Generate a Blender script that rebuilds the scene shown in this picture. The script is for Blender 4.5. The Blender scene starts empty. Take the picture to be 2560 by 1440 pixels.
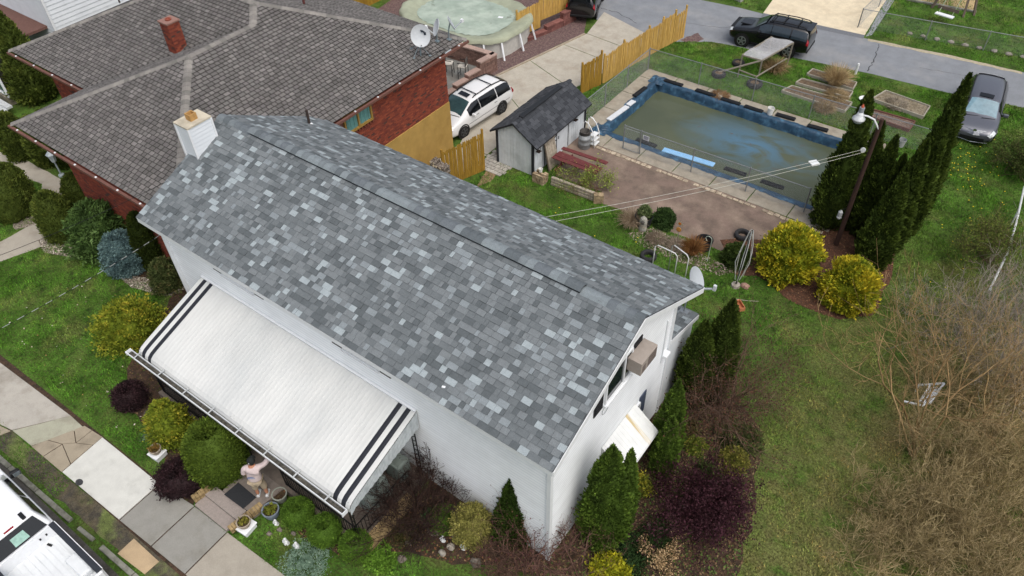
import bpy, math, random
import numpy as np
from mathutils import Vector, Matrix
random.seed(7)
RNG = np.random.default_rng(11)
SC = bpy.context.scene
COL = SC.collection
PI = math.pi

# ---------------------------------------------------------------- camera
cam_d = bpy.data.cameras.new('camera')
cam = bpy.data.objects.new('camera', cam_d)
COL.objects.link(cam)
cam_d.sensor_width = 36.0
cam_d.lens = 26.906
cam_d.clip_end = 600.0
# rows: image right, image down, view direction
RX = (0.805951, 0.591566, -0.022190)
RY = (0.404089, -0.577151, -0.709654)
RF = (-0.432614, 0.562980, -0.704201)
cam.matrix_world = Matrix(((RX[0], -RY[0], -RF[0], 0.0), (RX[1], -RY[1], -RF[1], 0.0),
                           (RX[2], -RY[2], -RF[2], 22.7), (0, 0, 0, 1)))
SC.camera = cam
CAMP = np.array([0, 0, 22.7])

# ---------------------------------------------------------------- light: bright overcast sky with a very soft sun
world = bpy.data.worlds.new('World')
SC.world = world
world.use_nodes = True
wn = world.node_tree.nodes
wl = world.node_tree.links
bg = wn['Background']
sky = wn.new('ShaderNodeTexSky')
sky.sky_type = 'NISHITA'
sky.sun_disc = False
SUN_EL, SUN_AZ = math.radians(60), math.radians(112)
sky.sun_elevation = SUN_EL
sky.sun_rotation = SUN_AZ
sky.dust_density = 6.0
sky.air_density = 1.0
sky.ozone_density = 1.0
hs = wn.new('ShaderNodeHueSaturation')      # cloud cover: a paler, greyer sky
hs.inputs['Saturation'].default_value = 0.6
wl.new(sky.outputs[0], hs.inputs['Color'])
wl.new(hs.outputs[0], bg.inputs[0])
bg.inputs[1].default_value = 0.15
sun_d = bpy.data.lights.new('sun', 'SUN')
sun_d.energy = 1.0
sun_d.angle = math.radians(70)
sun_d.color = (1.0, 0.97, 0.93)
sun = bpy.data.objects.new('sun', sun_d)
COL.objects.link(sun)
sdir = Vector((math.sin(SUN_AZ) * math.cos(SUN_EL), math.cos(SUN_AZ) * math.cos(SUN_EL), math.sin(SUN_EL)))
sun.rotation_euler = sdir.to_track_quat('Z', 'Y').to_euler()
sun.location = (0, 0, 40)
vs = SC.view_settings
vs.view_transform = 'Standard'
vs.look = 'None'
vs.exposure = 0.14
vs.gamma = 1.0
vs.use_curve_mapping = False

# ---------------------------------------------------------------- materials
def lin(c):
    if isinstance(c, str):
        c = tuple(int(c[i:i + 2], 16) / 255 for i in (0, 2, 4))
    return tuple(((x / 12.92) if x <= .04045 else ((x + .055) / 1.055) ** 2.4) for x in c[:3])

MATS = {}
def mat(name, c, rough=.75, c2=None, var=.18, scale=6.0, bump=0.0, bscale=60.0, metal=0.0, spec=.4,
        attr=False, objvar=0.0, fine=0.0, fscale=120.0, stretch=None, coat=0.0, c3=None, s3=1.5, t3=(.52, .68), alpha=None, detail=4.0):
    """procedural material: base colour broken up by noise in world space, optional point colours, bump"""
    if name in MATS:
        return MATS[name]
    m = bpy.data.materials.new(name)
    m.use_nodes = True
    n, l = m.node_tree.nodes, m.node_tree.links
    b = n['Principled BSDF']
    b.inputs['Roughness'].default_value = rough
    b.inputs['Metallic'].default_value = metal
    b.inputs['Specular IOR Level'].default_value = spec
    if coat:
        b.inputs['Coat Weight'].default_value = coat
        b.inputs['Coat Roughness'].default_value = .06
    geo = n.new('ShaderNodeNewGeometry')
    pos = geo.outputs['Position']
    if stretch:
        mp = n.new('ShaderNodeMapping')
        mp.inputs['Scale'].default_value = stretch
        l.new(pos, mp.inputs[0])
        pos = mp.outputs[0]
    def noise(s, d=None):
        t = n.new('ShaderNodeTexNoise')
        t.inputs['Scale'].default_value = s
        t.inputs['Detail'].default_value = detail if d is None else d
        t.inputs['Roughness'].default_value = .6
        l.new(pos, t.inputs['Vector'])
        return t.outputs['Fac']
    def mix(mode, fac, a, bb):
        x = n.new('ShaderNodeMix')
        x.data_type = 'RGBA'
        x.blend_type = mode
        for sock, v in ((x.inputs[0], fac), (x.inputs[6], a), (x.inputs[7], bb)):
            if isinstance(v, (int, float)):
                sock.default_value = v
            elif isinstance(v, tuple):
                sock.default_value = (*v, 1)
            else:
                l.new(v, sock)
        return x.outputs[2]
    def ramp(f, lo, hi, a=0.0, bb=1.0):
        r = n.new('ShaderNodeMapRange')
        for i, v in enumerate((lo, hi, a, bb)):
            r.inputs[i + 1].default_value = v
        l.new(f, r.inputs[0])
        return r.outputs[0]
    if attr:
        at = n.new('ShaderNodeVertexColor')
        at.layer_name = 'Col'
        col = at.outputs[0]
        if c is not None:
            col = mix('MULTIPLY', 1.0, col, lin(c))
    else:
        base = lin(c)
        col = base
        if c2 is not None:
            col = mix('MIX', ramp(noise(scale), .38, .62), base, lin(c2))
    if c3 is not None:
        col = mix('MIX', ramp(noise(s3, 5), *t3), col, lin(c3))
    if var:
        v = ramp(noise(scale * 1.7), .3, .7, 1 - var, 1 + var)
        cc = n.new('ShaderNodeCombineColor')
        for i in range(3):
            l.new(v, cc.inputs[i])
        col = mix('MULTIPLY', 1.0, col, cc.outputs[0])
    if fine:
        v = ramp(noise(fscale, 2), .3, .7, 1 - fine, 1 + fine)
        cc = n.new('ShaderNodeCombineColor')
        for i in range(3):
            l.new(v, cc.inputs[i])
        col = mix('MULTIPLY', 1.0, col, cc.outputs[0])
    if objvar:
        oi = n.new('ShaderNodeObjectInfo')
        v = ramp(oi.outputs['Random'], 0, 1, 1 - objvar, 1 + objvar)
        cc = n.new('ShaderNodeCombineColor')
        for i in range(3):
            l.new(v, cc.inputs[i])
        col = mix('MULTIPLY', 1.0, col, cc.outputs[0])
    if isinstance(col, tuple):
        b.inputs['Base Color'].default_value = (*col, 1)
    else:
        l.new(col, b.inputs['Base Color'])
    if bump:
        bp = n.new('ShaderNodeBump')
        bp.inputs['Strength'].default_value = bump
        bp.inputs['Distance'].default_value = .02
        l.new(noise(bscale, 3), bp.inputs['Height'])
        l.new(bp.outputs[0], b.inputs['Normal'])
    if alpha is not None:
        b.inputs['Alpha'].default_value = alpha
    MATS[name] = m
    return m

# ---------------------------------------------------------------- mesh helpers
ORG = {}
def link(o, parent=None):
    COL.objects.link(o)
    if parent is not None:
        o.parent = parent
    return o

def origin(parent):
    return ORG.get(parent.name, Vector((0, 0, 0))) if parent is not None else Vector((0, 0, 0))

def tag(o, label=None, cat=None, group=None, kind=None):
    if label: o['label'] = label
    if cat: o['category'] = cat
    if group: o['group'] = group
    if kind: o['kind'] = kind
    return o

def thing(name, label, cat, loc=(0, 0, 0), group=None, rz=0.0):
    o = bpy.data.objects.new(name, None)
    o.empty_display_size = .2
    link(o)
    if len(loc) == 2: loc = (loc[0], loc[1], 0)
    o.location = loc
    o.rotation_euler = (0, 0, rz)
    ORG[o.name] = Vector(loc)
    return tag(o, label, cat, group)

class MB:
    """collects faces; build() makes one mesh object"""
    def __init__(s):
        s.v, s.f, s.c = [], [], []
    def poly(s, pts, col=None):
        i = len(s.v)
        s.v += [tuple(p) for p in pts]
        s.f.append(tuple(range(i, i + len(pts))))
        s.c.append(col)
        return s
    def faces(s, pts, fs, col=None):
        i = len(s.v)
        s.v += [tuple(p) for p in pts]
        for f in fs:
            s.f.append(tuple(i + k for k in f))
            s.c.append(col)
        return s
    def obox(s, o, a, b, c, col=None):
        o, a, b, c = Vector(o), Vector(a), Vector(b), Vector(c)
        p = [o, o + a, o + a + b, o + b, o + c, o + a + c, o + a + b + c, o + b + c]
        return s.faces(p, ((3, 2, 1, 0), (4, 5, 6, 7), (0, 1, 5, 4), (1, 2, 6, 5), (2, 3, 7, 6), (3, 0, 4, 7)), col)
    def box(s, cx, cy, cz, sx, sy, sz, rz=0.0, col=None):
        c, n = math.cos(rz), math.sin(rz)
        a = Vector((c * sx, n * sx, 0)); b = Vector((-n * sy, c * sy, 0))
        o = Vector((cx, cy, cz - sz / 2)) - a / 2 - b / 2
        return s.obox(o, a, b, (0, 0, sz), col)
    def bar(s, p, q, w, h=None, up=(0, 0, 1), col=None):
        """rectangular bar from p to q"""
        p, q = Vector(p), Vector(q)
        h = h or w
        d = (q - p).normalized()
        u = Vector(up)
        if abs(d.dot(u)) > .98: u = Vector((1, 0, 0))
        a = d.cross(u).normalized() * w
        b = a.cross(d).normalized() * h
        return s.obox(p - a / 2 - b / 2, a, b, q - p, col)
    def tube(s, pts, r, n=8, cap=True, col=None, r2=None):
        pts = [Vector(p) for p in pts]
        rings = []
        m = len(pts)
        for i, p in enumerate(pts):
            d = (pts[min(i + 1, m - 1)] - pts[max(i - 1, 0)]).normalized()
            u = Vector((0, 0, 1)) if abs(d.z) < .95 else Vector((1, 0, 0))
            a = d.cross(u).normalized(); b = a.cross(d)
            rr = r if r2 is None else r + (r2 - r) * i / (m - 1)
            if callable(r): rr = r(i / (m - 1))
            rings.append([p + (a * math.cos(2 * PI * k / n) + b * math.sin(2 * PI * k / n)) * rr for k in range(n)])
        i0 = len(s.v)
        for rg in rings: s.v += [tuple(p) for p in rg]
        for i in range(m - 1):
            for k in range(n):
                k2 = (k + 1) % n
                s.f.append((i0 + i * n + k, i0 + i * n + k2, i0 + (i + 1) * n + k2, i0 + (i + 1) * n + k)); s.c.append(col)
        if cap:
            s.f.append(tuple(i0 + k for k in range(n - 1, -1, -1))); s.c.append(col)
            s.f.append(tuple(i0 + (m - 1) * n + k for k in range(n))); s.c.append(col)
        return s
    def lathe(s, prof, n=20, c=(0, 0, 0), cap=True, axis='z', col=None, sq=(1, 1)):
        i0 = len(s.v)
        for r, z in prof:
            for k in range(n):
                t = 2 * PI * k / n
                x, y = r * math.cos(t) * sq[0], r * math.sin(t) * sq[1]
                p = (x, y, z) if axis == 'z' else ((z, x, y) if axis == 'x' else (x, z, y))
                s.v.append((c[0] + p[0], c[1] + p[1], c[2] + p[2]))
        for i in range(len(prof) - 1):
            for k in range(n):
                k2 = (k + 1) % n
                s.f.append((i0 + i * n + k, i0 + i * n + k2, i0 + (i + 1) * n + k2, i0 + (i + 1) * n + k)); s.c.append(col)
        if cap:
            s.f.append(tuple(i0 + k for k in range(n - 1, -1, -1))); s.c.append(col)
            s.f.append(tuple(i0 + (len(prof) - 1) * n + k for k in range(n))); s.c.append(col)
        return s
    def prism(s, poly, z0, z1, col=None):
        n = len(poly)
        i0 = len(s.v)
        ar = sum(poly[i][0] * poly[(i + 1) % n][1] - poly[(i + 1) % n][0] * poly[i][1] for i in range(n))
        if ar < 0: poly = poly[::-1]
        s.v += [(p[0], p[1], z0) for p in poly] + [(p[0], p[1], z1) for p in poly]
        s.f.append(tuple(i0 + k for k in range(n - 1, -1, -1))); s.c.append(col)
        s.f.append(tuple(i0 + n + k for k in range(n))); s.c.append(col)
        for k in range(n):
            k2 = (k + 1) % n
            s.f.append((i0 + k, i0 + k2, i0 + n + k2, i0 + n + k)); s.c.append(col)
        return s
    def mesh(s, name, m, off=None, smooth=False):
        me = bpy.data.meshes.new(name)
        v = s.v
        if off is not None and off.length > 0:
            v = [(p[0] - off.x, p[1] - off.y, p[2] - off.z) for p in v]
        me.from_pydata(v, [], s.f)
        if m is not None: me.materials.append(m)
        if any(c is not None for c in s.c):
            at = me.color_attributes.new('Col', 'FLOAT_COLOR', 'CORNER')
            arr = []
            for f, c in zip(s.f, s.c):
                c = c or (1, 1, 1)
                arr += [c[0], c[1], c[2], 1.0] * len(f)
            at.data.foreach_set('color', arr)
        if smooth:
            me.polygons.foreach_set('use_smooth', [True] * len(me.polygons))
        me.update()
        return me
    def build(s, name, m, parent=None, smooth=False, local=False, bevel=0.0, auto=None):
        off = None if local else origin(parent)
        me = s.mesh(name, m, off, smooth)
        o = bpy.data.objects.new(name, me)
        link(o, parent)
        ORG[o.name] = Vector((0, 0, 0)) if parent is None else origin(parent)
        if bevel:
            md = o.modifiers.new('bevel', 'BEVEL'); md.width = bevel; md.segments = 2; md.limit_method = 'ANGLE'
        return o

def piece(name, me, parent, loc, rz=0.0, rot=None, scale=None):
    """one more object sharing a mesh, placed in world space under an unrotated parent"""
    o = bpy.data.objects.new(name, me)
    link(o, parent)
    o.location = Vector(loc) - origin(parent)
    o.rotation_euler = rot if rot else (0, 0, rz)
    if scale: o.scale = scale
    ORG[o.name] = origin(parent)
    return o

def copy_tree(o, parent=None):
    c = o.copy()
    COL.objects.link(c)
    c.parent = parent
    for ch in list(o.children):
        copy_tree(ch, c)
    return c

def np_mesh(name, V, Fq, cols, m, parent=None, smooth=False):
    """mesh from numpy arrays; Fq (n,3) or (n,4); cols per vertex (n,3)"""
    V = np.asarray(V, dtype=np.float64)
    off = origin(parent)
    V = V - np.array(off)
    me = bpy.data.meshes.new(name)
    k = Fq.shape[1]
    me.vertices.add(len(V)); me.vertices.foreach_set('co', V.astype(np.float32).ravel())
    me.loops.add(Fq.size); me.loops.foreach_set('vertex_index', Fq.astype(np.int32).ravel())
    me.polygons.add(len(Fq))
    me.polygons.foreach_set('loop_start', np.arange(0, Fq.size, k, dtype=np.int32))
    me.polygons.foreach_set('loop_total', np.full(len(Fq), k, dtype=np.int32))
    if cols is not None:
        at = me.color_attributes.new('Col', 'FLOAT_COLOR', 'POINT')
        at.data.foreach_set('color', np.concatenate([cols, np.ones((len(cols), 1))], 1).astype(np.float32).ravel())
    me.materials.append(m)
    me.update(calc_edges=True)
    if smooth:
        me.polygons.foreach_set('use_smooth', [True] * len(me.polygons))
    o = bpy.data.objects.new(name, me)
    link(o, parent)
    ORG[o.name] = off if parent is not None else Vector((0, 0, 0))
    return o

def inpoly(P, poly):
    x, y = P[:, 0], P[:, 1]
    r = np.zeros(len(P), bool)
    n = len(poly)
    for i in range(n):
        x1, y1 = poly[i][:2]; x2, y2 = poly[(i + 1) % n][:2]
        c = ((y1 > y) != (y2 > y)) & (x < (x2 - x1) * (y - y1) / ((y2 - y1) or 1e-9) + x1)
        r ^= c
    return r

def sheet(name, poly, z, m, kind='structure', lab=None):
    o = MB().poly([(p[0], p[1], z) for p in (poly if sum(poly[i][0] * poly[(i + 1) % len(poly)][1] - poly[(i + 1) % len(poly)][0] * poly[i][1] for i in range(len(poly))) > 0 else poly[::-1])]).build(name, m)
    o['kind'] = kind
    if lab: o['label'] = lab
    return o

def rough_edge(poly, step=.5, amp=.12, seed=0):
    """resample an outline and wobble it, for worn borders between lawn and hard ground"""
    r = random.Random(seed)
    out = []
    n = len(poly)
    for i in range(n):
        a, b = Vector(poly[i][:2]), Vector(poly[(i + 1) % n][:2])
        L = (b - a).length
        k = max(1, int(L / step))
        d = (b - a).normalized(); nn = Vector((-d.y, d.x))
        for j in range(k):
            p = a + (b - a) * (j / k)
            if j: p = p + nn * r.uniform(-amp, amp)
            out.append((p.x, p.y))
    return out


# ================================================================ THE SETTING
# lawn colours shared by the ground sheet and the blades
def lawn_material(name, blades=False):
    m = bpy.data.materials.new(name)
    m.use_nodes = True
    n, l = m.node_tree.nodes, m.node_tree.links
    b = n['Principled BSDF']
    b.inputs['Roughness'].default_value = .85
    b.inputs['Specular IOR Level'].default_value = .15
    geo = n.new('ShaderNodeNewGeometry')
    def noise(s, d=5, off=0):
        mp = n.new('ShaderNodeMapping')
        mp.inputs['Location'].default_value = (off, off * 2, 0)
        mp.inputs['Scale'].default_value = (1, 1, 0.02)
        l.new(geo.outputs['Position'], mp.inputs[0])
        t = n.new('ShaderNodeTexNoise')
        t.inputs['Scale'].default_value = s
        t.inputs['Detail'].default_value = d
        t.inputs['Roughness'].default_value = .65
        l.new(mp.outputs[0], t.inputs['Vector'])
        return t.outputs['Fac']
    def rmp(f, lo, hi, a=0.0, bb=1.0):
        r = n.new('ShaderNodeMapRange')
        for i, v in enumerate((lo, hi, a, bb)): r.inputs[i + 1].default_value = v
        l.new(f, r.inputs[0])
        return r.outputs[0]
    def math2(op, a, bb):
        x = n.new('ShaderNodeMath'); x.operation = op; x.use_clamp = True
        for s, v in ((x.inputs[0], a), (x.inputs[1], bb)):
            if isinstance(v, (int, float)): s.default_value = v
            else: l.new(v, s)
        return x.outputs[0]
    def mix(f, a, bb, mode='MIX'):
        x = n.new('ShaderNodeMix'); x.data_type = 'RGBA'; x.blend_type = mode
        for s, v in ((x.inputs[0], f), (x.inputs[6], a), (x.inputs[7], bb)):
            if isinstance(v, (int, float)): s.default_value = v
            elif isinstance(v, tuple): s.default_value = (*v, 1)
            else: l.new(v, s)
        return x.outputs[2]
    sep = n.new('ShaderNodeSeparateXYZ')
    l.new(geo.outputs['Position'], sep.inputs[0])
    # the side yard east of the house is drier towards the brush
    dry = math2('MULTIPLY', rmp(sep.outputs[0], -4.5, 3.0), rmp(sep.outputs[1], 33, 23))
    col = mix(rmp(noise(.9, 6), .40, .62), lin('3f651f'), lin('5a8630'))
    col = mix(rmp(noise(2.6, 4, 7), .5, .68), col, lin('2e4e1b'))
    f = math2('ADD', math2('MULTIPLY', rmp(noise(.55, 6, 3), .5, .7), .4), math2('MULTIPLY', dry, rmp(noise(1.1, 6, 13), .3, .52)))
    col = mix(f, col, lin('8f865a'))
    if blades:
        at = n.new('ShaderNodeVertexColor'); at.layer_name = 'Col'
        col = mix(1.0, col, at.outputs[0], 'MULTIPLY')
    else:
        col = mix(rmp(noise(14, 3, 5), .35, .7), col, lin('3d3a20'))
    l.new(col, b.inputs['Base Color'])
    if not blades:
        bp = n.new('ShaderNodeBump'); bp.inputs['Strength'].default_value = .8; bp.inputs['Distance'].default_value = .05
        l.new(noise(22, 4), bp.inputs['Height']); l.new(bp.outputs[0], b.inputs['Normal'])
    return m

M_LAWN = lawn_material('lawn_soil')
M_BLADE = lawn_material('grass_blades', True)
M_ASPH = mat('alley_asphalt', '7b7f84', .9, var=.1, scale=.8, bump=.3, bscale=90, fine=.16, fscale=45, c3='8a8b8c', s3=.5, t3=(.5, .75))
M_STREET = mat('street_asphalt', '5a5753', .9, var=.25, scale=1.5, bump=.4, bscale=70, fine=.25, fscale=30, c3='3c3830', s3=1.1, t3=(.5, .66))
M_CONC = mat('concrete_drive', 'aaa497', .85, var=.1, scale=1.2, bump=.2, bscale=50, fine=.1, fscale=30, c3='958b7c', s3=.9, t3=(.5, .8))
M_FARCONC = mat('pale_concrete', 'd0c3a8', .85, var=.1, scale=1.2, fine=.08, fscale=20, c3='b9aa90', s3=.7, t3=(.5, .8))
M_DECK = mat('pool_deck_concrete', '968f81', .85, var=.14, scale=1.8, bump=.2, bscale=50, fine=.12, fscale=30, c3='7f7465', s3=1.3, t3=(.5, .75))
M_PATIO = mat('worn_red_patio', '77665c', .9, c2='675a50', var=.18, scale=1.0, bump=.2, bscale=40, fine=.14, fscale=25, c3='8a7a6c', s3=.7, t3=(.48, .7))
M_MULCH = mat('mulch_soil', '4a382b', .95, c2='352a20', var=.35, scale=4, bump=.9, bscale=40, fine=.4, fscale=28)
M_REDMULCH = mat('needle_litter', '5d4030', .95, c2='4a3427', var=.3, scale=3, bump=.8, bscale=40, fine=.35, fscale=30)
M_GRAVEL = mat('red_stone_gravel', '5d4848', .95, c2='6b5a55', var=.3, scale=5, bump=.9, bscale=26, fine=.45, fscale=16)
M_STRIP = mat('bare_verge_soil', '57503f', .95, c2='46423a', var=.4, scale=2.5, bump=.8, bscale=40, fine=.35, fscale=25, c3='5f6a3a', s3=.8, t3=(.5, .62))

# pool outline (inner edge of the coping) – the ground has a real hole here
PX0, PX1, PY0, PY1 = -17.0, -5.6, 30.45, 36.45
gx0, gx1, gy0, gy1 = -160, 90, -60, 190
def ring_quads(mb, x0, x1, y0, y1, X0, X1, Y0, Y1, z):
    mb.poly([(X0, Y0, z), (X1, Y0, z), (X1, y0, z), (X0, y0, z)])
    mb.poly([(X0, y1, z), (X1, y1, z), (X1, Y1, z), (X0, Y1, z)])
    mb.poly([(X0, y0, z), (x0, y0, z), (x0, y1, z), (X0, y1, z)])
    mb.poly([(x1, y0, z), (X1, y0, z), (X1, y1, z), (x1, y1, z)])
g = MB()
ring_quads(g, PX0, PX1, PY0, PY1, gx0, gx1, gy0, gy1, 0.0)
ground = g.build('ground', M_LAWN)
ground['kind'] = 'structure'

# street, kerb, verge
STREET = [(-90, -12), (40, -12), (40, 1.0), (-90, 1.0)]
street = sheet('street', STREET, .004, M_STREET)
VERGE = [(-24.6, 1.22), (-12.0, 1.62), (-12.0, 2.3), (-24.6, 1.9)]
verge = sheet('verge', rough_edge(VERGE, .4, .05, 3), .008, M_STRIP)
M_KERB = mat('kerb_stone', '8a8a80', .9, c2='6c6c62', var=.25, scale=3, bump=.5, bscale=30)
kerb = tag(bpy.data.objects.new('kerb', None), kind='structure'); link(kerb); ORG['kerb'] = Vector((0, 0, 0))
x = -34.0
kk = 0
while x < -12:
    L = random.uniform(1.6, 2.3)
    mx = x + L / 2
    if not (-20.0 < mx < -17.9):
        MB().box(mx, 1.08 + .032 * (mx + 22), .04, L - .03, .17, .12, .032).build('kerb_stone', M_KERB, kerb, bevel=.02)
    else:
        MB().box(mx + random.uniform(-.1, .1), 1.08 + .032 * (mx + 22), .005, L * .5, .14, .08, .06).build('kerb_stone', M_KERB, kerb, bevel=.03)
    x += L

sheet('sidewalk_base', [(-30, 1.9), (-12.2, 2.15), (-12.2, 3.9), (-30, 3.5)], .012, M_MULCH)
# sidewalk: one slab after another, each its own tone
side = tag(bpy.data.objects.new('sidewalk', None), kind='structure'); link(side); ORG['sidewalk'] = Vector((0, 0, 0))
def slab(name, parent, quad, z, m, th=.1, inset=.012):
    cx = sum(p[0] for p in quad) / 4; cy = sum(p[1] for p in quad) / 4
    q = [(p[0] + (cx - p[0]) * inset * 2 / max(.5, abs(cx - p[0])), p[1] + (cy - p[1]) * inset * 2 / max(.5, abs(cy - p[1]))) for p in quad]
    return MB().prism(q, z - th, z).build(name, m, parent, bevel=.008)
def conc(nm, c, c3='7d776a', t=(.52, .8), f=.08):
    return mat(nm, c, .88, var=.07, scale=1.6, bump=.2, bscale=60, fine=f, fscale=35, c3=c3, s3=1.1, t3=t)
C_GREEN, C_TAN, C_WHITE, C_GREY, C_WARM = conc('slab_grey_green', 'a0a08e'), conc('slab_tan_old', '9a907e', '7d7464'), conc('slab_new_white', 'c6c7c1', 'a9aaa4', (.56, .85), .05), conc('slab_mid_grey', '8a8983', '7a776e'), conc('slab_warm', '9d978b', '8a8478')
slab('sidewalk_slab', side, [(-24.39,1.89), (-23.21,3.54), (-22.33,3.52), (-23.18,1.94)], .04, C_GREEN)
slab('sidewalk_slab', side, [(-21.29,1.99), (-21.43,3.67), (-18.12,3.72), (-18.07,2.09)], .055, C_WHITE)
slab('sidewalk_slab', side, [(-18.07,2.09), (-18.12,3.72), (-16.47,3.89), (-16.43,2.15)], .04, C_GREY)
slab('sidewalk_slab', side, [(-16.43,2.15), (-16.47,3.89), (-14.84,3.92), (-14.78,2.21)], .04, C_GREY)
slab('sidewalk_slab', side, [(-14.78,2.21), (-14.84,3.92), (-12.20,4.03), (-12.20,2.24)], .04, C_WARM)
# the cracked slab is broken into pieces with weeds showing in the joints
A, B, Cc, D = [Vector(p) for p in ((-23.18,1.94), (-22.41,3.57), (-21.43,3.67), (-21.29,1.99))]
def bil(u, v): return (A * (1 - u) * (1 - v) + D * u * (1 - v) + B * (1 - u) * v + Cc * u * v)
cuts = [(0, 0), (.4, 0), (1, 0), (0, .3), (.34, .42), (1, .22), (0, .8), (.55, .6), (1, .76), (0, 1), (.42, 1), (1, 1)]
cp = [bil(u, v) for u, v in cuts]
for a, b, c, d in ((0, 1, 4, 3), (1, 2, 5, 4), (3, 4, 7, 6), (4, 5, 8, 7), (6, 7, 10, 9), (7, 8, 11, 10)):
    slab('sidewalk_slab', side, [cp[i] for i in (a, b, c, d)], .035 + random.uniform(0, .012), C_TAN, inset=.011)
# stepping slab in the verge and the pale old apron at the left
slab('sidewalk_slab', side, [(-17.12,1.38), (-17.14,2.02), (-15.77,2.02), (-15.79,1.48)], .03, conc('slab_sandy', 'b29c7d', '8d8068'))
slab('sidewalk_slab', side, [(-29.07,3.29), (-23.21,3.54), (-24.39,1.89), (-27.30,1.30)], .036, conc('slab_apron', 'a9a59c', '8b857a', (.5, .75)))
slab('sidewalk_slab', side, [(-27.30,1.30), (-24.39,1.89), (-24.58,1.40), (-26.99,0.42)], .034, C_TAN)
cover = MB().lathe([(.14, 0), (.14, .012), (.12, .014), (0.0, .012)], 20, (*(-20.41,2.13), .05), sq=(1.1, .8))
cover.build('water_valve_cover', mat('cast_iron', '4a4a4c', .6, metal=.5, var=.3))
tag(bpy.data.objects['water_valve_cover'], 'round dark iron cover set in the white sidewalk slab', 'valve cover')

# neighbour's front walk
WALK = [(-45.04,11.11), (-41.35,11.14), (-38.24,11.36), (-35.64,11.54), (-32.64,10.98), (-30.00,10.04), (-33.30,9.27), (-33.16,6.86), (-33.11,5.03), (-36.31,6.66), (-35.43,8.50), (-35.67,9.61), (-38.30,10.10), (-42.40,9.77)]
walk = sheet('front_walk', rough_edge([(-45.41,10.86), (-42.06,10.87), (-39.86,11.30), (-37.19,11.39), (-35.67,11.13), (-33.23,9.85), (-32.79,8.77), (-33.23,7.47), (-33.63,6.38), (-33.91,5.08), (-36.06,6.16), (-34.96,7.09), (-34.97,8.64), (-35.30,9.13), (-37.54,10.63), (-40.48,10.03), (-43.12,9.71)], .5, .03, 1), .006, conc('walk_concrete', 'a19b8f', '8c8476'))
M_PEB = mat('pebble_bed', '8f877b', .95, c2='6f665a', var=.35, scale=8, bump=.9, bscale=22, fine=.5, fscale=14)
peb = sheet('pebble_bed', rough_edge([(-33.64,8.18), (-32.84,8.80), (-30.12,9.31), (-27.78,9.36), (-25.28,10.21), (-25.44,9.51), (-27.27,8.82), (-30.17,8.95), (-31.61,8.26), (-32.57,7.86)], .4, .08, 2), .010, M_PEB)
sheet('pebble_bed', rough_edge([(-36.35,8.22), (-35.46,9.02), (-34.79,8.84), (-35.17,7.97)], .3, .05, 5), .010, M_PEB)

# alley behind the gardens and what opens on it
ALLEY = [(-70, 38.9), (-34, 41.6), (-26.0, 41.9), (-23.5, 41.0), (-20.6, 40.4), (-19.42,40.64), (-18.10,41.52), (-16.58,42.54), (-11.58,43.43), (-7.32,44.09), (-3.24,44.36), (-1.68,44.76), (0.47,45.00), (8, 46.1), (40, 50), (40, 54), (-0.46,48.99), (-3.71,48.77), (-8.95,48.14), (-13.29,47.75), (-17.12,47.82), (-21, 47.4), (-70, 44.6)]
alley = sheet('alley', rough_edge(ALLEY, 1.2, .06, 4), .006, M_ASPH)
FARDRIVE = [(-15.57,47.94), (-16.18,52.90), (-9.88,57.03), (-9.67,54.18), (-9.20,48.53)]
sheet('far_driveway', FARDRIVE, .010, M_FARCONC)
sheet('far_driveway_apron', [(-15.57,47.94), (-9.20,48.53), (-9.13,48.02), (-15.46,47.32)], .012, mat('apron_asphalt', '686b70', .9, fine=.12))
sheet('far_path', [(-9.67,54.18), (-9.88,57.03), (-9.39,57.36), (-9.20,54.34), (-8.84,48.78), (-9.09,48.36)], .014, mat('grey_path', '8a8d90', .9, fine=.15))
# long concrete drive beside the neighbour's house: poured panels with joints
drive = tag(bpy.data.objects.new('driveway', None), kind='structure'); link(drive); ORG['driveway'] = Vector((0, 0, 0))
dl = [(-22.5, 14), (-22.5, 21.5), (-22.5, 25.2), (-25.17,31.66), (-24.63,34.42), (-24.09,37.20), (-23.57,39.20), (-24.24,42.40)]
dr = [(-20.7, 14), (-20.7, 21.5), (-20.7, 25.2), (-20.75, 29.0), (-20.6, 33.0), (-19.9, 36.8), (-19.96,38.87), (-19.71,41.07)]
for i in range(len(dl) - 1):
    slab('driveway_panel', drive, [dl[i], dr[i], dr[i + 1], dl[i + 1]], .018, M_CONC, .06)
GRAVEL = [(-30.05,33.53), (-29.39,34.92), (-29.13,37.08), (-29.68,40.96), (-27.20,44.10), (-23.70,39.11), (-24.19,37.13), (-24.67,34.39), (-25.13,31.80), (-25.62,30.91)]
gravel = sheet('gravel_bed', [(-36, 27), (-26.0, 25.0), (-25.13,31.80), (-24.67,34.39), (-24.19,37.13), (-23.70,39.11), (-25.11,41.82), (-27, 42.4), (-38, 41)], .007, M_GRAVEL)
sheet('gravel_bed', rough_edge([(-18.32,41.69), (-17.83,43.16), (-17.14,42.60), (-17.43,41.54)], .3, .06, 8), .009, M_GRAVEL)
# wooden edging along the gravel
ed = MB().bar((*(-25.36,30.39), .04), (*(-23.60,39.05), .04), .1, .1)
o = ed.build('timber_edging', mat('grey_timber', '9a8f7e', .9, var=.25, stretch=(1, .2, 1), scale=9)); tag(o, 'weathered timber edging between the red gravel and the concrete drive', 'edging')

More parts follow.
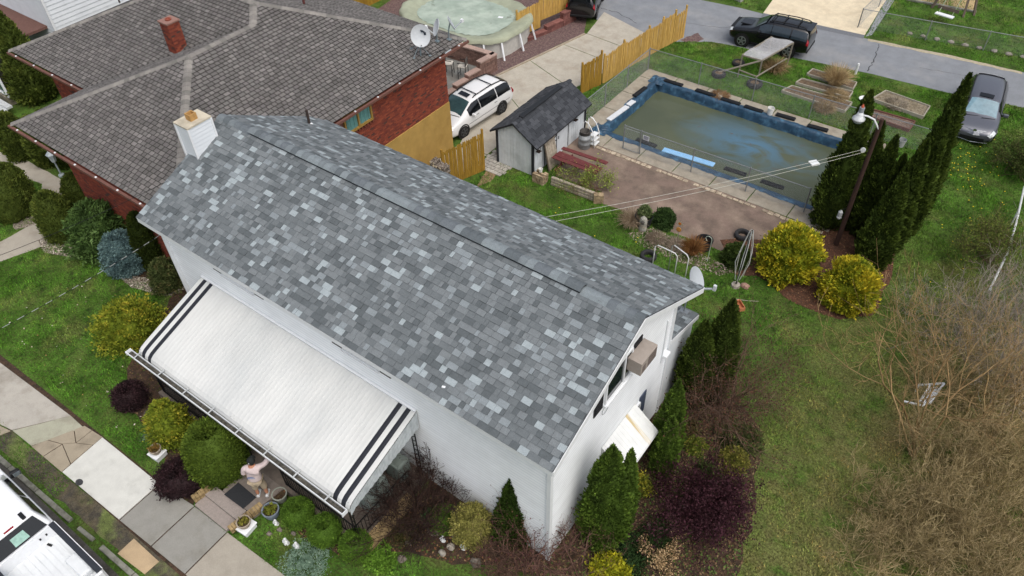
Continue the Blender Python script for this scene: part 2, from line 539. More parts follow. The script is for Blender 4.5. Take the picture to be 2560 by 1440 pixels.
# pool deck of slabs around the hole, patio, beds
deck = tag(bpy.data.objects.new('pool_deck', None), kind='structure'); link(deck); ORG['pool_deck'] = Vector((0, 0, 0))
DX0, DX1, DY0, DY1 = -18.2, -4.4, 29.1, 37.5
nx = 7
for i in range(nx):
    xa, xb = DX0 + (DX1 - DX0) * i / nx, DX0 + (DX1 - DX0) * (i + 1) / nx
    slab('deck_slab', deck, [(xa, DY0), (xb, DY0), (xb, PY0), (xa, PY0)], .03, M_DECK, .1)
    slab('deck_slab', deck, [(xa, PY1), (xb, PY1), (xb, DY1), (xa, DY1)], .03, M_DECK, .1)
for i in range(3):
    ya, yb = PY0 + (PY1 - PY0) * i / 3, PY0 + (PY1 - PY0) * (i + 1) / 3
    slab('deck_slab', deck, [(DX0, ya), (PX0, ya), (PX0, yb), (DX0, yb)], .03, M_DECK, .1)
    slab('deck_slab', deck, [(PX1, ya), (DX1, ya), (DX1, yb), (PX1, yb)], .03, M_DECK, .1)
PATIO = [(-18.31,28.70), (-17.59,29.51), (-15.21,29.37), (-4.2, 29.0), (-4.6, 26.2), (-6.06,25.45), (-7.26,25.24), (-8.61,25.27), (-10.51,25.11), (-11.82,25.23), (-13.10,25.23), (-14.11,25.09), (-14.28,25.90), (-16.81,25.71)]
patio = sheet('patio', PATIO, .009, M_PATIO)
# broken light border where the patio meets the deck
bd = tag(bpy.data.objects.new('patio_border', None), kind='structure'); link(bd); ORG['patio_border'] = Vector((0, 0, 0))
for i in range(44):
    xa = -17.2 + i * .29
    if random.random() < .93:
        MB().box(xa, 28.93 + random.uniform(-.02, .02), .025, .25, .2 + random.uniform(-.05, .05), .05, random.uniform(-.08, .08)).build('border_stone', mat('border_stone', 'b7a994', .9, c2='8f816f', var=.2, objvar=.15), bd, bevel=.015)
BED_GOLD = rough_edge([(-8.15,25.91), (-6.70,26.92), (-4.34,29.90), (-1.81,30.32), (-1.25,27.91), (-1.19,25.14), (-2.15,24.20), (-3.90,24.05), (-5.90,24.66), (-6.59,24.18)], .5, .1, 6)
sheet('garden_bed', BED_GOLD, .013, M_REDMULCH)
BED_GABLE = rough_edge([(-6.0, 7.6), (-2.2, 9.0), (-1.0, 12.2), (-1.46,14.19), (-2.04,16.14), (-2.51,17.40), (-3.45,18.00), (-4.63,19.19), (-4.0, 18.0), (-6.0, 18.6)], .5, .15, 7)
sheet('garden_bed', BED_GABLE, .005, M_MULCH)
BED_FRONT = rough_edge([(-10.7, 9.3), (-5.6, 9.3), (-5.2, 8.0), (-6.06,8.44), (-8.68,7.19), (-10.07,6.51), (-11.11,5.44), (-12.63,5.17), (-13.90,5.29), (-12.8, 5.6), (-10.9, 5.8)], .4, .12, 8)
sheet('garden_bed', BED_FRONT, .007, M_MULCH)
BED_LEFT = rough_edge([(-21.6, 9.3), (-22.4, 9.6), (-31.08,12.05), (-33.37,11.20), (-33.39,9.74), (-30.12,9.31), (-27.71,9.11), (-25.50,9.76), (-23.74,6.42), (-22.24,4.89), (-19.95,5.00), (-17.77,3.60), (-16.62,3.87), (-15.7, 5.0), (-15.7, 6.2), (-21.3, 6.2)], .4, .12, 9)
sheet('garden_bed', BED_LEFT, .003, M_MULCH)
# strip behind the house between fence and shed, paver patch by the fence
sheet('bare_soil', rough_edge([(-19.46,22.71), (-19.96,24.15), (-19.79,25.09), (-19.32,24.79), (-19.19,23.47)], .3, .08, 10), .011, mat('dry_soil', '8a7558', .95, c2='6f5a45', var=.3, scale=4, fine=.3, fscale=20))
pav = tag(bpy.data.objects.new('paver_patch', None), kind='structure'); link(pav); ORG['paver_patch'] = Vector((0, 0, 0))
for i in range(7):
    for j in range(10):
        MB().box(-20.55 + i * .23 + (.1 if j % 2 else 0), 24.2 + j * .24, .02, .2, .21, .05).build('paver', mat('paver', 'a8a49c', .9, var=.15, objvar=.15), pav)

# cracks and a patch in the alley surface
def crack(pts, w, seed):
    r = random.Random(seed)
    P = []
    for (a, b) in zip(pts, pts[1:]):
        for k in range(8): P.append(Vector(a).lerp(Vector(b), k / 8) + Vector((r.uniform(-.06, .06), r.uniform(-.06, .06))))
    mb = MB()
    for a, b in zip(P, P[1:]):
        d = (b - a).normalized(); n = Vector((-d.y, d.x)) * w * r.uniform(.4, 1.0) / 2
        mb.poly([(a.x - n.x, a.y - n.y, .0105), (b.x - n.x, b.y - n.y, .0105), (b.x + n.x, b.y + n.y, .0105), (a.x + n.x, a.y + n.y, .0105)])
    mb.build('asphalt_crack', mat('crack_tar', '3c3e40', .95), alley)
crack([(-8.09,47.79), (-7.75,45.77), (-7.59,44.07)], .07, 1)
crack([(-24.76,42.76), (-23.41,42.80), (-21.38,42.11)], .05, 2)
crack([(-5.28,46.30), (-2.80,46.87), (-0.27,46.73)], .03, 3)
crack([(-19.45,43.86), (-16.98,44.51), (-15.08,46.30)], .03, 4)
sheet('alley_edge_grit', rough_edge([(-8.89,48.18), (-4.82,48.73), (-0.42,49.02), (-0.36,48.73), (-4.73,48.38), (-8.79,47.87)], .5, .06, 12), .011, mat('grit_edge', 'a39a84', .95, var=.25, scale=4))


# ================================================================ SHINGLED ROOFS
def shingle_faces(mb, P, col):
    mb.faces(P, ((0, 1, 2, 3),), col)
    mb.faces(P, ((4, 5, 1, 0), (4, 0, 3), (5, 2, 1)), tuple(c * .38 for c in col))   # bare asphalt cut edges, darkened to paint in the shadow line of each course

def shingle_mesh(w, e, h, m, col, key, cache={}):
    k = (key, round(w, 3), round(e, 3), round(h, 4), tuple(col))
    if k not in cache:
        mb = MB()
        shingle_faces(mb, [(0, 0, h), (w, 0, h), (w, e + .03, .003), (0, e + .03, .003), (0, 0, -.004), (w, 0, -.004)], col)
        cache[k] = mb.mesh('shingle', m)
    return cache[k]

class Roof:
    """collects shingle tabs of several faces; emit() makes the 300 nearest single objects and joins the rest"""
    def __init__(s, owner, m, key):
        s.owner, s.m, s.key, s.tabs = owner, m, key, []
    def face(s, O, U, V, poly, e, widths, tones, weights, h=.016, gap=.006, seed=1, raised=.012, lift=.005, vgap=0.0):
        r = random.Random(seed)
        O, U, V = Vector(O), Vector(U).normalized(), Vector(V).normalized()
        N = U.cross(V).normalized()
        O = O + N * lift
        vmax = max(p[1] for p in poly)
        nc = int(math.ceil(vmax / e - .15))
        for c in range(nc):
            v0 = c * e; vm = min(v0 + e * .5, vmax - .005)
            xs = []
            n = len(poly)
            for i in range(n):
                (u1, a), (u2, b) = poly[i], poly[(i + 1) % n]
                if (a - vm) * (b - vm) < 0: xs.append(u1 + (u2 - u1) * (vm - a) / (b - a))
            if len(xs) < 2: continue
            ua, ub = min(xs), max(xs)
            ee = min(e, vmax - v0)
            u = ua - r.uniform(0, .2)
            while u < ub:
                w = r.choice(widths)
                a, b = max(u, ua), min(u + w, ub)
                full = a == u and b == u + w and ee == e
                t = r.choices(range(len(tones)), weights)[0]
                hh = h + (raised if r.random() < .45 else 0)
                if b - a > .03:
                    s.tabs.append((O + U * a + V * (v0 + vgap), U, V, N, b - a - gap, ee - vgap * 1.9, hh, tones[t], full))
                u += w
    def emit(s, n_single=300):
        cam_ = Vector(CAMP)
        idx = sorted((i for i in range(len(s.tabs)) if s.tabs[i][8]), key=lambda i: (s.tabs[i][0] - cam_).length)[:n_single]
        single = set(idx)
        org = origin(s.owner)
        mb = MB()
        for i, (O, U, V, N, w, e, h, col, full) in enumerate(s.tabs):
            if i in single:
                o = bpy.data.objects.new('shingle', shingle_mesh(w, e, h, s.m, col, s.key))
                link(o, s.owner)
                M4 = Matrix((U, V, N)).transposed().to_4x4()
                M4.translation = O - org
                o.matrix_local = M4
            else:
                P = [(0, 0, h), (w, 0, h), (w, e + .03, .003), (0, e + .03, .003), (0, 0, -.004), (w, 0, -.004)]
                shingle_faces(mb, [O + U * p[0] + V * p[1] + N * p[2] for p in P], col)
        o = mb.build('shingle_field', s.m, s.owner)
        o['kind'] = 'stuff'
        return o

def hip_caps(owner, a, b, m, w=.16, step=.22, lift=.02, name='ridge_cap', tones=((1, 1, 1),), roll=.35, bend=None, seed=0):
    """bent cap shingles overlapping along a hip or ridge; shared meshes"""
    r = random.Random(seed)
    a, b = Vector(a), Vector(b)
    d = (b - a).normalized()
    side = d.cross(Vector((0, 0, 1))).normalized()
    up = side.cross(d).normalized()
    n = int((b - a).length / step)
    mesh = []
    for t in tones:
        mb = MB()
        L = step * 1.35
        pr = [(-w, -w * roll), (-w * .45, -w * roll * .25), (0, 0), (w * .45, -w * roll * .25), (w, -w * roll)]
        v = [(x, 0, z + .022) for x, z in pr] + [(x, L, z + .004) for x, z in pr] + [(x, 0, z - .004) for x, z in pr]
        fs = [(i, i + 1, i + 6, i + 5) for i in range(4)] + [(10 + i, 11 + i, i + 1, i) for i in range(4)]
        fs += [(0, 5, 10), (4, 14, 9)]
        mb.faces(v, fs, t)
        mesh.append(mb.mesh(name, m))
    org = origin(owner)
    for i in range(n):
        p = a + d * ((b - a).length / n) * i + up * lift
        o = bpy.data.objects.new(name, r.choice(mesh))
        link(o, owner)
        M4 = Matrix((side, d, up)).transposed().to_4x4()
        M4.translation = p - org
        o.matrix_local = M4

M_SHING = mat('grey_shingle', 'ffffff', .92, attr=True, var=.08, scale=3, fine=.2, fscale=55, bump=.3, bscale=120, spec=.2)
M_WHITE = mat('white_vinyl', 'dde3e8', .5, var=.04, scale=1.2, spec=.35, c3='cfd6dc', s3=.6, t3=(.5, .85))
M_SIDING = mat('lap_siding', 'f0f4f7', .5, attr=True, var=.05, scale=1.0, spec=.35, objvar=.025)
M_TRIM = mat('white_trim', 'dfe3e6', .45, var=.04, scale=2, spec=.4)
M_DARK = mat('dark_roof_felt', '3a3c40', .95)
M_BLACK = mat('black_shutter', '17191d', .5, var=.2)
M_GLASS = mat('window_glass', '1a2226', .08, spec=.8, var=.2, scale=1.5)
M_SHADOWGAP = mat('wall_sheathing', 'aeb2b4', .8)

# ================================================================ MAIN HOUSE
HX0, HX1, HY0, HY1 = -22.6, -5.97, 9.18, 16.05
EY, EZ, PYR, PZ, RY_, RZ_ = 8.685, 6.02, 12.96, 7.87, 17.15, 5.60
RX0, RX1 = -23.02, -5.567
house = thing('house', 'white sided house under a mottled grey shingle roof', 'house', (-14, 12.5, 0))
# solid shell behind the siding, with gable
sh_ = MB()
i0 = 0
prof = [(HY0 + .02, 0), (HY1 - .02, 0), (HY1 - .02, PZ - (HY1 - PYR) * .542 - .16), (PYR, PZ - .16), (HY0 + .02, EZ + (HY0 - EY) * .433 - .16)]
L_ = [(HX0 + .02, y, z) for y, z in prof]; R_ = [(HX1 - .02, y, z) for y, z in prof]
sh_.faces(L_ + R_, [(0, 1, 2, 3, 4), (9, 8, 7, 6, 5)] + [(i, 5 + i, 5 + (i + 1) % 5, (i + 1) % 5)[::-1] for i in range(5)])
sh_.build('wall', M_SHADOWGAP, house)
# lap siding: every board is one piece
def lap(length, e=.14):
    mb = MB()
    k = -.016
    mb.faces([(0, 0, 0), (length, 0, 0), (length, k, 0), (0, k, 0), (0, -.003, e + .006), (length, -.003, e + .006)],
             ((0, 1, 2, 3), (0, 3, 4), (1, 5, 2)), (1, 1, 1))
    mb.faces([(0, k, 0), (length, k, 0), (length, k + .003, .02), (0, k + .003, .02)], ((0, 1, 2, 3),), (.8, .83, .86))  # greyer lip strip: the shadow line between laps put into the board colour
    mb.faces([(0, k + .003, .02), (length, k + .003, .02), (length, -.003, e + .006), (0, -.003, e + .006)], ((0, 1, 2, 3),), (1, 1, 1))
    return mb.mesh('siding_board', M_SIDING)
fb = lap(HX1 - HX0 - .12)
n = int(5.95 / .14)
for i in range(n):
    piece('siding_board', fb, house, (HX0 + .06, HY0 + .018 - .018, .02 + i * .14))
def gable_limits(z):
    zf = EZ + (HY0 - EY) * .433 - .14
    y0 = HY0 + .06 if z < zf else PYR - (PZ - .14 - z) / .433
    zr = PZ - (HY1 - PYR) * .542 - .14
    y1 = HY1 - .06 if z < zr else PYR + (PZ - .14 - z) / .542
    return y0, y1
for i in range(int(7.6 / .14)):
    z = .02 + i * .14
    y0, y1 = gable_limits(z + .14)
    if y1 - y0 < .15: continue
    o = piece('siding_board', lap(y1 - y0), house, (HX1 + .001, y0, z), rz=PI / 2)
# corner boards, downspouts
for (x, y) in ((HX1, HY0), (HX0, HY0), (HX1, HY1)):
    top = 5.9
    MB().box(x + (.0 if x == HX1 else .0), y, top / 2, .13, .13, top).build('corner_board', M_TRIM, house)
ds = MB().bar((HX0 - .02, HY0 - .1, 5.85), (HX0 - .02, HY0 - .1, .1), .09, .07); ds.build('downspout', M_TRIM, house)
ds = MB().bar((HX1 - .25, HY1 + .06, 5.9), (HX1 - .22, HY1 + .06, 3.75), .07, .06); ds.build('downspout', M_TRIM, house)
# roof deck with white fascia and rakes
rd = MB()
t = .13
for (ya, za, yb, zb) in ((EY, EZ, PYR, PZ), (PYR, PZ, RY_, RZ_)):
    rd.faces([(RX0, ya, za), (RX1, ya, za), (RX1, yb, zb), (RX0, yb, zb), (RX0, ya, za - t), (RX1, ya, za - t), (RX1, yb, zb - t), (RX0, yb, zb - t)],
             ((0, 1, 2, 3), (7, 6, 5, 4), (0, 4, 5, 1), (2, 6, 7, 3), (0, 3, 7, 4), (1, 5, 6, 2)))
rd.build('roof_deck', M_DARK, house)
for x in (RX0 - .025, RX1 + .003):
    for (ya, za, yb, zb) in ((EY, EZ, PYR, PZ), (PYR, PZ, RY_, RZ_)):
        MB().obox((x, ya, za - .22), (.022, 0, 0), (0, yb - ya, zb - za), (0, 0, .20)).build('rake_board', M_TRIM, house)
MB().box((RX0 + RX1) / 2, EY - .012, EZ - .12, RX1 - RX0, .022, .2).build('fascia', M_TRIM, house)
MB().box((RX0 + RX1) / 2, RY_ + .012, RZ_ - .1, RX1 - RX0 + .04, .024, .2).build('fascia', M_TRIM, house)
sf = MB().box((RX0 + RX1) / 2, (EY + HY0) / 2, EZ - .18, RX1 - RX0 - .05, HY0 - EY, .02); sf.build('soffit', M_TRIM, house)
TONES = [lin(c) for c in ('5a6063', '676d70', '73797c', '81898d', '98a2a6')]
WTS = [18, 34, 28, 12, 8]
rf = Roof(house, M_SHING, 'grey')
Lf = math.hypot(PYR - EY, PZ - EZ); Lr = math.hypot(RY_ - PYR, PZ - RZ_)
WID = (.12, .16, .2, .25, .3, .36)
rf.face((RX0, EY - .03, EZ - .01), (1, 0, 0), (0, PYR - EY, PZ - EZ), [(0, 0), (RX1 - RX0, 0), (RX1 - RX0, Lf), (0, Lf)], .19, WID, TONES, WTS, seed=3)
rf.face((RX1, RY_ + .03, RZ_ - .012), (-1, 0, 0), (0, PYR - RY_, PZ - RZ_), [(0, 0), (RX1 - RX0, 0), (RX1 - RX0, Lr), (0, Lr)], .19, WID, TONES, WTS, seed=4)
# low rear roof under the upstairs wall
LR = [(HY1, 3.88), (18.25, 3.2)]
lr = MB().obox((HX0, HY1, 3.78), (RX1 - HX0 - .35, 0, 0), (0, 2.2, -.68), (0, 0, .1)); lr.build('lower_roof_deck', M_DARK, house)
rf.face((RX1 - .34, 18.27, 3.195), (-1, 0, 0), (0, -2.2, .68), [(0, 0), (RX1 - HX0 - .34, 0), (RX1 - HX0 - .34, 2.3), (0, 2.3)], .19, WID, TONES, WTS, seed=5)
MB().obox((RX1 - .34, HY1, 3.66), (.025, 0, 0), (0, 2.22, -.69), (0, 0, .2)).build('rake_board', M_TRIM, house)
MB().box((HX0 + HX1) / 2, 18.28, 3.08, HX1 - HX0, .02, .16).build('fascia', M_TRIM, house)
lw = MB()
lw.faces([(HX1, HY1, 0), (HX1, 18.05, 0), (HX1, 18.05, 3.15), (HX1, HY1, 3.75), (HX0, HY1, 0), (HX0, 18.05, 0), (HX0, 18.05, 3.15), (HX0, HY1, 3.75)],
         ((0, 1, 2, 3), (7, 6, 5, 4), (1, 5, 6, 2)))
lw.build('rear_wall', M_WHITE, house)
rf.emit(300)
# ridge: caps, and the raised ridge vent
CAPT = [lin(c) for c in ('686f74', '5f666a', '737b7f', '7e878b')]
M_CAP = M_SHING
hip_caps(house, (RX1, PYR, PZ + .0), (-7.5, PYR, PZ + .0), M_CAP, w=.2, step=.26, roll=.5, tones=CAPT, seed=1)
hip_caps(house, (-21.2, PYR, PZ), (RX0, PYR, PZ), M_CAP, w=.2, step=.26, roll=.5, tones=CAPT, seed=2)
rv = MB()
pr = [(-.17, -.05), (-.17, .03), (-.09, .07), (0, .085), (.09, .07), (.17, .03), (.17, -.05)]
n = len(pr)
for i in range(n - 1):
    (y0, z0), (y1, z1) = pr[i], pr[i + 1]
    rv.poly([(-21.2, PYR + y0, PZ + z0 - .0), (-7.5, PYR + y0, PZ + z0), (-7.5, PYR + y1, PZ + z1), (-21.2, PYR + y1, PZ + z1)][::-1])
rv.poly([(-7.5, PYR + y, PZ + z) for y, z in pr][::-1]); rv.poly([(-21.2, PYR + y, PZ + z) for y, z in pr])
rv.build('ridge_vent', mat('vent_plastic', '16181b', .7), house)
hip_caps(house, (-7.48, PYR, PZ + .08), (-21.22, PYR, PZ + .08), M_CAP, w=.195, step=.26, roll=.42, tones=CAPT, seed=3)
# white vinyl chimney with buff flue
ch = MB()
cx0, cx1, cy0, cy1, cz = -23.1, -22.52, 11.36, 12.18, 8.35
fl = .07
ch.faces([(cx0, cy0, 0), (cx1, cy0, 0), (cx1, cy1, 0), (cx0, cy1, 0), (cx0 - fl, cy0 - fl, cz), (cx1 + fl, cy0 - fl, cz), (cx1 + fl, cy1 + fl, cz), (cx0 - fl, cy1 + fl, cz)],
         ((3, 2, 1, 0), (4, 5, 6, 7), (0, 1, 5, 4), (1, 2, 6, 5), (2, 3, 7, 6), (3, 0, 4, 7)))
chim = ch.build('chimney', M_WHITE, house)
for i in range(9):
    z = 7.0 + i * .15
    k = z / cz * fl + .008
    MB().faces([(cx0 - k, cy0 - k, z), (cx1 + k, cy0 - k, z), (cx1 + k, cy1 + k, z), (cx0 - k, cy1 + k, z)] +
               [(cx0 - k + .01, cy0 - k + .01, z + .15), (cx1 + k - .01, cy0 - k + .01, z + .15), (cx1 + k - .01, cy1 + k - .01, z + .15), (cx0 - k + .01, cy1 + k - .01, z + .15)],
               ((0, 1, 5, 4), (1, 2, 6, 5), (2, 3, 7, 6), (3, 0, 4, 7), (3, 2, 1, 0))).build('siding_board', M_WHITE, chim)
for (sx, sy) in ((cx0 - fl, cy0 - fl), (cx1 + fl, cy0 - fl), (cx1 + fl, cy1 + fl)):
    MB().bar((sx, sy, 6.6), (sx, sy, cz), .07, .07).build('corner_board', M_TRIM, chim)
MB().box((cx0 + cx1) / 2, (cy0 + cy1) / 2, cz + .03, cx1 - cx0 + .2, cy1 - cy0 + .2, .06).build('chimney_cap', conc('cap_mortar', 'c3bba8'), chim)
bx, by = (cx0 + cx1) / 2, (cy0 + cy1) / 2
fu = MB().lathe([(.2, 0), (.2, .24), (.15, .24), (.14, .02), (.001, .01)], 4, (0, 0, 0), cap=False)
fu.v = [(bx + (x - y) * .7071, by + (x + y) * .7071, cz + .06 + z) for x, y, z in fu.v]
fu.build('flue', mat('buff_clay', 'b08a55', .8, var=.2), chim)
MB().lathe([(.055, 0), (.055, .75), (.03, .76)], 12, (-22.1, 16.0, 6.1)).build('vent_pipe', mat('rust_pipe', '3b302c', .7, var=.3), house)
MB().lathe([(.13, 0), (.06, .06)], 12, (-22.1, 16.0, 6.2)).build('pipe_flashing', M_TRIM, house)

# windows: frame, panes, sill, shutters
def window_y(parent, x0, x1, z0, z1, y, shutters=True):
    f = MB()
    for a, b, c, d in ((x0, x1, z0, z0 + .07), (x0, x1, z1 - .07, z1)): f.box((a + b) / 2, y - .03, (c + d) / 2, b - a, .06, d - c)
    for a in (x0, x1, (x0 + x1) / 2): f.box(a, y - .03, (z0 + z1) / 2, .06, .058, z1 - z0 - .13)
    w = f.build('window', M_TRIM, parent)
    MB().box((x0 + x1) / 2, y - .012, (z0 + z1) / 2, x1 - x0 - .06, .02, z1 - z0 - .08).build('pane', M_GLASS, w)
    MB().box((x0 + x1) / 2, y - .06, z0 - .02, x1 - x0 + .1, .1, .04).build('sill', M_TRIM, w)
    if shutters:
        for s, xx in ((-1, x0 - .27), (1, x1 + .27)):
            sm = MB().box(xx, y - .025, (z0 + z1) / 2, .44, .03, z1 - z0 + .04)
            so = sm.build('shutter', M_BLACK, parent)
            for k in range(9):
                MB().box(xx, y - .045, z0 + (k + .5) * (z1 - z0) / 9, .36, .02, .05).build('louvre', M_BLACK, so)
window_y(house, -19.45, -17.85, 4.87, 5.72, HY0 - .02)
window_y(house, -13.65, -12.15, 4.85, 5.72, HY0 - .02)
def window_x(parent, y0, y1, z0, z1, x):
    f = MB()
    for c, d in ((z0, z0 + .07), (z1 - .07, z1)): f.box(x + .03, (y0 + y1) / 2, (c + d) / 2, .06, y1 - y0, d - c)
    for a in (y0, y1, y0 + (y1 - y0) * .72): f.box(x + .03, a, (z0 + z1) / 2, .058, .06, z1 - z0 - .13)
    w = f.build('window', M_TRIM, parent)
    MB().box(x + .012, (y0 + y1) / 2, (z0 + z1) / 2, .02, y1 - y0 - .06, z1 - z0 - .08).build('pane', M_GLASS, w)
    MB().box(x + .06, (y0 + y1) / 2, z0 - .02, .11, y1 - y0 + .1, .04).build('sill', M_TRIM, w)
window_x(house, 11.86, 13.22, 5.0, 6.25, HX1 + .02)
for y in (11.5, 13.58):
    so = MB().box(HX1 + .035, y, 5.62, .03, .46, 1.2).build('shutter', M_BLACK, house)
    for k in range(10):
        MB().box(HX1 + .055, y, 5.1 + k * .115, .02, .38, .06).build('louvre', M_BLACK, so)
window_x(house, 13.55, 14.35, 1.3, 2.45, HX1 + .02)
window_x(house, 12.4, 13.5, 1.2, 2.45, HX1 + .02)
so = MB().box(HX1 + .035, 14.55, 2.1, .03, .42, 1.1).build('shutter', mat('blue_grey_shutter', '4a5468', .6), house)
# wall light and conduit near the rear corner
MB().box(HX1 + .1, 15.75, 3.5, .2, .3, .1).build('wall_light', M_TRIM, house)
MB().tube([(HX1 + .04, 15.6, 5.2), (HX1 + .04, 15.62, 3.9), (HX1 + .04, 15.6, 3.2)], .025, 6).build('conduit', M_TRIM, house)
lp = [(HX1 + .05, 11.9 + .17 * math.cos(a), 4.75 + .17 * math.sin(a)) for a in [k * 2 * PI / 16 for k in range(17)]]
MB().tube(lp, .008, 5, cap=False).build('cable_loop', mat('grey_cable', '70767c', .6), house)

# window air conditioner
ac = thing('air_conditioner', 'beige window air conditioner jutting from the white gable wall', 'air conditioner', (HX1 + .05, 13.45, 5.5))
M_AC = mat('ac_taupe', '9c938b', .5, var=.08)
MB().box(HX1 + .28, 13.42, 5.76, .46, .92, .52).build('case', M_AC, ac, bevel=.015)
for k in range(7):
    MB().box(HX1 + .514, 13.6, 5.57 + k * .062, .012, .5, .022).build('vent_slat', mat('ac_slot', '574f4b', .6), ac)
for k in range(5):
    MB().box(HX1 + .514, 13.12, 5.6 + k * .06, .012, .2, .018).build('vent_slat', MATS['ac_slot'], ac)

# small awning over the gable window: long metal panels
M_AWN = mat('awning_white_metal', 'd9dcdc', .45, var=.06, scale=1.5, spec=.4, c3='cbcdca', s3=.5, t3=(.55, .8))
ga = thing('window_awning', 'white ribbed metal window awning with a rust streak on the gable wall', 'awning', (HX1 + .1, 13, 1.8))
npan = 13
y0, y1 = 12.0, 14.05
pw = (y1 - y0) / npan
M_RUST = mat('rust_streak', 'd6d3c8', .6, c3='c2b189', s3=2.2, t3=(.5, .62), stretch=(.25, 3, .25))
for i in range(npan):
    ya = y0 + i * pw
    p = MB()
    cs2 = [(0, 0), (pw * .82, 0), (pw * .87, .009), (pw * .96, .009), (pw, 0)]
    for (a, ha), (b, hb) in zip(cs2, cs2[1:]):
        p.faces([(HX1 + .02, ya + a, 2.66 + ha), (HX1 + .02, ya + b, 2.66 + hb), (-5.03, ya + b, 1.92 + hb), (-5.03, ya + a, 1.92 + ha),
                 (-5.0, ya + b, 1.86), (-5.0, ya + a, 1.86), (-5.02, ya + b, 1.78), (-5.02, ya + a, 1.78)],
                ((3, 2, 1, 0), (5, 4, 2, 3), (7, 6, 4, 5)))
    p.build('awning_panel', M_RUST if i == 9 else M_AWN, ga)
for yy in (y0, y1):
    MB().faces([(HX1 + .02, yy, 2.66), (-5.03, yy, 1.92), (-5.03, yy, 1.75), (HX1 + .02, yy, 2.3)], ((0, 1, 2, 3),)).build('side_wing', M_AWN, ga)
for yy in (y0 + .1, y1 - .1):
    MB().bar((HX1 + .02, yy, 1.5), (-5.05, yy, 1.8), .02).build('strut', mat('awning_strut', '70757a', .5, metal=.6), ga)

# satellite dish on the low rear roof
def dish(parent, c, aim, r, m, mback, rx=.88):
    aim = Vector(aim).normalized()
    u = aim.cross(Vector((0, 0, 1))).normalized(); w = u.cross(aim).normalized()
    mb = MB()
    n, rings = 28, 6
    pts = [Vector(c)]
    for j in range(1, rings + 1):
        q = j / rings
        for k in range(n):
            t = 2 * PI * k / n
            pts.append(Vector(c) + (u * math.cos(t) * rx + w * math.sin(t)) * r * q + aim * (.16 * r * 2 * q * q * .55))
    fs = [(0, 1 + k, 1 + (k + 1) % n) for k in range(n)]
    for j in range(rings - 1):
        for k in range(n):
            a = 1 + j * n + k; b = 1 + j * n + (k + 1) % n
            fs.append((a, a + n, b + n, b))
    mb.faces(pts, fs)
    back = [p - aim * .02 for p in pts]
    mb.faces(back, [f[::-1] for f in fs])
    L0 = 1 + (rings - 1) * n
    for k in range(n):
        a, b = L0 + k, L0 + (k + 1) % n
        mb.faces([pts[a], pts[b], back[b], back[a]], ((0, 1, 2, 3),))
    return mb.build('reflector', m, parent, smooth=True), u, w, aim
M_DISH = mat('dish_grey', 'a9b0b6', .45, var=.05)
M_DISHW = mat('dish_white', 'c4c9cd', .4, var=.05)
M_STEEL = mat('galvanised_steel', '9aa0a4', .45, metal=.6, var=.15)
sd = thing('satellite_dish', 'grey satellite dish on the low rear roof behind the white gable', 'satellite dish', (-6.45, 17.9, 3.3))
dish(sd, (-6.23,18.13,4.75), (.75, .1, .45), .5, M_DISH, M_DISH)
MB().tube([(-6.25,18.18,4.70), (-6.35, 18.05, 4.2), (-6.35, 18.0, 3.3)], .03, 8).build('mast', M_STEEL, sd)
MB().bar((-6.14,18.15,4.40), (-5.64,18.26,4.60), .05, .05).build('feed_arm', M_DISH, sd)
MB().box(*(-5.57,18.30,4.65), .1, .1, .22).build('feed_horn', M_DISHW, sd)
MB().box(-6.35, 18.0, 3.32, .3, .2, .03).build('foot_plate', M_STEEL, sd)
# small white bracket on the roof, forgotten clip
o = MB().box(-9.4, 9.05, 6.2, .1, .06, .03, .4).build('roof_clip', M_TRIM); tag(o, 'tiny white clip lying on the grey shingles near the eave', 'clip')


# ================================================================ BIG PORCH AWNING
aw = thing('porch_awning', 'long white ribbed metal porch awning with black stripes at both ends', 'awning', (-16, 6.2, 2.6))
AX0, AX1 = -21.07, -10.81
NP = 60
PW = (AX1 - AX0) / NP
AP = [(9.16, 3.87), (8.2, 3.53), (7.2, 3.18), (6.4, 2.9), (6.18, 2.81), (6.06, 2.72), (6.0, 2.6), (5.99, 2.45)]
def awn_panel(m):
    mb = MB()
    xs = [(0, 0), (PW * .3, .002), (PW * .5, .007), (PW * .7, .002), (PW, 0)]
    v = []
    for (y, z) in AP:
        for (x, h) in xs: v.append((x, y - 7.5, z + h - 3))
    k = len(xs)
    fs = []
    for i in range(len(AP) - 1):
        for j in range(k - 1):
            a = i * k + j
            fs.append((a, a + k, a + k + 1, a + 1))
    mb.faces(v, fs)
    me = mb.mesh('awning_panel', m)
    return me
M_AWN2 = mat('porch_awning_metal', 'cdcfcd', .42, var=.05, scale=1.0, spec=.4, c3='b9bdbd', s3=.55, t3=(.45, .8), stretch=(1, .35, 1))
M_STRIPE = mat('black_stripe_paint', '23252c', .45, var=.15)
pm, ps = awn_panel(M_AWN2), awn_panel(M_STRIPE)
for i in range(NP):
    stripe = i in (1, 3, NP - 2, NP - 4)
    piece('awning_panel', ps if stripe else pm, aw, (AX0 + i * PW, 7.5, 3.0))
MB().box((AX0 + AX1) / 2, 9.12, 3.9, AX1 - AX0, .08, .05).build('wall_flashing', M_TRIM, aw)
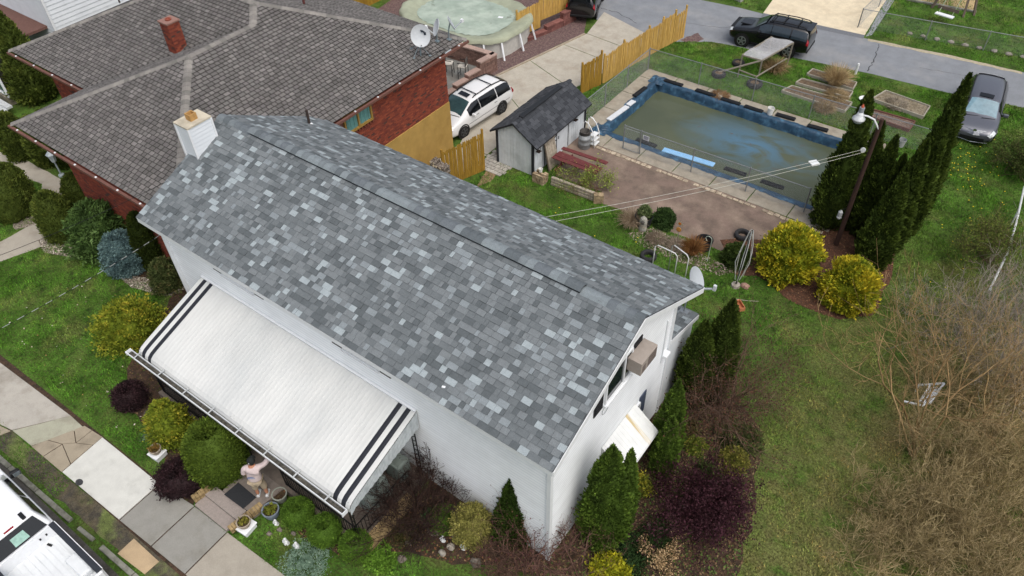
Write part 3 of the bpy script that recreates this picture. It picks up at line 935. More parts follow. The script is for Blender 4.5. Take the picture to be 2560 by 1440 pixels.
# scalloped side valances, corrugated
M_VAL = mat('weathered_valance', 'b9c0c4', .5, var=.12, scale=4, c3='8d979c', s3=3.0, t3=(.5, .8), stretch=(1, 2, .5))
for xx, lab in ((AX1 + .015, 1), (AX0 - .015, 0)):
    mb = MB()
    ny = 30
    for i in range(ny):
        for j in range(4):
            ya = 9.14 + (6.0 - 9.14) * (i + j / 4) / ny; yb = 9.14 + (6.0 - 9.14) * (i + (j + 1) / 4) / ny
            def top(y):
                for (y0, z0), (y1, z1) in zip(AP, AP[1:]):
                    if y1 <= y <= y0: return z0 + (z1 - z0) * (y - y0) / (y1 - y0)
                return AP[-1][1]
            def drop(y): return .32 + .40 * (y - 6) / 3.1 + .05 * abs(math.sin((9.14 - y) / (9.14 - 6.0) * 15 * PI))
            dx = .014 if j % 2 else 0
            dx2 = .014 if (j + 1) % 2 else 0
            mb.faces([(xx + dx, ya, top(ya)), (xx + dx2, yb, top(yb)), (xx + dx2, yb, top(yb) - drop(yb)), (xx + dx, ya, top(ya) - drop(ya))], ((0, 1, 2, 3),))
    mb.build('valance', M_VAL, aw)
# gutter with hangers and leaf litter
gt = MB()
gp = [(5.93, 2.66), (5.93, 2.54), (5.80, 2.53), (5.77, 2.60), (5.77, 2.67), (5.745, 2.67), (5.745, 2.58), (5.79, 2.5), (5.95, 2.5), (5.95, 2.66)]
for (a, b) in zip(gp, gp[1:] + gp[:1]):
    gt.poly([(-21.45, a[0], a[1]), (-21.45, b[0], b[1]), (-10.86, b[0], b[1]), (-10.86, a[0], a[1])])
gutter = gt.build('gutter', M_TRIM, aw)
for x in (-21.46, -10.85):
    MB().box(x, 5.845, 2.585, .02, .22, .18).build('end_cap', M_TRIM, gutter)
MB().box(-16.15, 5.86, 2.565, 10.5, .12, .05).build('leaf_litter', mat('gutter_muck', '56534c', .95, c2='37362f', var=.4, scale=9, bump=.8, bscale=40), gutter)
for i in range(8):
    x = -20.95 + i * 1.34
    MB().bar((x, 5.75, 2.69), (x + .03, 6.03, 2.75), .05, .012).build('gutter_hanger', mat('hanger_zinc', 'c3c6c5', .4, metal=.3), gutter)

# ================================================================ PORCH
porch = thing('porch', 'dark shaded porch with tan brick edge under the white awning', 'porch', (-16, 7.5, 0))
M_PFLOOR = mat('porch_floor', '6b625a', .85, c2='5a524b', var=.15, scale=2)
MB().box(-16.0, 7.55, .17, 10.4, 3.2, .36).build('floor_slab', M_PFLOOR, porch)
MB().prism([(-15.95, 4.72), (-14.5, 4.72), (-14.35, 5.95), (-15.95, 5.95)], .0, .352).build('landing', mat('landing_stone', '726a63', .85, var=.15), porch)
MB().prism([(-16.45, 3.88), (-14.85, 3.90), (-14.85, 4.32), (-16.45, 4.30)], .0, .12).build('step', mat('step_granite', '8f8680', .85, var=.1, fine=.2, fscale=60), porch, bevel=.01)
MB().prism([(-16.4, 4.30), (-14.8, 4.32), (-14.8, 4.74), (-16.4, 4.72)], .0, .24).build('step', MATS['step_granite'], porch, bevel=.01)
M_TBRICK = mat('tan_brick', '9a8560', .9, c2='85724f', var=.2, objvar=.2)
bk = MB().box(0, 0, 0, .095, .2, .07).mesh('brick', M_TBRICK)
def brick_run(a, b, z, w=2, courses=1):
    a, b = Vector(a), Vector(b)
    n = int((b - a).length / .105)
    d = (b - a).normalized(); ang = math.atan2(d.y, d.x)
    nn = Vector((-d.y, d.x))
    for c in range(courses):
        for i in range(n):
            for k in range(w):
                p = a + d * (i + .5) * ((b - a).length / n) + nn * (.105 + k * .21 - w * .105)
                piece('brick', bk, porch, (p.x, p.y, z - c * .075), rz=ang + random.uniform(-.03, .03))
brick_run((-14.68, 3.95), (-14.52, 5.15), .33, 1, 3)
brick_run((-16.55, 3.95), (-16.35, 5.2), .33, 1, 3)
brick_run((-10.72, 5.95), (-10.72, 8.2), .36, 2, 3)
MB().box(-10.72, 7.1, .07, .36, 2.4, .14).build('edge_base', M_PFLOOR, porch)
# front door and dark window behind the awning shade
MB().box(-15.2, 9.14, 1.4, .95, .05, 2.05).build('door', mat('door_white', 'cfd3d5', .5), porch)
MB().box(-12.8, 9.14, 1.6, 1.6, .05, 1.2).build('porch_window', M_GLASS, porch)
mt = MB().prism([(-15.78,4.65,0.37)[:2], (-15.75,5.22,0.37)[:2], (-14.83,5.20,0.37)[:2], (-14.85,4.68,0.37)[:2]], .354, .368)
o = mt.build('doormat', mat('black_rubber_mat', '26282b', .95, var=.2, scale=20, bump=.5, bscale=120)); tag(o, 'black rubber doormat on the porch landing', 'doormat')
# wrought iron rail and posts
M_IRON = mat('black_iron', '131417', .5, metal=.3)
rail = thing('porch_railing', 'black wrought iron porch railing under the awning gutter', 'railing', (-12.5, 6, .35))
def rail_run(a, b, z0=.38, h=.85, step=.13):
    a, b = Vector(a), Vector(b)
    for z in (z0 + .1, z0 + h):
        MB().bar((a.x, a.y, z), (b.x, b.y, z), .035, .03).build('rail', M_IRON, rail)
    n = int((b - a).length / step)
    for i in range(n + 1):
        p = a.lerp(b, i / n)
        MB().bar((p.x, p.y, z0), (p.x, p.y, z0 + h), .018).build('baluster', M_IRON, rail)
rail_run((-14.3, 6.08), (-11.0, 6.08))
rail_run((-11.0, 6.08), (-11.0, 8.5))
rail_run((-20.9, 6.08), (-16.2, 6.08))
for (x, y) in ((-14.3, 6.1), (-11.0, 6.1), (-16.1, 6.1), (-20.95, 6.1), (-11.0, 9.0)):
    pst = MB()
    for dx in (-.08, .08): pst.bar((x + dx, y, .36), (x + dx, y, 2.75), .03)
    for k in range(9): pst.bar((x - .08, y, .5 + k * .25), (x + .08, y, .62 + k * .25), .018)
    pst.build('iron_post', M_IRON, rail)['kind'] = 'stuff'
# covered patio furniture
cf = thing('covered_armchair', 'porch armchair under a grey green fabric cover', 'chair', (-11.9, 7.8, .35))
M_COV = mat('grey_green_cover', '76817c', .8, var=.1, scale=3, bump=.3, bscale=8)
cv = MB()
cv.faces([(-12.45, 6.95, .36), (-11.3, 6.95, .36), (-11.3, 8.0, .36), (-12.45, 8.0, .36), (-12.4, 7.0, .92), (-11.35, 7.0, .92), (-11.35, 7.5, .98), (-12.4, 7.5, .98), (-11.38, 7.6, 1.35), (-12.38, 7.6, 1.35), (-11.38, 7.9, 1.38), (-12.38, 7.9, 1.38)],
         ((0, 1, 5, 4), (4, 5, 6, 7), (7, 6, 8, 9), (9, 8, 10, 11), (11, 10, 2, 3), (1, 2, 10, 8, 6, 5), (0, 4, 7, 9, 11, 3)))
cv.build('cover', M_COV, cf, bevel=.05)
cg = thing('covered_grill', 'boxy item under a pale green grey cover beside the iron porch post', 'covered grill', (-11.5, 8.6, .35))
cv = MB().box(-11.6, 8.6, .82, .7, .55, .9); cv.build('cover', M_COV, cg, bevel=.08)
MB().tube([(-11.9, 8.35, 1.3), (-11.3, 8.35, 1.3)], .06, 8).build('cover_roll', M_COV, cg)

# ================================================================ FRONT GARDEN THINGS
M_POTC = mat('pot_concrete', '9a8f80', .85, var=.2, scale=8)
M_POTB = mat('pot_blue_grey', '6f7a85', .6, var=.15, scale=5)
M_POTG = mat('pot_grey_green', '8d9388', .7, var=.15)
M_SOIL = mat('potting_soil', '3a2c20', .95, c2='4b3d28', var=.3, scale=14, bump=.8)
M_LEAF = mat('leaf', 'ffffff', .7, attr=True, var=.12, scale=5, spec=.25)
def tuft(parent, c, r, n, h, ca, cb, name='plant'):
    rng = np.random.default_rng(int(abs(c[0] * 100 + c[1] * 10)))
    th = rng.uniform(0, 2 * PI, n); rr = r * np.sqrt(rng.uniform(0, 1, n))
    P = np.stack([c[0] + rr * np.cos(th), c[1] + rr * np.sin(th), np.full(n, c[2])], 1)
    D = np.stack([rng.normal(0, .5, n), rng.normal(0, .5, n), np.ones(n)], 1); D /= np.linalg.norm(D, axis=1)[:, None]
    S = np.cross(D, rng.normal(0, 1, (n, 3))); S /= np.linalg.norm(S, axis=1)[:, None]
    hh = h * rng.uniform(.5, 1.2, n)[:, None]; w = hh * .28
    V = np.stack([P, P + D * hh * .5 + S * w, P + D * hh, P + D * hh * .5 - S * w], 1).reshape(-1, 3)
    mixv = rng.uniform(0, 1, n)[:, None]
    Cc = np.array(lin(ca)) * (1 - mixv) + np.array(lin(cb)) * mixv
    return np_mesh(name, V, np.arange(4 * n).reshape(-1, 4), np.repeat(Cc, 4, 0), M_LEAF, parent)
def pot(name, label, loc, r, h, m, pedestal=False, plant=('6b6a2a', '8f8a3a'), np_=60, z0=0.0, sq=1.0):
    t = thing(name, label, 'planter', (*loc, z0))
    z = z0
    if pedestal:
        MB().box(loc[0], loc[1], z + .1, r * 2.1, r * 2.1, .2, .1).build('pedestal', M_TRIM, t, bevel=.02)
        MB().box(loc[0], loc[1], z + .225, r * 2.4, r * 2.4, .05, .1).build('pedestal_slab', M_TRIM, t, bevel=.01)
        z += .25
    MB().lathe([(r * .72, 0), (r * .85, h * .3), (r * .97, h * .8), (r * 1.06, h * .86), (r * 1.06, h), (r * .9, h), (r * .88, h * .82)], 26, (*loc, z), cap=False, sq=(1, sq)).build('bowl', m, t, smooth=False)
    MB().lathe([(r * .9, h * .82), (r * .5, h * .86), (.001, h * .88)], 20, (*loc, z), cap=False, sq=(1, sq)).build('soil', M_SOIL, t)
    tuft(t, (*loc, z + h * .84), r * .75, np_, .16, *plant)
    return t
pot('planter', 'round stone planter on a white pedestal beside the front steps', (-14.42,4.36), .22, .24, M_POTC, True)
pot('planter', 'round stone planter on a white pedestal on the lawn by the burgundy shrub', (-19.11,4.37), .2, .22, M_POTC, True, ('6b6a2a', '7a5a30'))
pot('planter', 'blue grey glazed pot with mossy plants beside the step bricks', (-14.11,5.17), .27, .38, M_POTB, False, ('7c8030', '5f6a28'), 120)
pot('planter', 'grey green pot of bare soil against the porch railing', (-14.32,5.73), .24, .36, M_POTG, False, ('6a4a30', '5a4030'), 10)
# white garden figures: small, roughly carved
M_FIG = mat('white_plaster', 'cfd2d2', .7, var=.15, scale=20)
def figure(label, loc, h, lean=0.0):
    t = thing('garden_figure', label, 'figurine', loc)
    x, y = loc
    MB().lathe([(h * .3, 0), (h * .32, h * .08), (h * .24, h * .12), (h * .26, h * .35), (h * .2, h * .55), (h * .12, h * .66)], 12, (x, y, 0), sq=(1, .8)).build('body', M_FIG, t)
    MB().lathe([(.01, h * .62), (h * .13, h * .68), (h * .15, h * .8), (h * .1, h * .92), (.01, h * .96)], 10, (x + lean, y, 0)).build('head', M_FIG, t)
    MB().tube([(x - h * .22, y, h * .5), (x - h * .3, y - h * .12, h * .35), (x - h * .1, y - h * .24, h * .38)], h * .06, 6).build('arm', M_FIG, t)
    MB().tube([(x + h * .22, y, h * .5), (x + h * .3, y - h * .12, h * .35), (x + h * .1, y - h * .24, h * .38)], h * .06, 6).build('arm', M_FIG, t)
figure('small white garden figure beside the blue grey pot', (-13.77,5.03), .3)
figure('white garden figure on the ground cover between the clipped round bushes', (-13.00,4.77), .34)
figure('thin white garden figure in the blue green ground cover', (-12.62,4.88), .34)
figure('white garden figure among the rocks below the speckled shrub', (-8.32,7.93), .36)
figure('white garden figure nearest the brick porch edge', (-9.01,7.74), .3)
M_ROCK = mat('garden_rock', '7c746a', .95, c2='5f5850', var=.25, scale=6, bump=.6, bscale=18)
M_ROCKL = mat('pale_rock', '9c978e', .95, c2='857d72', var=.2, scale=7, bump=.6, bscale=18)
def rock(name, label, loc, r, h, m, seed):
    rr = random.Random(seed)
    mb = MB()
    n = 9
    rings = [(.85, 0), (1, .35), (.8, .75), (.4, 1)]
    a0 = [rr.uniform(.75, 1.2) for _ in range(n)]
    v = [(loc[0] + r * q * a0[k] * math.cos(2 * PI * k / n), loc[1] + r * q * a0[k] * .8 * math.sin(2 * PI * k / n), h * z + rr.uniform(-.1, .1) * h * (z > 0)) for q, z in rings for k in range(n)]
    fs = [(i * n + k, i * n + (k + 1) % n, (i + 1) * n + (k + 1) % n, (i + 1) * n + k) for i in range(3) for k in range(n)] + [tuple(range(3 * n, 4 * n))]
    mb.faces(v, fs)
    o = mb.build(name, m)
    return tag(o, label, 'rock')
RK = [((-9.45,7.79), .3, .2, M_ROCK, 'broad dark rock in front of the brick porch edge'), ((-9.64,6.50), .2, .2, M_ROCK, 'upright brown rock in the front bed below the clipped bushes'),
      ((-9.84,7.00), .14, .12, M_ROCK, 'small dark rock between the brick edge and the leaf litter'), ((-9.29,7.82), .16, .2, M_ROCKL, 'pale rock next to the yellow flower'),
      ((-8.66,7.72), .2, .18, M_ROCKL, 'pale rounded rock between white figures'), ((-8.75,7.38), .16, .15, M_ROCKL, 'tan rock below the white figure'),
      ((-8.76,8.03), .14, .18, M_ROCKL, 'pale upright rock beside the speckled shrub'), ((-7.69,7.74), .28, .22, M_ROCK, 'big brown rock among the bare vines'),
      ((-13.69,4.66), .13, .1, M_ROCK, 'purple grey stone beside the pedestal planter'), ((-13.52,4.95), .14, .1, M_ROCK, 'flat grey stone under the first clipped bush'), ((-13.05,5.12), .12, .1, M_ROCK, 'dark stone at the foot of the clipped bushes')]
for i, (q, r, h, m, lab) in enumerate(RK): rock('garden_rock', lab, q, r * .8, h, m, i)
# curved stone by the gable bed
cs = MB()
pts = [Vector((*q, .05)) for q in ((-3.98,11.96), (-3.79,11.71), (-3.56,11.67), (-3.37,11.73))]
cs.tube(pts, .1, 7)
o = cs.build('curved_edging_stone', M_ROCK); tag(o, 'curved grey edging stone lying under the burgundy barberry', 'edging stone')


# ================================================================ NEIGHBOUR: brick house with hipped brown roof
nb = thing('brick_house', 'red brick house with a brown hipped shingle roof', 'house', (-28, 17, 0))
S_, ZE = .405, 5.5
FR, FL, RRc = (-22.3, 9.6, ZE), (-33.5, 9.6, ZE), (-22.3, 26.06, ZE)
Aa, R2, Tt = (-27.9, 15.2, 7.768), (-27.9, 18.55, 7.768), (-28.85, 19.5, 8.153)
WL, WT = (-39.85, 12.95, ZE), (-33.3, 19.5, 8.153)
RL = (-39.85, 26.06, ZE)
M_BROOF = mat('brown_shingle', 'ffffff', .95, attr=True, var=.16, scale=.9, fine=.16, fscale=40, spec=.15)
M_BDECK = mat('brown_roof_felt', '2a2725', .95)
dk = MB()
dk.poly([FR, RRc, Tt, R2, Aa]); dk.poly([FL, FR, Aa]); dk.poly([Aa, R2, (-33.5, 12.95, ZE), FL])
dk.poly([WL, (-33.5, 12.95, ZE), R2, Tt, WT]); dk.poly([RRc, RL, WT, Tt]); dk.poly([RL, WL, WT])
dk.build('roof_deck', M_BDECK, nb)
BT = [lin(c) for c in ('605e5c', '676563', '6e6b69', '656261', '757270')]
BW = [22, 30, 24, 14, 10]
br = Roof(nb, M_BROOF, 'brown')
cs_ = math.hypot(1, S_)
# right face: eave along +Y, up-slope towards -X
def rf_uv(p): return (p[1] - FR[1], (FR[0] - p[0]) * cs_)
br.face((FR[0] + .02, FR[1], ZE - .004), (0, 1, 0), (-1, 0, S_), [rf_uv(p) for p in (FR, RRc, Tt, R2, Aa)], .185, (.22, .26, .3), BT, BW, h=.02, gap=.034, vgap=.026, seed=21, raised=.004)
def ff_uv(p): return (p[0] - FL[0], (p[1] - FL[1]) * cs_)
br.face((FL[0], FL[1] - .02, ZE - .004), (1, 0, 0), (0, 1, S_), [ff_uv(p) for p in (FL, FR, Aa)], .185, (.22, .26, .3), BT, BW, h=.02, gap=.034, vgap=.026, seed=22, raised=.004)
def wf_uv(p): return (p[0] - WL[0], (p[1] - WL[1]) * cs_)
br.face((WL[0], WL[1] - .02, ZE - .004), (1, 0, 0), (0, 1, S_), [wf_uv(p) for p in (WL, (-33.5, 12.95), R2, Tt, WT)], .185, (.22, .26, .3), BT, BW, h=.02, gap=.034, vgap=.026, seed=23, raised=.004)
br.face((RRc[0], RRc[1] + .02, ZE - .004), (-1, 0, 0), (0, -1, S_), [(RRc[0] - p[0], (RRc[1] - p[1]) * cs_) for p in (RRc, RL, WT, Tt)], .185, (.22, .26, .3), BT, BW, h=.02, gap=.034, vgap=.026, seed=24, raised=.004)
br.face((FL[0] - .02, 12.95, ZE - .004), (0, -1, 0), (1, 0, S_), [(0, 0), (3.35, 0), (-2.25, 5.6 * cs_), (-5.6, 5.6 * cs_)], .185, (.22, .26, .3), BT, BW, h=.02, gap=.03, vgap=.024, seed=25, raised=.004)
br.emit(300)
HT = [lin(c) for c in ('7c7975', '72706c', '84817c')]
for k, (a, b) in enumerate(((FR, Aa), (FL, Aa), (Aa, R2), (R2, Tt), (RRc, Tt), (WL, WT), (WT, Tt))):
    hip_caps(nb, a, b, M_BROOF, w=.17, step=.24, lift=.025, roll=.35 if a[2] != b[2] else .4, tones=HT, seed=30 + k)
# gutters under the eaves
M_GUT = mat('brown_gutter', '6b4a41', .6, var=.2)
for a, b in (((-22.22, 9.5, 5.4), (-22.22, 26.1, 5.4)), ((-33.6, 9.5, 5.4), (-22.2, 9.5, 5.4)), ((-39.9, 12.86, 5.4), (-33.6, 12.86, 5.4))):
    gu = MB().bar(a, b, .11, .1).build('gutter', M_GUT, nb)
    n = int((Vector(b) - Vector(a)).length / 1.3)
    for i in range(n):
        p = Vector(a).lerp(Vector(b), (i + .5) / n)
        MB().box(p.x, p.y, 5.465, .07, .07, .03).build('gutter_hanger', M_TRIM, gu)
# walls: mortar core, bricks, yellow painted base
M_MORT = mat('mortar', '6e4a3f', .95, var=.1)
wl_ = MB()
def wallbox(x0, x1, y0, y1, z0, z1): wl_.box((x0 + x1) / 2, (y0 + y1) / 2, (z0 + z1) / 2, x1 - x0, y1 - y0, z1 - z0)
wallbox(-32.6, -22.6, 10.6, 24.75, 0, 5.42)
wl_.build('wall', M_MORT, nb)
wl_ = MB(); wallbox(-39.0, -32.6, 13.9, 25.7, 0, 5.42); wl_.build('wing_wall', M_MORT, nb)
MB().box(-22.63, 17.68, 1.35, .2, 14.1, 2.7).build('painted_base', mat('yellow_stucco', 'a8894a', .9, var=.12, scale=1.2, bump=.4, bscale=50, c3='97793d', s3=.6, t3=(.5, .75)), nb)
M_BRICK = mat('red_brick', 'ffffff', .9, attr=True, var=.12, scale=10, bump=.3, bscale=60)
BRT = [lin(c) for c in ('7c3b2c', '87422f', '6b3329', '934b35', '4c3630', '743a2c')]
BRW = [26, 26, 18, 10, 6, 14]
bricks = []
def brick_wall(O, U, w, z0, z1, seed, hole=None):
    r = random.Random(seed)
    O, U = Vector(O), Vector(U)
    N = U.cross(Vector((0, 0, 1)))
    k = 0
    z = z0
    while z < z1 - .06:
        u = -(.105 if k % 2 else 0)
        while u < w - .05:
            a, b = max(u, 0), min(u + .2, w)
            if not (hole and a < hole[1] and b > hole[0] and z < hole[3] and z + .062 > hole[2]):
                bricks.append((O + U * a + Vector((0, 0, z)), U, N, b - a, r.choices(range(6), BRW)[0]))
            u += .212
        z += .074; k += 1
brick_wall((-22.6, 15.0, 0), (0, 1, 0), 9.75, 2.7, 5.38, 5, (2.95, 4.75, 4.3, 5.3))
brick_wall((-32.6, 10.6, 0), (1, 0, 0), 10.0, .6, 5.38, 6)
brick_wall((-39.0, 13.9, 0), (1, 0, 0), 6.3, .6, 5.38, 7)
bmesh_ = {}
def one_brick(mb, O, U, N, L, t):
    mb.obox(O, U * L, N * .014, (0, 0, .064), BRT[t])
order = sorted(range(len(bricks)), key=lambda i: (bricks[i][0] - Vector((-22.6, 24.7, 5.2))).length)
singles = set(i for i in order if abs(bricks[i][3] - .2) < .001 and bricks[i][1].y > .5)
singles = set(sorted(singles, key=lambda i: (bricks[i][0] - Vector((-22.6, 23.5, 4.0))).length)[:300])
jm = MB()
for i, (O, U, N, L, t) in enumerate(bricks):
    if i in singles:
        if t not in bmesh_:
            mb = MB(); one_brick(mb, Vector((0, 0, 0)), Vector((0, 1, 0)), Vector((1, 0, 0)), .2, t); bmesh_[t] = mb.mesh('brick', M_BRICK)
        piece('brick', bmesh_[t], nb, O)
    else:
        one_brick(jm, O, U, N, L, t)
o = jm.build('brickwork', M_BRICK, nb); o['kind'] = 'stuff'
# side window with ochre frame and teal curtains
M_OCH = mat('ochre_wood', '9a7a3c', .7, var=.15)
wy0, wy1, wz0, wz1 = 18.02, 19.66, 4.38, 5.28
f = MB()
f.box(-22.55, (wy0 + wy1) / 2, wz0 + .04, .12, wy1 - wy0, .09); f.box(-22.55, (wy0 + wy1) / 2, wz1 - .04, .12, wy1 - wy0, .08)
for y in (wy0 + .04, (wy0 + wy1) / 2, wy1 - .04): f.box(-22.55, y, (wz0 + wz1) / 2, .118, .08, wz1 - wz0 - .18)
w = f.build('window', M_OCH, nb)
for k in range(14):
    MB().box(-22.585 + .012 * (k % 2), wy0 + .1 + k * .108, (wz0 + wz1) / 2, .02, .1, wz1 - wz0 - .16).build('curtain_fold', mat('teal_curtain', '5f8f8c', .6, objvar=.2, spec=.6), w)
for k in range(10):
    MB().box(-22.56, wy0 + .08 + k * .17, wz0 - .06, .12, .07, .12).build('sill_brick', mat('sill_brick', '6e3b2e', .9, objvar=.15), w)
# red brick chimney on the wing roof
bc = MB().box(-30.55, 16.3, 7.25, .56, .56, 1.7).build('chimney', M_MORT, nb)
cb = MB()
z = 6.6; k = 0
while z < 8.02:
    for (ox, oy, ux, uy) in ((-30.83, 16.02, 1, 0), (-30.27, 16.02, 0, 1), (-30.27, 16.58, -1, 0), (-30.83, 16.58, 0, -1)):
        u = 0 if k % 2 == 0 else -.1
        while u < .55:
            a, b = max(u, 0), min(u + .19, .56)
            U = Vector((ux, uy, 0)); N = U.cross(Vector((0, 0, 1)))
            if b - a > .03:
                bb = MB(); one_brick(bb, Vector((ox, oy, z)) + U * a, U, N, b - a - .008, random.choices(range(6), BRW)[0]); bb.build('brick', M_BRICK, bc)
            u += .2
    z += .078; k += 1
MB().box(-30.55, 16.3, 8.13, .66, .66, .07).build('chimney_cap', mat('cap_clay', '8a6a60', .9, var=.2), bc)
MB().lathe([(.13, 8.16), (.14, 8.22), (.09, 8.22), (.08, 8.17)], 14, (-30.55, 16.3, 0)).build('flue', mat('flue_clay', '8a4a3a', .8), bc)
MB().lathe([(.06, 7.2), (.06, 8.05)], 10, (-28.6, 22.0, 0)).build('vent_pipe', mat('rust_vent', '5c3330', .7), nb)
MB().lathe([(.04, 7.0), (.04, 7.9)], 10, (-36.5, 17.4, 0)).build('vent_pipe', mat('iron_vent', '4a4542', .7), nb)
# front door recess, porch post with bare vines
MB().box(-34.2, 13.22, 1.4, 1.0, .06, 2.2).build('door', mat('dark_brown_door', '4a3626', .6), nb)

# three satellite dishes on the eave
M_LOGO = mat('dark_print', '1f2733', .5)
d1 = thing('satellite_dish', 'largest satellite dish on a tripod mast at the brown roof edge', 'satellite dish', (-22.8, 23.1, 5.75))
c1 = Vector((-22.6, 23.3, 6.75))
_, u, w_, aim = dish(d1, c1, (.75, -.85, .25), .5, M_DISHW, M_DISHW)
for k, (a, b, l, wd, rot) in enumerate(((-.12, .18, .16, .07, .6), (-.2, .08, .1, .12, .0), (-.04, .2, .12, .04, 1.2))):
    p = c1 + u * a + w_ * b + aim * .055
    uu = u * math.cos(rot) + w_ * math.sin(rot); ww = -u * math.sin(rot) + w_ * math.cos(rot)
    MB().poly([p - uu * l / 2 - ww * wd / 2, p + uu * l / 2 - ww * wd / 2, p + uu * l / 2 + ww * wd / 2, p - uu * l / 2 + ww * wd / 2]).build('logo_mark', M_LOGO, d1)
M_MAST = mat('mast_blue_grey', '8b9aa0', .5, metal=.4)
MB().tube([c1 - aim * .05, (-22.75, 23.35, 6.3), (-22.78, 23.35, 5.7)], .035, 8).build('mast', M_MAST, d1)
for q in ((-22.85, 22.95, 5.74), (-22.55, 23.7, 5.62), (-23.3, 23.3, 5.93)):
    MB().tube([(-22.76, 23.35, 6.3), q], .015, 6).build('tripod_leg', M_MAST, d1)
    MB().box(*q, .12, .12, .02).build('foot', M_MAST, d1)
MB().bar(c1 - w_ * .45, c1 + aim * .55 - w_ * .25, .04).build('feed_arm', M_DISHW, d1)
d2 = thing('satellite_dish', 'middle satellite dish with feed horn facing the ridge', 'satellite dish', (-22.95, 24.7, 5.8))
c2 = Vector((-22.75, 24.6, 6.55))
_, u, w_, aim = dish(d2, c2, (-.55, -.75, .35), .4, M_DISHW, M_DISHW)
MB().tube([c2 - aim * .03, (-22.9, 24.7, 6.2), (-22.95, 24.7, 5.78)], .03, 8).build('mast', M_MAST, d2)
MB().bar(c2 - w_ * .36, c2 + aim * .5 - w_ * .1, .04).build('feed_arm', M_DISHW, d2)
MB().box(*(c2 + aim * .52 - w_ * .08), .1, .1, .16).build('feed_horn', M_TRIM, d2)
MB().box(-22.95, 24.7, 5.8, .25, .16, .04).build('foot', M_MAST, d2)
d3 = thing('satellite_dish', 'edge on satellite dish nearest the pool corner of the brown roof', 'satellite dish', (-22.7, 25.35, 5.7))
c3 = Vector((-22.6, 25.35, 6.5))
_, u, w_, aim = dish(d3, c3, (.7, .75, .5), .36, M_DISH, M_DISH)
MB().tube([c3 - aim * .03, (-22.7, 25.3, 6.15), (-22.72, 25.3, 5.68)], .03, 8).build('mast', M_MAST, d3)
MB().bar(c3 - w_ * .33, c3 + aim * .5 - w_ * .2, .04).build('feed_arm', M_DISH, d3)
MB().box(*(c3 + aim * .52 - w_ * .18), .12, .12, .14).build('feed_horn', M_TRIM, d3)
MB().box(-22.72, 25.3, 5.7, .25, .16, .04).build('foot', M_MAST, d3)
cb_ = MB().tube([(-22.75, 23.4, 5.72), (-22.5, 23.9, 5.66), (-22.45, 24.4, 5.62), (-22.35, 24.6, 5.57), (-22.3, 24.3, 5.55)], .012, 5)
cb_.build('dish_cable', M_IRON); tag(bpy.data.objects['dish_cable'], 'black cable trailing over the brown shingles from the big dish', 'cable')

# ================================================================ RAISED PATIO WITH STEPPED WALL AND CHAIRS
M_STONE = mat('split_stone', '7c6259', .92, c2='6a5149', var=.2, objvar=.22, bump=.6, bscale=20)
M_STCAP = mat('stone_cap', '9c857b', .9, var=.15, objvar=.12)
rw = thing('patio_wall', 'stepped split stone patio wall with pink grey caps', 'wall', (-25.7, 30, 0))
def stone_wall(owner, a, b, h, th, mstone, mcap, cap=True, bl=.42, bh=.2, seed=0):
    r = random.Random(seed)
    a, b = Vector((*a, 0)), Vector((*b, 0))
    d = (b - a); L = d.length; d.normalize(); ang = math.atan2(d.y, d.x)
    rows = max(1, int(h / bh))
    for k in range(rows):
        u = -(bl / 2 if k % 2 else 0)
        while u < L - .02:
            s, e = max(u, 0), min(u + bl, L)
            if e - s > .06:
                m = a + d * (s + e) / 2
                MB().box(m.x + r.uniform(-.01, .01), m.y + r.uniform(-.01, .01), (k + .5) * bh, e - s - .012, th, bh - .012, ang).build('stone_block', mstone, owner)
            u += bl
    if cap:
        n = max(1, int(L / .6))
        for i in range(n):
            m = a + d * L * (i + .5) / n
            MB().box(m.x, m.y, rows * bh + .04, L / n - .01, th + .08, .08, ang).build('cap_stone', mcap, owner)
stone_wall(rw, (-25.75, 31.0), (-25.6, 32.4), 1.0, .3, M_STONE, M_STCAP, seed=1)
stone_wall(rw, (-25.85, 30.0), (-25.76, 31.0), .7, .3, M_STONE, M_STCAP, seed=2)
stone_wall(rw, (-25.95, 29.0), (-25.86, 30.0), .45, .3, M_STONE, M_STCAP, seed=3)
stone_wall(rw, (-26.05, 27.9), (-25.96, 29.0), .25, .3, M_STONE, M_STCAP, seed=4)
stone_wall(rw, (-25.6, 32.25), (-29.6, 32.0), 1.0, .3, M_STONE, M_STCAP, seed=5)
sheet('stone_terrace', [(-25.9, 25.2), (-25.7, 32.2), (-33, 32.0), (-33, 25.2)], .016, mat('terrace_slate', '7d7f7c', .9, c2='6d6b66', var=.15, scale=1.5))
def patio_chair(label, x, y, rz):
    t = thing('patio_chair', label, 'chair', (x, y, .02), 'tall patio chairs on the terrace', rz)
    L = dict(local=True)
    for sx in (-.24, .24):
        for sy in (-.24, .24):
            MB().bar((sx, sy, 0), (sx * .95, sy * .95, .78 if sy < 0 else 1.25), .03).build('leg', M_IRON, t, **L)
    MB().box(0, 0, .74, .5, .5, .07).build('seat', mat('chair_cushion', 'b9b4aa', .9, var=.1), t, bevel=.03, **L)
    MB().box(0, .23, 1.02, .46, .02, .42).build('backrest', mat('chair_sling', '5b5550', .8), t, **L)
    for sx in (-.27, .27):
        MB().bar((sx, -.25, .98), (sx, .25, 1.02), .03).build('armrest', M_IRON, t, **L)
    MB().bar((-.24, -.23, .3), (.24, -.23, .3), .025).build('footrest', M_IRON, t, **L)
patio_chair('tall black patio chair with grey cushion beside the stepped wall', -26.6, 30.6, -1.2)
patio_chair('second tall patio chair with pale cushion closer to the brick house', -27.5, 30.4, 2.0)
tb = thing('patio_table', 'grey patio table between the tall chairs', 'table', (-27.2, 31.2, .02))
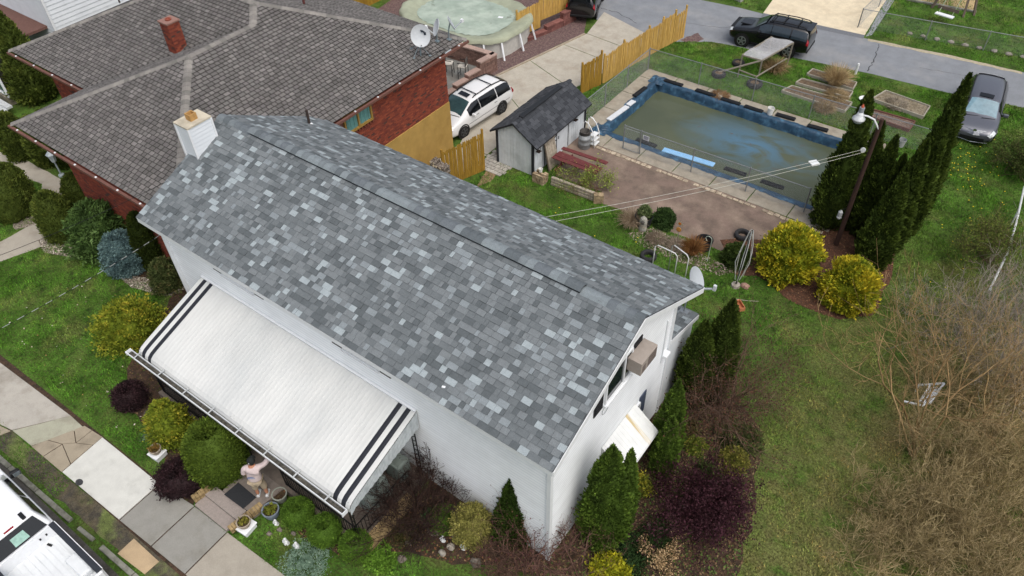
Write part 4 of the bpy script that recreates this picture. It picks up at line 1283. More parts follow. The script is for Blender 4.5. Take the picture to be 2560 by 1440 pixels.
MB().lathe([(.45, 0), (.45, .03)], 20, (-28.3, 31.0, .95)).build('table_top', mat('table_glass', 'a8b0b2', .3), tb)
MB().lathe([(.05, .02), (.05, .95)], 10, (-28.3, 31.0, 0)).build('pedestal', M_IRON, tb)

# ================================================================ ABOVE-GROUND POOL UNDER A WINTER COVER
ap = thing('above_ground_pool', 'white above ground pool under a sagging pale green winter cover', 'pool', (-30, 35.1, 0))
PC, PRX, PRY, PH = (-30.0, 35.15), 4.05, 2.95, 1.32
def sup(t, k=1.0, e=.72):
    c, s = math.cos(t), math.sin(t)
    return (PC[0] + PRX * k * math.copysign(abs(c) ** e, c), PC[1] + PRY * k * math.copysign(abs(s) ** e, s))
n = 44
M_PWALL = mat('pool_wall_white', 'b9b8b2', .6, var=.1, scale=3)
wm = MB()
for i in range(n):
    a, b = sup(2 * PI * i / n), sup(2 * PI * (i + 1) / n)
    wm.poly([(*a, 0), (*b, 0), (*b, PH), (*a, PH)])
wm.build('pool_wall', M_PWALL, ap)
for i in range(16):
    a = sup(2 * PI * i / 16, 1.015); b = sup(2 * PI * i / 16, 1.10)
    MB().bar((*b, 0), (*a, PH - .05), .1, .08).build('buttress', M_TRIM, ap)
cv = MB()
rings = [1.05, 1.04, 1.0, .93, .82, .7, .5, .25]
zz = [PH - .22, PH + .02, PH + .06, PH + .04, PH - .12, PH - .22, PH - .26, PH - .27]
nn = 72
vv = []
for j, k in enumerate(rings):
    for i in range(nn):
        t = 2 * PI * i / nn
        p = sup(t, k + (.012 * math.sin(17 * t) if j < 2 else 0))
        vv.append((p[0], p[1], zz[j] + (.05 * math.sin(13 * t + 1) * math.sin(5 * t) if j in (0,) else .018 * math.sin(11 * t + j))))
fs = [(j * nn + i, j * nn + (i + 1) % nn, (j + 1) * nn + (i + 1) % nn, (j + 1) * nn + i) for j in range(len(rings) - 1) for i in range(nn)]
fs.append(tuple((len(rings) - 1) * nn + i for i in range(nn)))
cv.faces(vv, fs)
cv.build('winter_cover', mat('pale_green_cover', '9aa08a', .7, c2='8f9480', var=.1, scale=1.2, bump=.3, bscale=3), ap, smooth=True)
wt = MB().poly([(*sup(2 * PI * i / nn, .77 + .02 * math.sin(3 * i)), PH - .14) for i in range(nn)])
wt.build('melt_water', mat('cover_water', 'a9b5a6', .12, c2='93a192', var=.12, scale=.8, c3='4d4b30', s3=.45, t3=(.63, .72), spec=.6), ap)
o = MB().box(-27.9, 36.0, PH - .12, .3, .2, .02, .3).build('paper_scrap', M_TRIM); tag(o, 'white scrap floating on the winter cover water', 'scrap')

# ================================================================ YELLOW BOARD FENCES (each picket a piece)
M_FY = mat('yellow_fence', 'bd9a54', .85, c2='b08c45', var=.14, scale=3, objvar=.12, stretch=(3, 3, .6), bump=.3, bscale=20)
M_FD = mat('ochre_fence', '9c7a2a', .85, c2='8b6a22', var=.14, scale=3, objvar=.12, stretch=(3, 3, .6), bump=.3, bscale=20)
def picket_mesh(w, h, m):
    return MB().faces([(-w / 2, -.01, 0), (w / 2, -.01, 0), (w / 2, .01, 0), (-w / 2, .01, 0), (-w / 2, -.01, h - .07), (w / 2, -.01, h - .07), (w / 2, .01, h - .07), (-w / 2, .01, h - .07), (0, -.01, h), (0, .01, h)],
                      ((0, 1, 5, 8, 4), (2, 3, 7, 9, 6), (1, 2, 6, 5), (3, 0, 4, 7), (4, 8, 9, 7), (8, 5, 6, 9), (3, 2, 1, 0))).mesh('picket', m)
PK = {}
def board_fence(name, label, secs, m, z0=0.0, w=.095, gap=.012, posts=True, railside=1, skip=0.0, seed=0):
    """secs: list of (a, b, height_a, height_b, base z)"""
    r = random.Random(seed)
    t = thing(name, label, 'fence', (*secs[0][0], z0))
    for (a, b, ha, hb, zb) in secs:
        a, b = Vector(a), Vector(b)
        d = b - a; L = d.length; d.normalize(); ang = math.atan2(d.y, d.x); nn = Vector((-d.y, d.x)) * railside
        n = int(L / (w + gap))
        for i in range(n):
            if r.random() < skip: continue
            q = (i + .5) / n
            h = round((ha + (hb - ha) * q) / .04) * .04 + r.choice((-.02, 0, 0, .02))
            key = (m.name, w, round(h, 2))
            if key not in PK: PK[key] = picket_mesh(w, h, m)
            p = a + d * L * q
            o = piece('picket', PK[key], t, (p.x, p.y, zb), rz=ang)
            o.rotation_euler = (r.uniform(-.012, .012), r.uniform(-.012, .012), ang)
        for zz in (.3, (ha + hb) / 2 - .25):
            p, q = a + nn * .04, b + nn * .04
            MB().bar((p.x, p.y, zb + zz), (q.x, q.y, zb + zz), .05, .09).build('rail', m, t)
        if posts:
            for p, h in ((a, ha), (b, hb)):
                pp = p + nn * .06
                MB().box(pp.x, pp.y, zb + (h + .12) / 2, .1, .1, h + .12, ang).build('post', m, t, bevel=.02)
    return t
board_fence('board_fence', 'tall yellow picket fence between the concrete drive and the garden', [((-19.95, 33.0), (-19.55, 34.35), 1.75, 2.0, 0)], M_FD, seed=1)
bpy.data.objects['board_fence']['label'] = 'dark ochre picket fence panel behind the white shed'
board_fence('board_fence', 'long pale yellow picket fence stepping up along the concrete drive', [((-19.5, 34.6), (-19.3, 36.4), 1.7, 1.85, 0), ((-19.3, 36.5), (-18.95, 38.7), 1.7, 1.85, 0), ((-18.95, 38.75), (-18.75, 40.0), 1.75, 1.8, 0), ((-18.75, 40.05), (-18.5, 41.1), 1.9, 2.0, 0), ((-18.5, 41.15), (-18.3, 42.1), 1.75, 1.95, 0)], M_FY, seed=2)
board_fence('board_fence', 'ochre picket fence panel beside the yellow painted wall', [((-20.75, 21.95), (-20.0, 24.1), 2.0, 2.25, 0)], M_FD, seed=3, railside=1)
board_fence('board_fence', 'yellow picket fence on the red block wall by the alley', [((-26.75, 36.2), (-26.3, 38.0), 1.6, 1.75, .15), ((-26.3, 38.05), (-25.75, 40.4), 1.6, 1.7, .6)], M_FY, seed=4)
board_fence('board_fence', 'ochre picket fence behind the above ground pool', [((-37.6, 28.2), (-38.2, 31.0), 1.85, 1.85, 0), ((-38.2, 31.05), (-37.6, 38.5), 1.85, 1.85, 0)], M_FD, seed=5)
board_fence('board_fence', 'yellow picket fence closing the far side of the pool yard', [((-37.6, 38.6), (-30.6, 39.4), 1.8, 1.8, 0)], M_FY, seed=6)
# red block wall beneath that fence
rb = thing('block_wall', 'low red block retaining wall along the gravel', 'wall', (-26, 38, 0))
M_RB = mat('red_block', '7b524c', .92, c2='6c4540', var=.18, objvar=.2, bump=.5, bscale=25)
stone_wall(rb, (-26.15, 36.3), (-25.75, 37.8), .35, .3, M_RB, M_RB, bh=.18, seed=6)
stone_wall(rb, (-25.75, 37.8), (-25.45, 39.2), .6, .3, M_RB, M_RB, bh=.2, seed=7)
stone_wall(rb, (-25.45, 39.2), (-25.25, 40.5), .85, .3, M_RB, M_RB, bh=.2, seed=8)
# log pile by the fence
for i in range(26):
    x = -21.1 + (i % 6) * .14 + random.uniform(-.03, .03); z = .1 + (i // 6) * .14
    t = thing('firewood_log', 'split birch log in the small pile beside the ochre fence', 'log', (x, 21.7, z), 'birch logs beside the yellow wall')
    MB().lathe([(.068, 0), (.07, .42)], 8, (x, 21.5 + random.uniform(-.04, .04), z + .9), axis='y').build('bark', mat('birch_bark', '4a4038', .9, c2='8a8278', var=.3, scale=12), t)
    MB().lathe([(.062, 0), (.062, .01)], 8, (x, 21.49, z + .9), axis='y').build('cut_end', mat('cut_wood', 'cfc4ae', .8, objvar=.12), t)
MB().box(-20.75, 21.72, .45, 1.0, .5, .88).build('log_rack', mat('rack_timber', '5b4a38', .9)); tag(bpy.data.objects['log_rack'], 'timber block stand under the birch logs', 'log rack')

# ================================================================ WHITE HOUSE FAR LEFT
wh = thing('white_house', 'white clapboard house beyond the brown roof', 'house', (-50, 24, 0))
MB().box(-51, 25.3, 3.6, 12.0, 15.9, 7.2).build('wall', M_SHADOWGAP, wh)
lb = {}
def lapx(L, e):
    mb = MB()
    mb.faces([(0, 0, 0), (L, 0, 0), (L, -.035, 0), (0, -.035, 0), (0, -.004, e + .01), (L, -.004, e + .01)], ((3, 2, 5, 4), (0, 1, 2, 3), (0, 3, 4), (1, 5, 2)))
    return mb.mesh('clapboard', M_WHITE)
l1, l2 = lapx(15.9, .24), lapx(12.0, .24)
for i in range(29):
    piece('clapboard', l1, wh, (-44.99, 17.35, .1 + i * .24), rz=PI / 2)
    piece('clapboard', l2, wh, (-57, 17.34, .1 + i * .24))
MB().box(-44.97, 17.33, 3.5, .12, .12, 7.0).build('corner_board', M_TRIM, wh)
MB().prism([(-57.5, 16.8), (-44.5, 16.8), (-44.5, 33.5), (-57.5, 33.5)], 7.2, 7.35).build('roof', M_BDECK, wh)
MB().box(-49.5, 15.4, .3, 7, 3.6, .6).build('porch_floor', mat('porch_stone', '8c8676', .9, c2='6f6a5c', var=.3, scale=3), wh)
for i in range(4):
    x = -46.4 - i * 1.5
    pw_ = MB()
    for dx in (-.6, .6): pw_.box(x + dx, 13.7, 1.9, .1, .1, 2.6)
    for z in (.75, 3.1): pw_.box(x, 13.7, z, 1.3, .1, .1)
    po = pw_.build('porch_window', M_TRIM, wh)
    MB().box(x, 13.72, 1.92, 1.1, .02, 2.25).build('pane', mat('porch_glass', '4c5f60', .1, spec=.8), po)
MB().box(-49.5, 15.4, 3.3, 7.4, 4.0, .14).build('porch_roof', mat('porch_roof_brown', '6d5048', .85), wh)
for i in range(5):
    MB().box(-45.9, 13.2 - i * .32, .5 - i * .1, 2.0, .32, .12).build('porch_step', mat('porch_step', 'b4b8ba', .8), wh)
# small lamp post in the neighbour's lawn
lp = thing('lamp_post', 'pale grey lantern lamp post beside the front walk', 'lamp post', (-37.32,11.58))
lx, ly = (-37.32,11.58)
MB().tube([(lx, ly, 0), (lx, ly, .9)], .04, 8).build('post', mat('lamp_grey', '8f9aa0', .5), lp)
MB().lathe([(.12, .9), (.16, 1.15), (.2, 1.3), (.24, 1.32), (.02, 1.55)], 6, (lx, ly, 0)).build('lantern', mat('lantern_grey', '9fa9ae', .5), lp)
MB().lathe([(.15, 0), (.15, .1), (.06, .14)], 8, (lx, ly, 0)).build('base', MATS['lamp_grey'], lp)


# ================================================================ SWIMMING POOL WITH TARP
pool = thing('swimming_pool', 'sunken swimming pool of murky green water with a collapsed blue tarp', 'pool', (-11.3, 33.4, 0))
M_TARP = mat('blue_tarp', '2a4a62', .5, c2='213d54', var=.2, scale=2.5, spec=.5, bump=.6, bscale=9, c3='4d7894', s3=2.2, t3=(.52, .75))
M_PLINER = mat('pool_shell', '30414a', .8)
shell = MB()
for (a, b) in (((PX0, PY0), (PX1, PY0)), ((PX1, PY0), (PX1, PY1)), ((PX1, PY1), (PX0, PY1)), ((PX0, PY1), (PX0, PY0))):
    shell.poly([(*a, 0.0), (*b, 0.0), (*b, -1.2), (*a, -1.2)])
shell.poly([(PX0, PY0, -1.2), (PX1, PY0, -1.2), (PX1, PY1, -1.2), (PX0, PY1, -1.2)])
shell.build('basin', M_PLINER, pool)
# water with drifting blue where the tarp lies just under the surface
mw = bpy.data.materials.new('murky_water')
mw.use_nodes = True
n_, l_ = mw.node_tree.nodes, mw.node_tree.links
b_ = n_['Principled BSDF']
b_.inputs['Roughness'].default_value = .06
b_.inputs['IOR'].default_value = 1.33
geo_ = n_.new('ShaderNodeNewGeometry')
def nz(scale, det, dist, loc=(0, 0, 0), sc=(1, 1, 1)):
    mp = n_.new('ShaderNodeMapping'); mp.inputs['Location'].default_value = loc; mp.inputs['Scale'].default_value = sc
    l_.new(geo_.outputs['Position'], mp.inputs[0])
    t = n_.new('ShaderNodeTexNoise'); t.inputs['Scale'].default_value = scale; t.inputs['Detail'].default_value = det; t.inputs['Distortion'].default_value = dist
    l_.new(mp.outputs[0], t.inputs['Vector'])
    return t.outputs['Fac']
def rm(f, a, b, c=0.0, d=1.0):
    r = n_.new('ShaderNodeMapRange')
    for i, v in enumerate((a, b, c, d)): r.inputs[i + 1].default_value = v
    l_.new(f, r.inputs[0]); return r.outputs[0]
def mx(f, a, b):
    x = n_.new('ShaderNodeMix'); x.data_type = 'RGBA'
    for s_, v in ((x.inputs[0], f), (x.inputs[6], a), (x.inputs[7], b)):
        if isinstance(v, tuple): s_.default_value = (*v, 1)
        elif isinstance(v, (int, float)): s_.default_value = v
        else: l_.new(v, s_)
    return x.outputs[2]
dst = n_.new('ShaderNodeVectorMath'); dst.operation = 'DISTANCE'
mpd = n_.new('ShaderNodeMapping'); mpd.inputs['Scale'].default_value = (.55, 1.0, 0); mpd.inputs['Location'].default_value = (0, 0, 0)
l_.new(geo_.outputs['Position'], mpd.inputs[0]); l_.new(mpd.outputs[0], dst.inputs[0]); dst.inputs[1].default_value = (-10.3 * .55, 34.2, 0)
near = rm(dst.outputs['Value'], 2.5, .2)
mul = n_.new('ShaderNodeMath'); mul.operation = 'MULTIPLY'
l_.new(near, mul.inputs[0]); l_.new(rm(nz(.5, 4, 1.3, (3, 1, 0), (1, 1.6, 1)), .33, .55), mul.inputs[1])
c_ = mx(rm(nz(.4, 3, .3), .35, .7), lin('4a5140'), lin('555b48'))
c_ = mx(mul.outputs[0], c_, lin('4f6f84'))
mul2 = n_.new('ShaderNodeMath'); mul2.operation = 'MULTIPLY'
l_.new(near, mul2.inputs[0]); l_.new(rm(nz(2.2, 6, .5, (9, 0, 0)), .64, .72), mul2.inputs[1])
c_ = mx(mul2.outputs[0], c_, lin('5c5048'))
l_.new(c_, b_.inputs['Base Color'])
WZ = -.42
MB().poly([(PX0 + .02, PY0 + .02, WZ), (PX1 - .02, PY0 + .02, WZ), (PX1 - .02, PY1 - .02, WZ), (PX0 + .02, PY1 - .02, WZ)]).build('water', mw, pool)
# tarp folded over the coping all round
prof = [(-.3, .045), (-.14, .055), (.0, .07), (.05, -.02), (.09, -.18), (.13, -.34), (.2, -.55)]
per = [((PX0, PY0), (PX1, PY0), (0, 1)), ((PX1, PY0), (PX1, PY1), (-1, 0)), ((PX1, PY1), (PX0, PY1), (0, -1)), ((PX0, PY1), (PX0, PY0), (1, 0))]
rr = random.Random(5)
for a, b, nrm in per:
    a, b = Vector(a), Vector(b); L = (b - a).length; n = int(L / .09)
    mb = MB(); v = []
    ph = [rr.uniform(0, 6) for _ in range(6)]
    wob = 0
    for i in range(n + 1):
        p = a.lerp(b, i / n)
        s_ = i * .09
        wob = .9 * wob + rr.uniform(-.03, .03)
        for j, (o_, z) in enumerate(prof):
            w = .012 * math.sin(s_ * 2.1 + ph[0]) + .008 * math.sin(s_ * 7 + ph[1] + j * .9) + rr.uniform(-.012, .012)
            oo = o_ + (w + wob if j == 0 else w * .5 if j < 3 else w * 1.6)
            v.append((p.x + nrm[0] * oo, p.y + nrm[1] * oo, z + (abs(w) * .8 if j in (1, 2) else 0) + (w * .6 if j > 3 else 0)))
    k = len(prof)
    fs = [(i * k + j, (i + 1) * k + j, (i + 1) * k + j + 1, i * k + j + 1) for i in range(n) for j in range(k - 1)]
    mb.faces(v, fs)
    mb.build('tarp_edge', M_TARP, pool, smooth=True)
# crumpled bunches at corners
for (cx, cy, seed) in ((PX0 - .1, PY0 - .1, 1), (PX0 - .05, PY1 + .1, 2)):
    r_ = random.Random(seed); v = []; N_ = 10
    for i in range(N_):
        for j in range(N_):
            v.append((cx - .45 + i * .1 + r_.uniform(-.05, .05), cy - .45 + j * .1 + r_.uniform(-.05, .05), .05 + r_.uniform(0, .22) * (1 - abs(i - 4.5) / 6) * (1 - abs(j - 4.5) / 6)))
    MB().faces(v, [(i * N_ + j, (i + 1) * N_ + j, (i + 1) * N_ + j + 1, i * N_ + j + 1) for i in range(N_ - 1) for j in range(N_ - 1)]).build('tarp_bunch', M_TARP, pool)
M_BLKT = mat('black_plastic', '191b1e', .5, var=.2)
M_FOAM = mat('white_foam', 'c8ccd0', .7, var=.06)
M_LBLUE = mat('light_blue_board', '8fc0e6', .55, var=.08)
def edge_bar(name, label, cat, a, b, w, h, m, group=None, ribs=0):
    a, b = Vector((*a, .06)), Vector((*b, .06))
    t = thing(name, label, cat, a, group)
    d = (b - a)
    MB().bar(a + Vector((0, 0, h / 2)), b + Vector((0, 0, h / 2)), w, h).build('body', m, t, bevel=.02)
    nn = d.normalized().cross(Vector((0, 0, 1)))
    for k in range(ribs):
        q = nn * w * (-.3 + .6 * k / max(1, ribs - 1)) + Vector((0, 0, h + .008))
        MB().bar(a + q + d * .03, b + q - d * .03, w * .12, .02).build('rib', m, t)
WGT = 'black plastic weights holding the tarp'
for (a, b) in (((-16.74,36.70), (-15.59,36.73)), ((-14.78,36.75), (-13.58,36.74)), ((-13.21,36.69), (-12.09,36.70)), ((-11.84,36.68), (-10.78,36.67)), ((-10.12,36.88), (-9.07,36.93)), ((-8.34,36.78), (-7.28,36.87))):
    edge_bar('tarp_weight', 'long black plastic weight holding the blue tarp on the garden side coping', 'weight', a, b, .26, .09, M_BLKT, 'black weights on the garden side of the pool', 2)
for (a, b) in (((-15.09,30.59), (-13.92,30.60)), ((-10.28,30.85), (-9.15,30.91)), ((-8.39,30.88), (-7.26,30.93))):
    edge_bar('tarp_weight', 'ribbed black plastic weight holding the blue tarp on the patio side coping', 'weight', a, b, .26, .09, M_BLKT, 'black weights on the patio side of the pool', 3)
edge_bar('tarp_weight', 'black plastic weight at the corner of the pool nearest the yellow fence', 'weight', (-17.29,34.22), (-17.22,35.41), .26, .09, M_BLKT, None, 2)
edge_bar('float_board', 'light blue ribbed float board laid along the patio side of the pool', 'float board', (-13.52,30.57), (-10.80,30.81), .36, .06, M_LBLUE, None, 3)
edge_bar('foam_strip', 'long white foam strip on the short pool edge by the shed', 'foam strip', (-17.21,31.34), (-17.06,33.08), .3, .08, M_FOAM)
edge_bar('foam_strip', 'short white foam strip on the short pool edge', 'foam strip', (-17.09,33.21), (-17.06,33.77), .3, .08, M_FOAM)
def bucket(label, loc, r, h, m, z0=0.0):
    t = thing('bucket', label, 'bucket', (*loc, z0))
    MB().lathe([(r * .8, 0), (r, h), (r * 1.07, h), (r * 1.07, h * .88), (r * .99, h * .87)], 22, (*loc, z0), cap=False).build('shell', m, t)
    MB().lathe([(r * .8, .01), (.001, .011)], 18, (*loc, z0), cap=False).build('bottom', m, t)
    MB().lathe([(r * .94, h * .98), (r * .78, .02)], 20, (*loc, z0), cap=False).build('inside', m, t)
    MB().tube([(loc[0] + r * 1.05 * math.cos(k * PI / 8), loc[1] + r * 1.05 * math.sin(k * PI / 8), z0 + h * .8 - .1 * math.sin(k * PI / 8)) for k in range(9)], .006, 4).build('handle', M_STEEL, t)
M_BUCK = mat('white_bucket', 'dcdcd8', .5, var=.04)
bucket('white plastic bucket standing on the pool coping', (-10.40,36.74), .17, .4, M_BUCK, .06)
bucket('pale bucket on the concrete behind the tall evergreens', (-3.85,37.72), .2, .4, mat('grey_bucket', 'a3a6a6', .6))

# ================================================================ CHAIN LINK FENCES
M_GALV = mat('galvanised_wire', '8d9193', .5, metal=.5, var=.1)
def chain_link(label, pts, h=1.35, step=3.2, mesh=.085, z0=0.0, posts=None, rail=True, gaps=(), wr=.0022):
    t = thing('chain_link_fence', label, 'fence', (*pts[0], z0))
    wires = MB()
    for s_, (a, b) in enumerate(zip(pts, pts[1:])):
        if s_ in gaps: continue
        a, b = Vector(a), Vector(b); L = (b - a).length; d = (b - a).normalized()
        n = max(1, round(L / step))
        for i in range(n + 1):
            if i == 0 and s_ > 0 and (s_ - 1) not in gaps: continue
            p = a.lerp(b, i / n)
            MB().lathe([(.03, 0), (.03, h + .03), (.012, h + .07)], 8, (p.x, p.y, z0)).build('post', M_GALV, t)
        if rail:
            MB().tube([(a.x, a.y, z0 + h), (b.x, b.y, z0 + h)], .021, 6).build('top_rail', M_GALV, t)
        for sgn in (1, -1):
            u = -h
            while u < L:
                u0, u1 = (u, u + h) if sgn > 0 else (u + h, u)
                z_0, z_1 = 0.03, h
                # clip to the panel
                def cl(ua, za, ub, zb):
                    if ua < 0: za += (zb - za) * (0 - ua) / (ub - ua); ua = 0
                    if ub > L: zb = za + (zb - za) * (L - ua) / (ub - ua); ub = L
                    return ua, za, ub, zb
                if sgn > 0: q = cl(u0, z_0, u1, z_1)
                else: q = cl(u1, z_1, u0, z_0)
                if q[2] - q[0] > .02:
                    p, r = a + d * q[0], a + d * q[2]
                    wires.tube([(p.x, p.y, z0 + q[1]), (r.x, r.y, z0 + q[3])], wr, 3, cap=False)
                u += mesh
    o = wires.build('wire_mesh', M_GALV, t); o['kind'] = 'stuff'
    return t
chain_link('chain link fence between the patio and the pool with a sign', [(-17.55, 29.75), (-15.3, 29.6), (-14.35, 29.62), (-5.85, 29.85)], 1.38, 3.0, gaps=(0,))
gt_ = thing('chain_link_gate', 'narrow chain link gate by the pool steps', 'gate', (-15.0, 29.55, 0))
gw = MB()
MB().tube([(-15.28, 29.53, .1), (-15.28, 29.53, 1.3), (-14.4, 29.55, 1.3), (-14.4, 29.55, .1), (-15.28, 29.53, .1)], .018, 6).build('gate_frame', M_GALV, gt_)
MB().tube([(-16.9, 29.75, 0), (-16.9, 29.75, .9)], .03, 8).build('post', M_GALV, gt_)
chain_link('chain link fence along the pool beside the ochre picket fence', [(-18.2, 30.2), (-18.15, 37.3)], 1.35, 2.6)
chain_link('chain link fence between the pool and the vegetable garden', [(-18.15, 37.35), (-2.2, 37.75)], 1.35, 3.1)
chain_link('distant chain link fence along the alley by the swing set', [(-9.9, 49.3), (-9.6, 56.5)], 1.2, 3.5, .1)
chain_link('distant chain link fence facing the alley in front of the far lawn', [(-9.9, 49.3), (-6.0, 49.9), (3.5, 51.5)], 1.2, 3.6, .1)
sg = MB().box(-14.05, 29.56, 1.12, .34, .012, .26).build('pool_sign', mat('sign_white', 'c9ccd2', .5)); tag(sg, 'small white notice on the pool fence beside the gate', 'sign')
M_TXT = mat('sign_print', '2c3550', .6)
for k, (w, dz) in enumerate(((.22, .08), (.26, .035), (.24, 0), (.26, -.035), (.2, -.07))):
    MB().box(-14.05, 29.552, 1.12 + dz, w, .004, .014 if k else .03).build('print_line', M_TXT, sg)

# ================================================================ GARDEN SHED
shed = thing('garden_shed', 'white board shed with a black shingle roof', 'shed', (-18.8, 27.3, 0))
sx0, sx1, sy0, sy1, sz, sr = -19.86, -17.73, 25.05, 29.7, 2.0, 2.66
smx = (sx0 + sx1) / 2
M_SHW = mat('shed_white_board', 'ccd2d6', .7, var=.08, scale=2, c3='aeb4b7', s3=.9, t3=(.52, .8), objvar=.05)
M_SHCORE = mat('shed_core', '5a5d60', .9)
bx_ = MB()
pf = [(sx0 + .02, 0), (sx1 - .02, 0), (sx1 - .02, sz), (smx, sr), (sx0 + .02, sz)]
v = [(x, sy0 + .02, z) for x, z in pf] + [(x, sy1 - .02, z) for x, z in pf]
bx_.faces(v, [(0, 1, 2, 3, 4), (9, 8, 7, 6, 5)] + [(i, i + 5, (i + 1) % 5 + 5, (i + 1) % 5) for i in range(5)])
bx_.build('core', M_SHCORE, shed)
nb_ = 11
for i in range(nb_):
    xa, xb = sx0 + (sx1 - sx0) * i / nb_, sx0 + (sx1 - sx0) * (i + 1) / nb_
    for y, s_ in ((sy0, -1), (sy1, 1)):
        def zt(x): return sr - (sr - sz) * abs(x - smx) / (sx1 - smx) - .02
        pl = [(xa + .006, 0.02), (xb - .006, .02), (xb - .006, zt(xb)), (xa + .006, zt(xa))]
        if xa < smx < xb: pl = pl[:3] + [(smx, sr - .02)] + pl[3:]
        n = len(pl)
        vv = [(x, y, z) for x, z in pl] + [(x, y - s_ * .02, z) for x, z in pl]
        MB().faces(vv, [tuple(range(n)), tuple(range(2 * n - 1, n - 1, -1))] + [(k, k + n, (k + 1) % n + n, (k + 1) % n) for k in range(n)]).build('wall_board', M_SHW, shed)
for i in range(23):
    ya, yb = sy0 + (sy1 - sy0) * i / 23, sy0 + (sy1 - sy0) * (i + 1) / 23
    for x, s_ in ((sx1, 1), (sx0, -1)):
        MB().box(x - s_ * .01, (ya + yb) / 2, 1.0, .02, yb - ya - .012, 1.96).build('wall_board', M_SHW, shed)
M_SHTRIM = mat('shed_black_trim', '24262a', .7)
for (x, y) in ((sx1 + .005, sy0 - .005), (sx0 - .005, sy0 - .005), (sx1 + .005, sy1 + .005)):
    MB().box(x, y, 1.0, .11, .11, 2.0).build('corner_trim', M_SHTRIM, shed)
# doors on the patio side
dr_ = MB().box(sx1 + .02, 27.05, .98, .03, 2.1, 1.75).build('double_door', M_SHW, shed)
for y in (26.0, 27.05, 28.1): MB().box(sx1 + .04, y, .98, .02, .05, 1.76).build('door_trim', M_SHTRIM, dr_)
MB().box(sx1 + .042, 26.5, 1.05, .02, 1.0, .05).build('door_bar', M_SHTRIM, dr_)
MB().bar((sx1 + .045, 26.05, .75), (sx1 + .045, 27.0, 1.35), .02, .05).build('door_brace', M_SHTRIM, dr_)
MB().box(sx1 + .06, 27.2, 1.1, .05, .04, .16).build('door_handle', M_STEEL, dr_)
M_BLKS = mat('black_shingle', 'ffffff', .92, attr=True, var=.1, fine=.2, fscale=50)
ro = MB()
ex, ez, sy_a, sy_b = .36, sz - .17, sy0 - .16, sy1 + .1
for s_ in (1, -1):
    xe = smx + s_ * (sx1 - smx + ex - .02); 
    ze = sr - (sr - sz) * abs(xe - smx) / (sx1 - smx)
    ro.faces([(smx, sy_a, sr + .03), (xe, sy_a, ze + .03), (xe, sy_b, ze + .03), (smx, sy_b, sr + .03), (smx, sy_a, sr - .05), (xe, sy_a, ze - .06), (xe, sy_b, ze - .06), (smx, sy_b, sr - .05)],
             ((0, 1, 2, 3), (7, 6, 5, 4), (0, 4, 5, 1), (2, 6, 7, 3), (1, 5, 6, 2)))
ro.build('roof_deck', M_SHTRIM, shed)
sroof = Roof(shed, M_BLKS, 'black')
ST = [lin(c) for c in ('35383d', '3d4045', '2e3136', '45484d')]
for s_ in (1, -1):
    xe = smx + s_ * (sx1 - smx + ex - .01); ze = sr - (sr - sz) * abs(xe - smx) / (sx1 - smx)
    Lr_ = math.hypot(xe - smx, sr - ze)
    if s_ > 0: sroof.face((xe, sy_a - .01, ze + .03), (0, 1, 0), (smx - xe, 0, sr - ze), [(0, 0), (sy_b - sy_a, 0), (sy_b - sy_a, Lr_), (0, Lr_)], .19, (.28, .3, .34), ST, [3, 4, 3, 2], h=.012, gap=.008, seed=41)
    else: sroof.face((xe, sy_b, ze + .03), (0, -1, 0), (smx - xe, 0, sr - ze), [(0, 0), (sy_b - sy_a, 0), (sy_b - sy_a, Lr_), (0, Lr_)], .19, (.28, .3, .34), ST, [3, 4, 3, 2], h=.012, gap=.008, seed=42)
sroof.emit(300)
hip_caps(shed, (smx, sy_a, sr + .03), (smx, sy_b, sr + .03), M_BLKS, w=.14, step=.25, tones=ST, seed=9, roll=.5)
rvm = MB().prism([(smx - .13, 25.55), (smx + .13, 25.55), (smx + .13, 29.0), (smx - .13, 29.0)], sr + .01, sr + .11); rvm.build('ridge_vent', mat('black_vent', '1d2024', .6), shed, bevel=.03)
# cage feeders hanging on the shed
for (y, z, lab) in ((25.35, 1.55, 'dark lantern shaped feeder hanging at the brick stack end of the shed wall'), (28.6, 1.6, 'dark lantern shaped feeder hanging at the pool end of the shed wall')):
    t = thing('hanging_feeder', lab, 'feeder', (sx1 + .14, y, z))
    M_FD2 = mat('feeder_dark', '33261f', .7)
    MB().box(sx1 + .14, y, z - .2, .2, .22, .03).build('tray', M_FD2, t); MB().lathe([(.17, z + .16), (.02, z + .26)], 4, (sx1 + .14, y, 0)).build('feeder_roof', M_FD2, t)
    for a in range(6):
        MB().bar((sx1 + .14 + .08 * math.cos(a), y + .09 * math.sin(a * PI / 3), z - .19), (sx1 + .14 + .08 * math.cos(a), y + .09 * math.sin(a * PI / 3), z + .17), .014).build('cage_bar', M_FD2, t)
    MB().bar((sx1, y, z + .3), (sx1 + .15, y, z + .3), .015).build('hook', M_IRON, t)
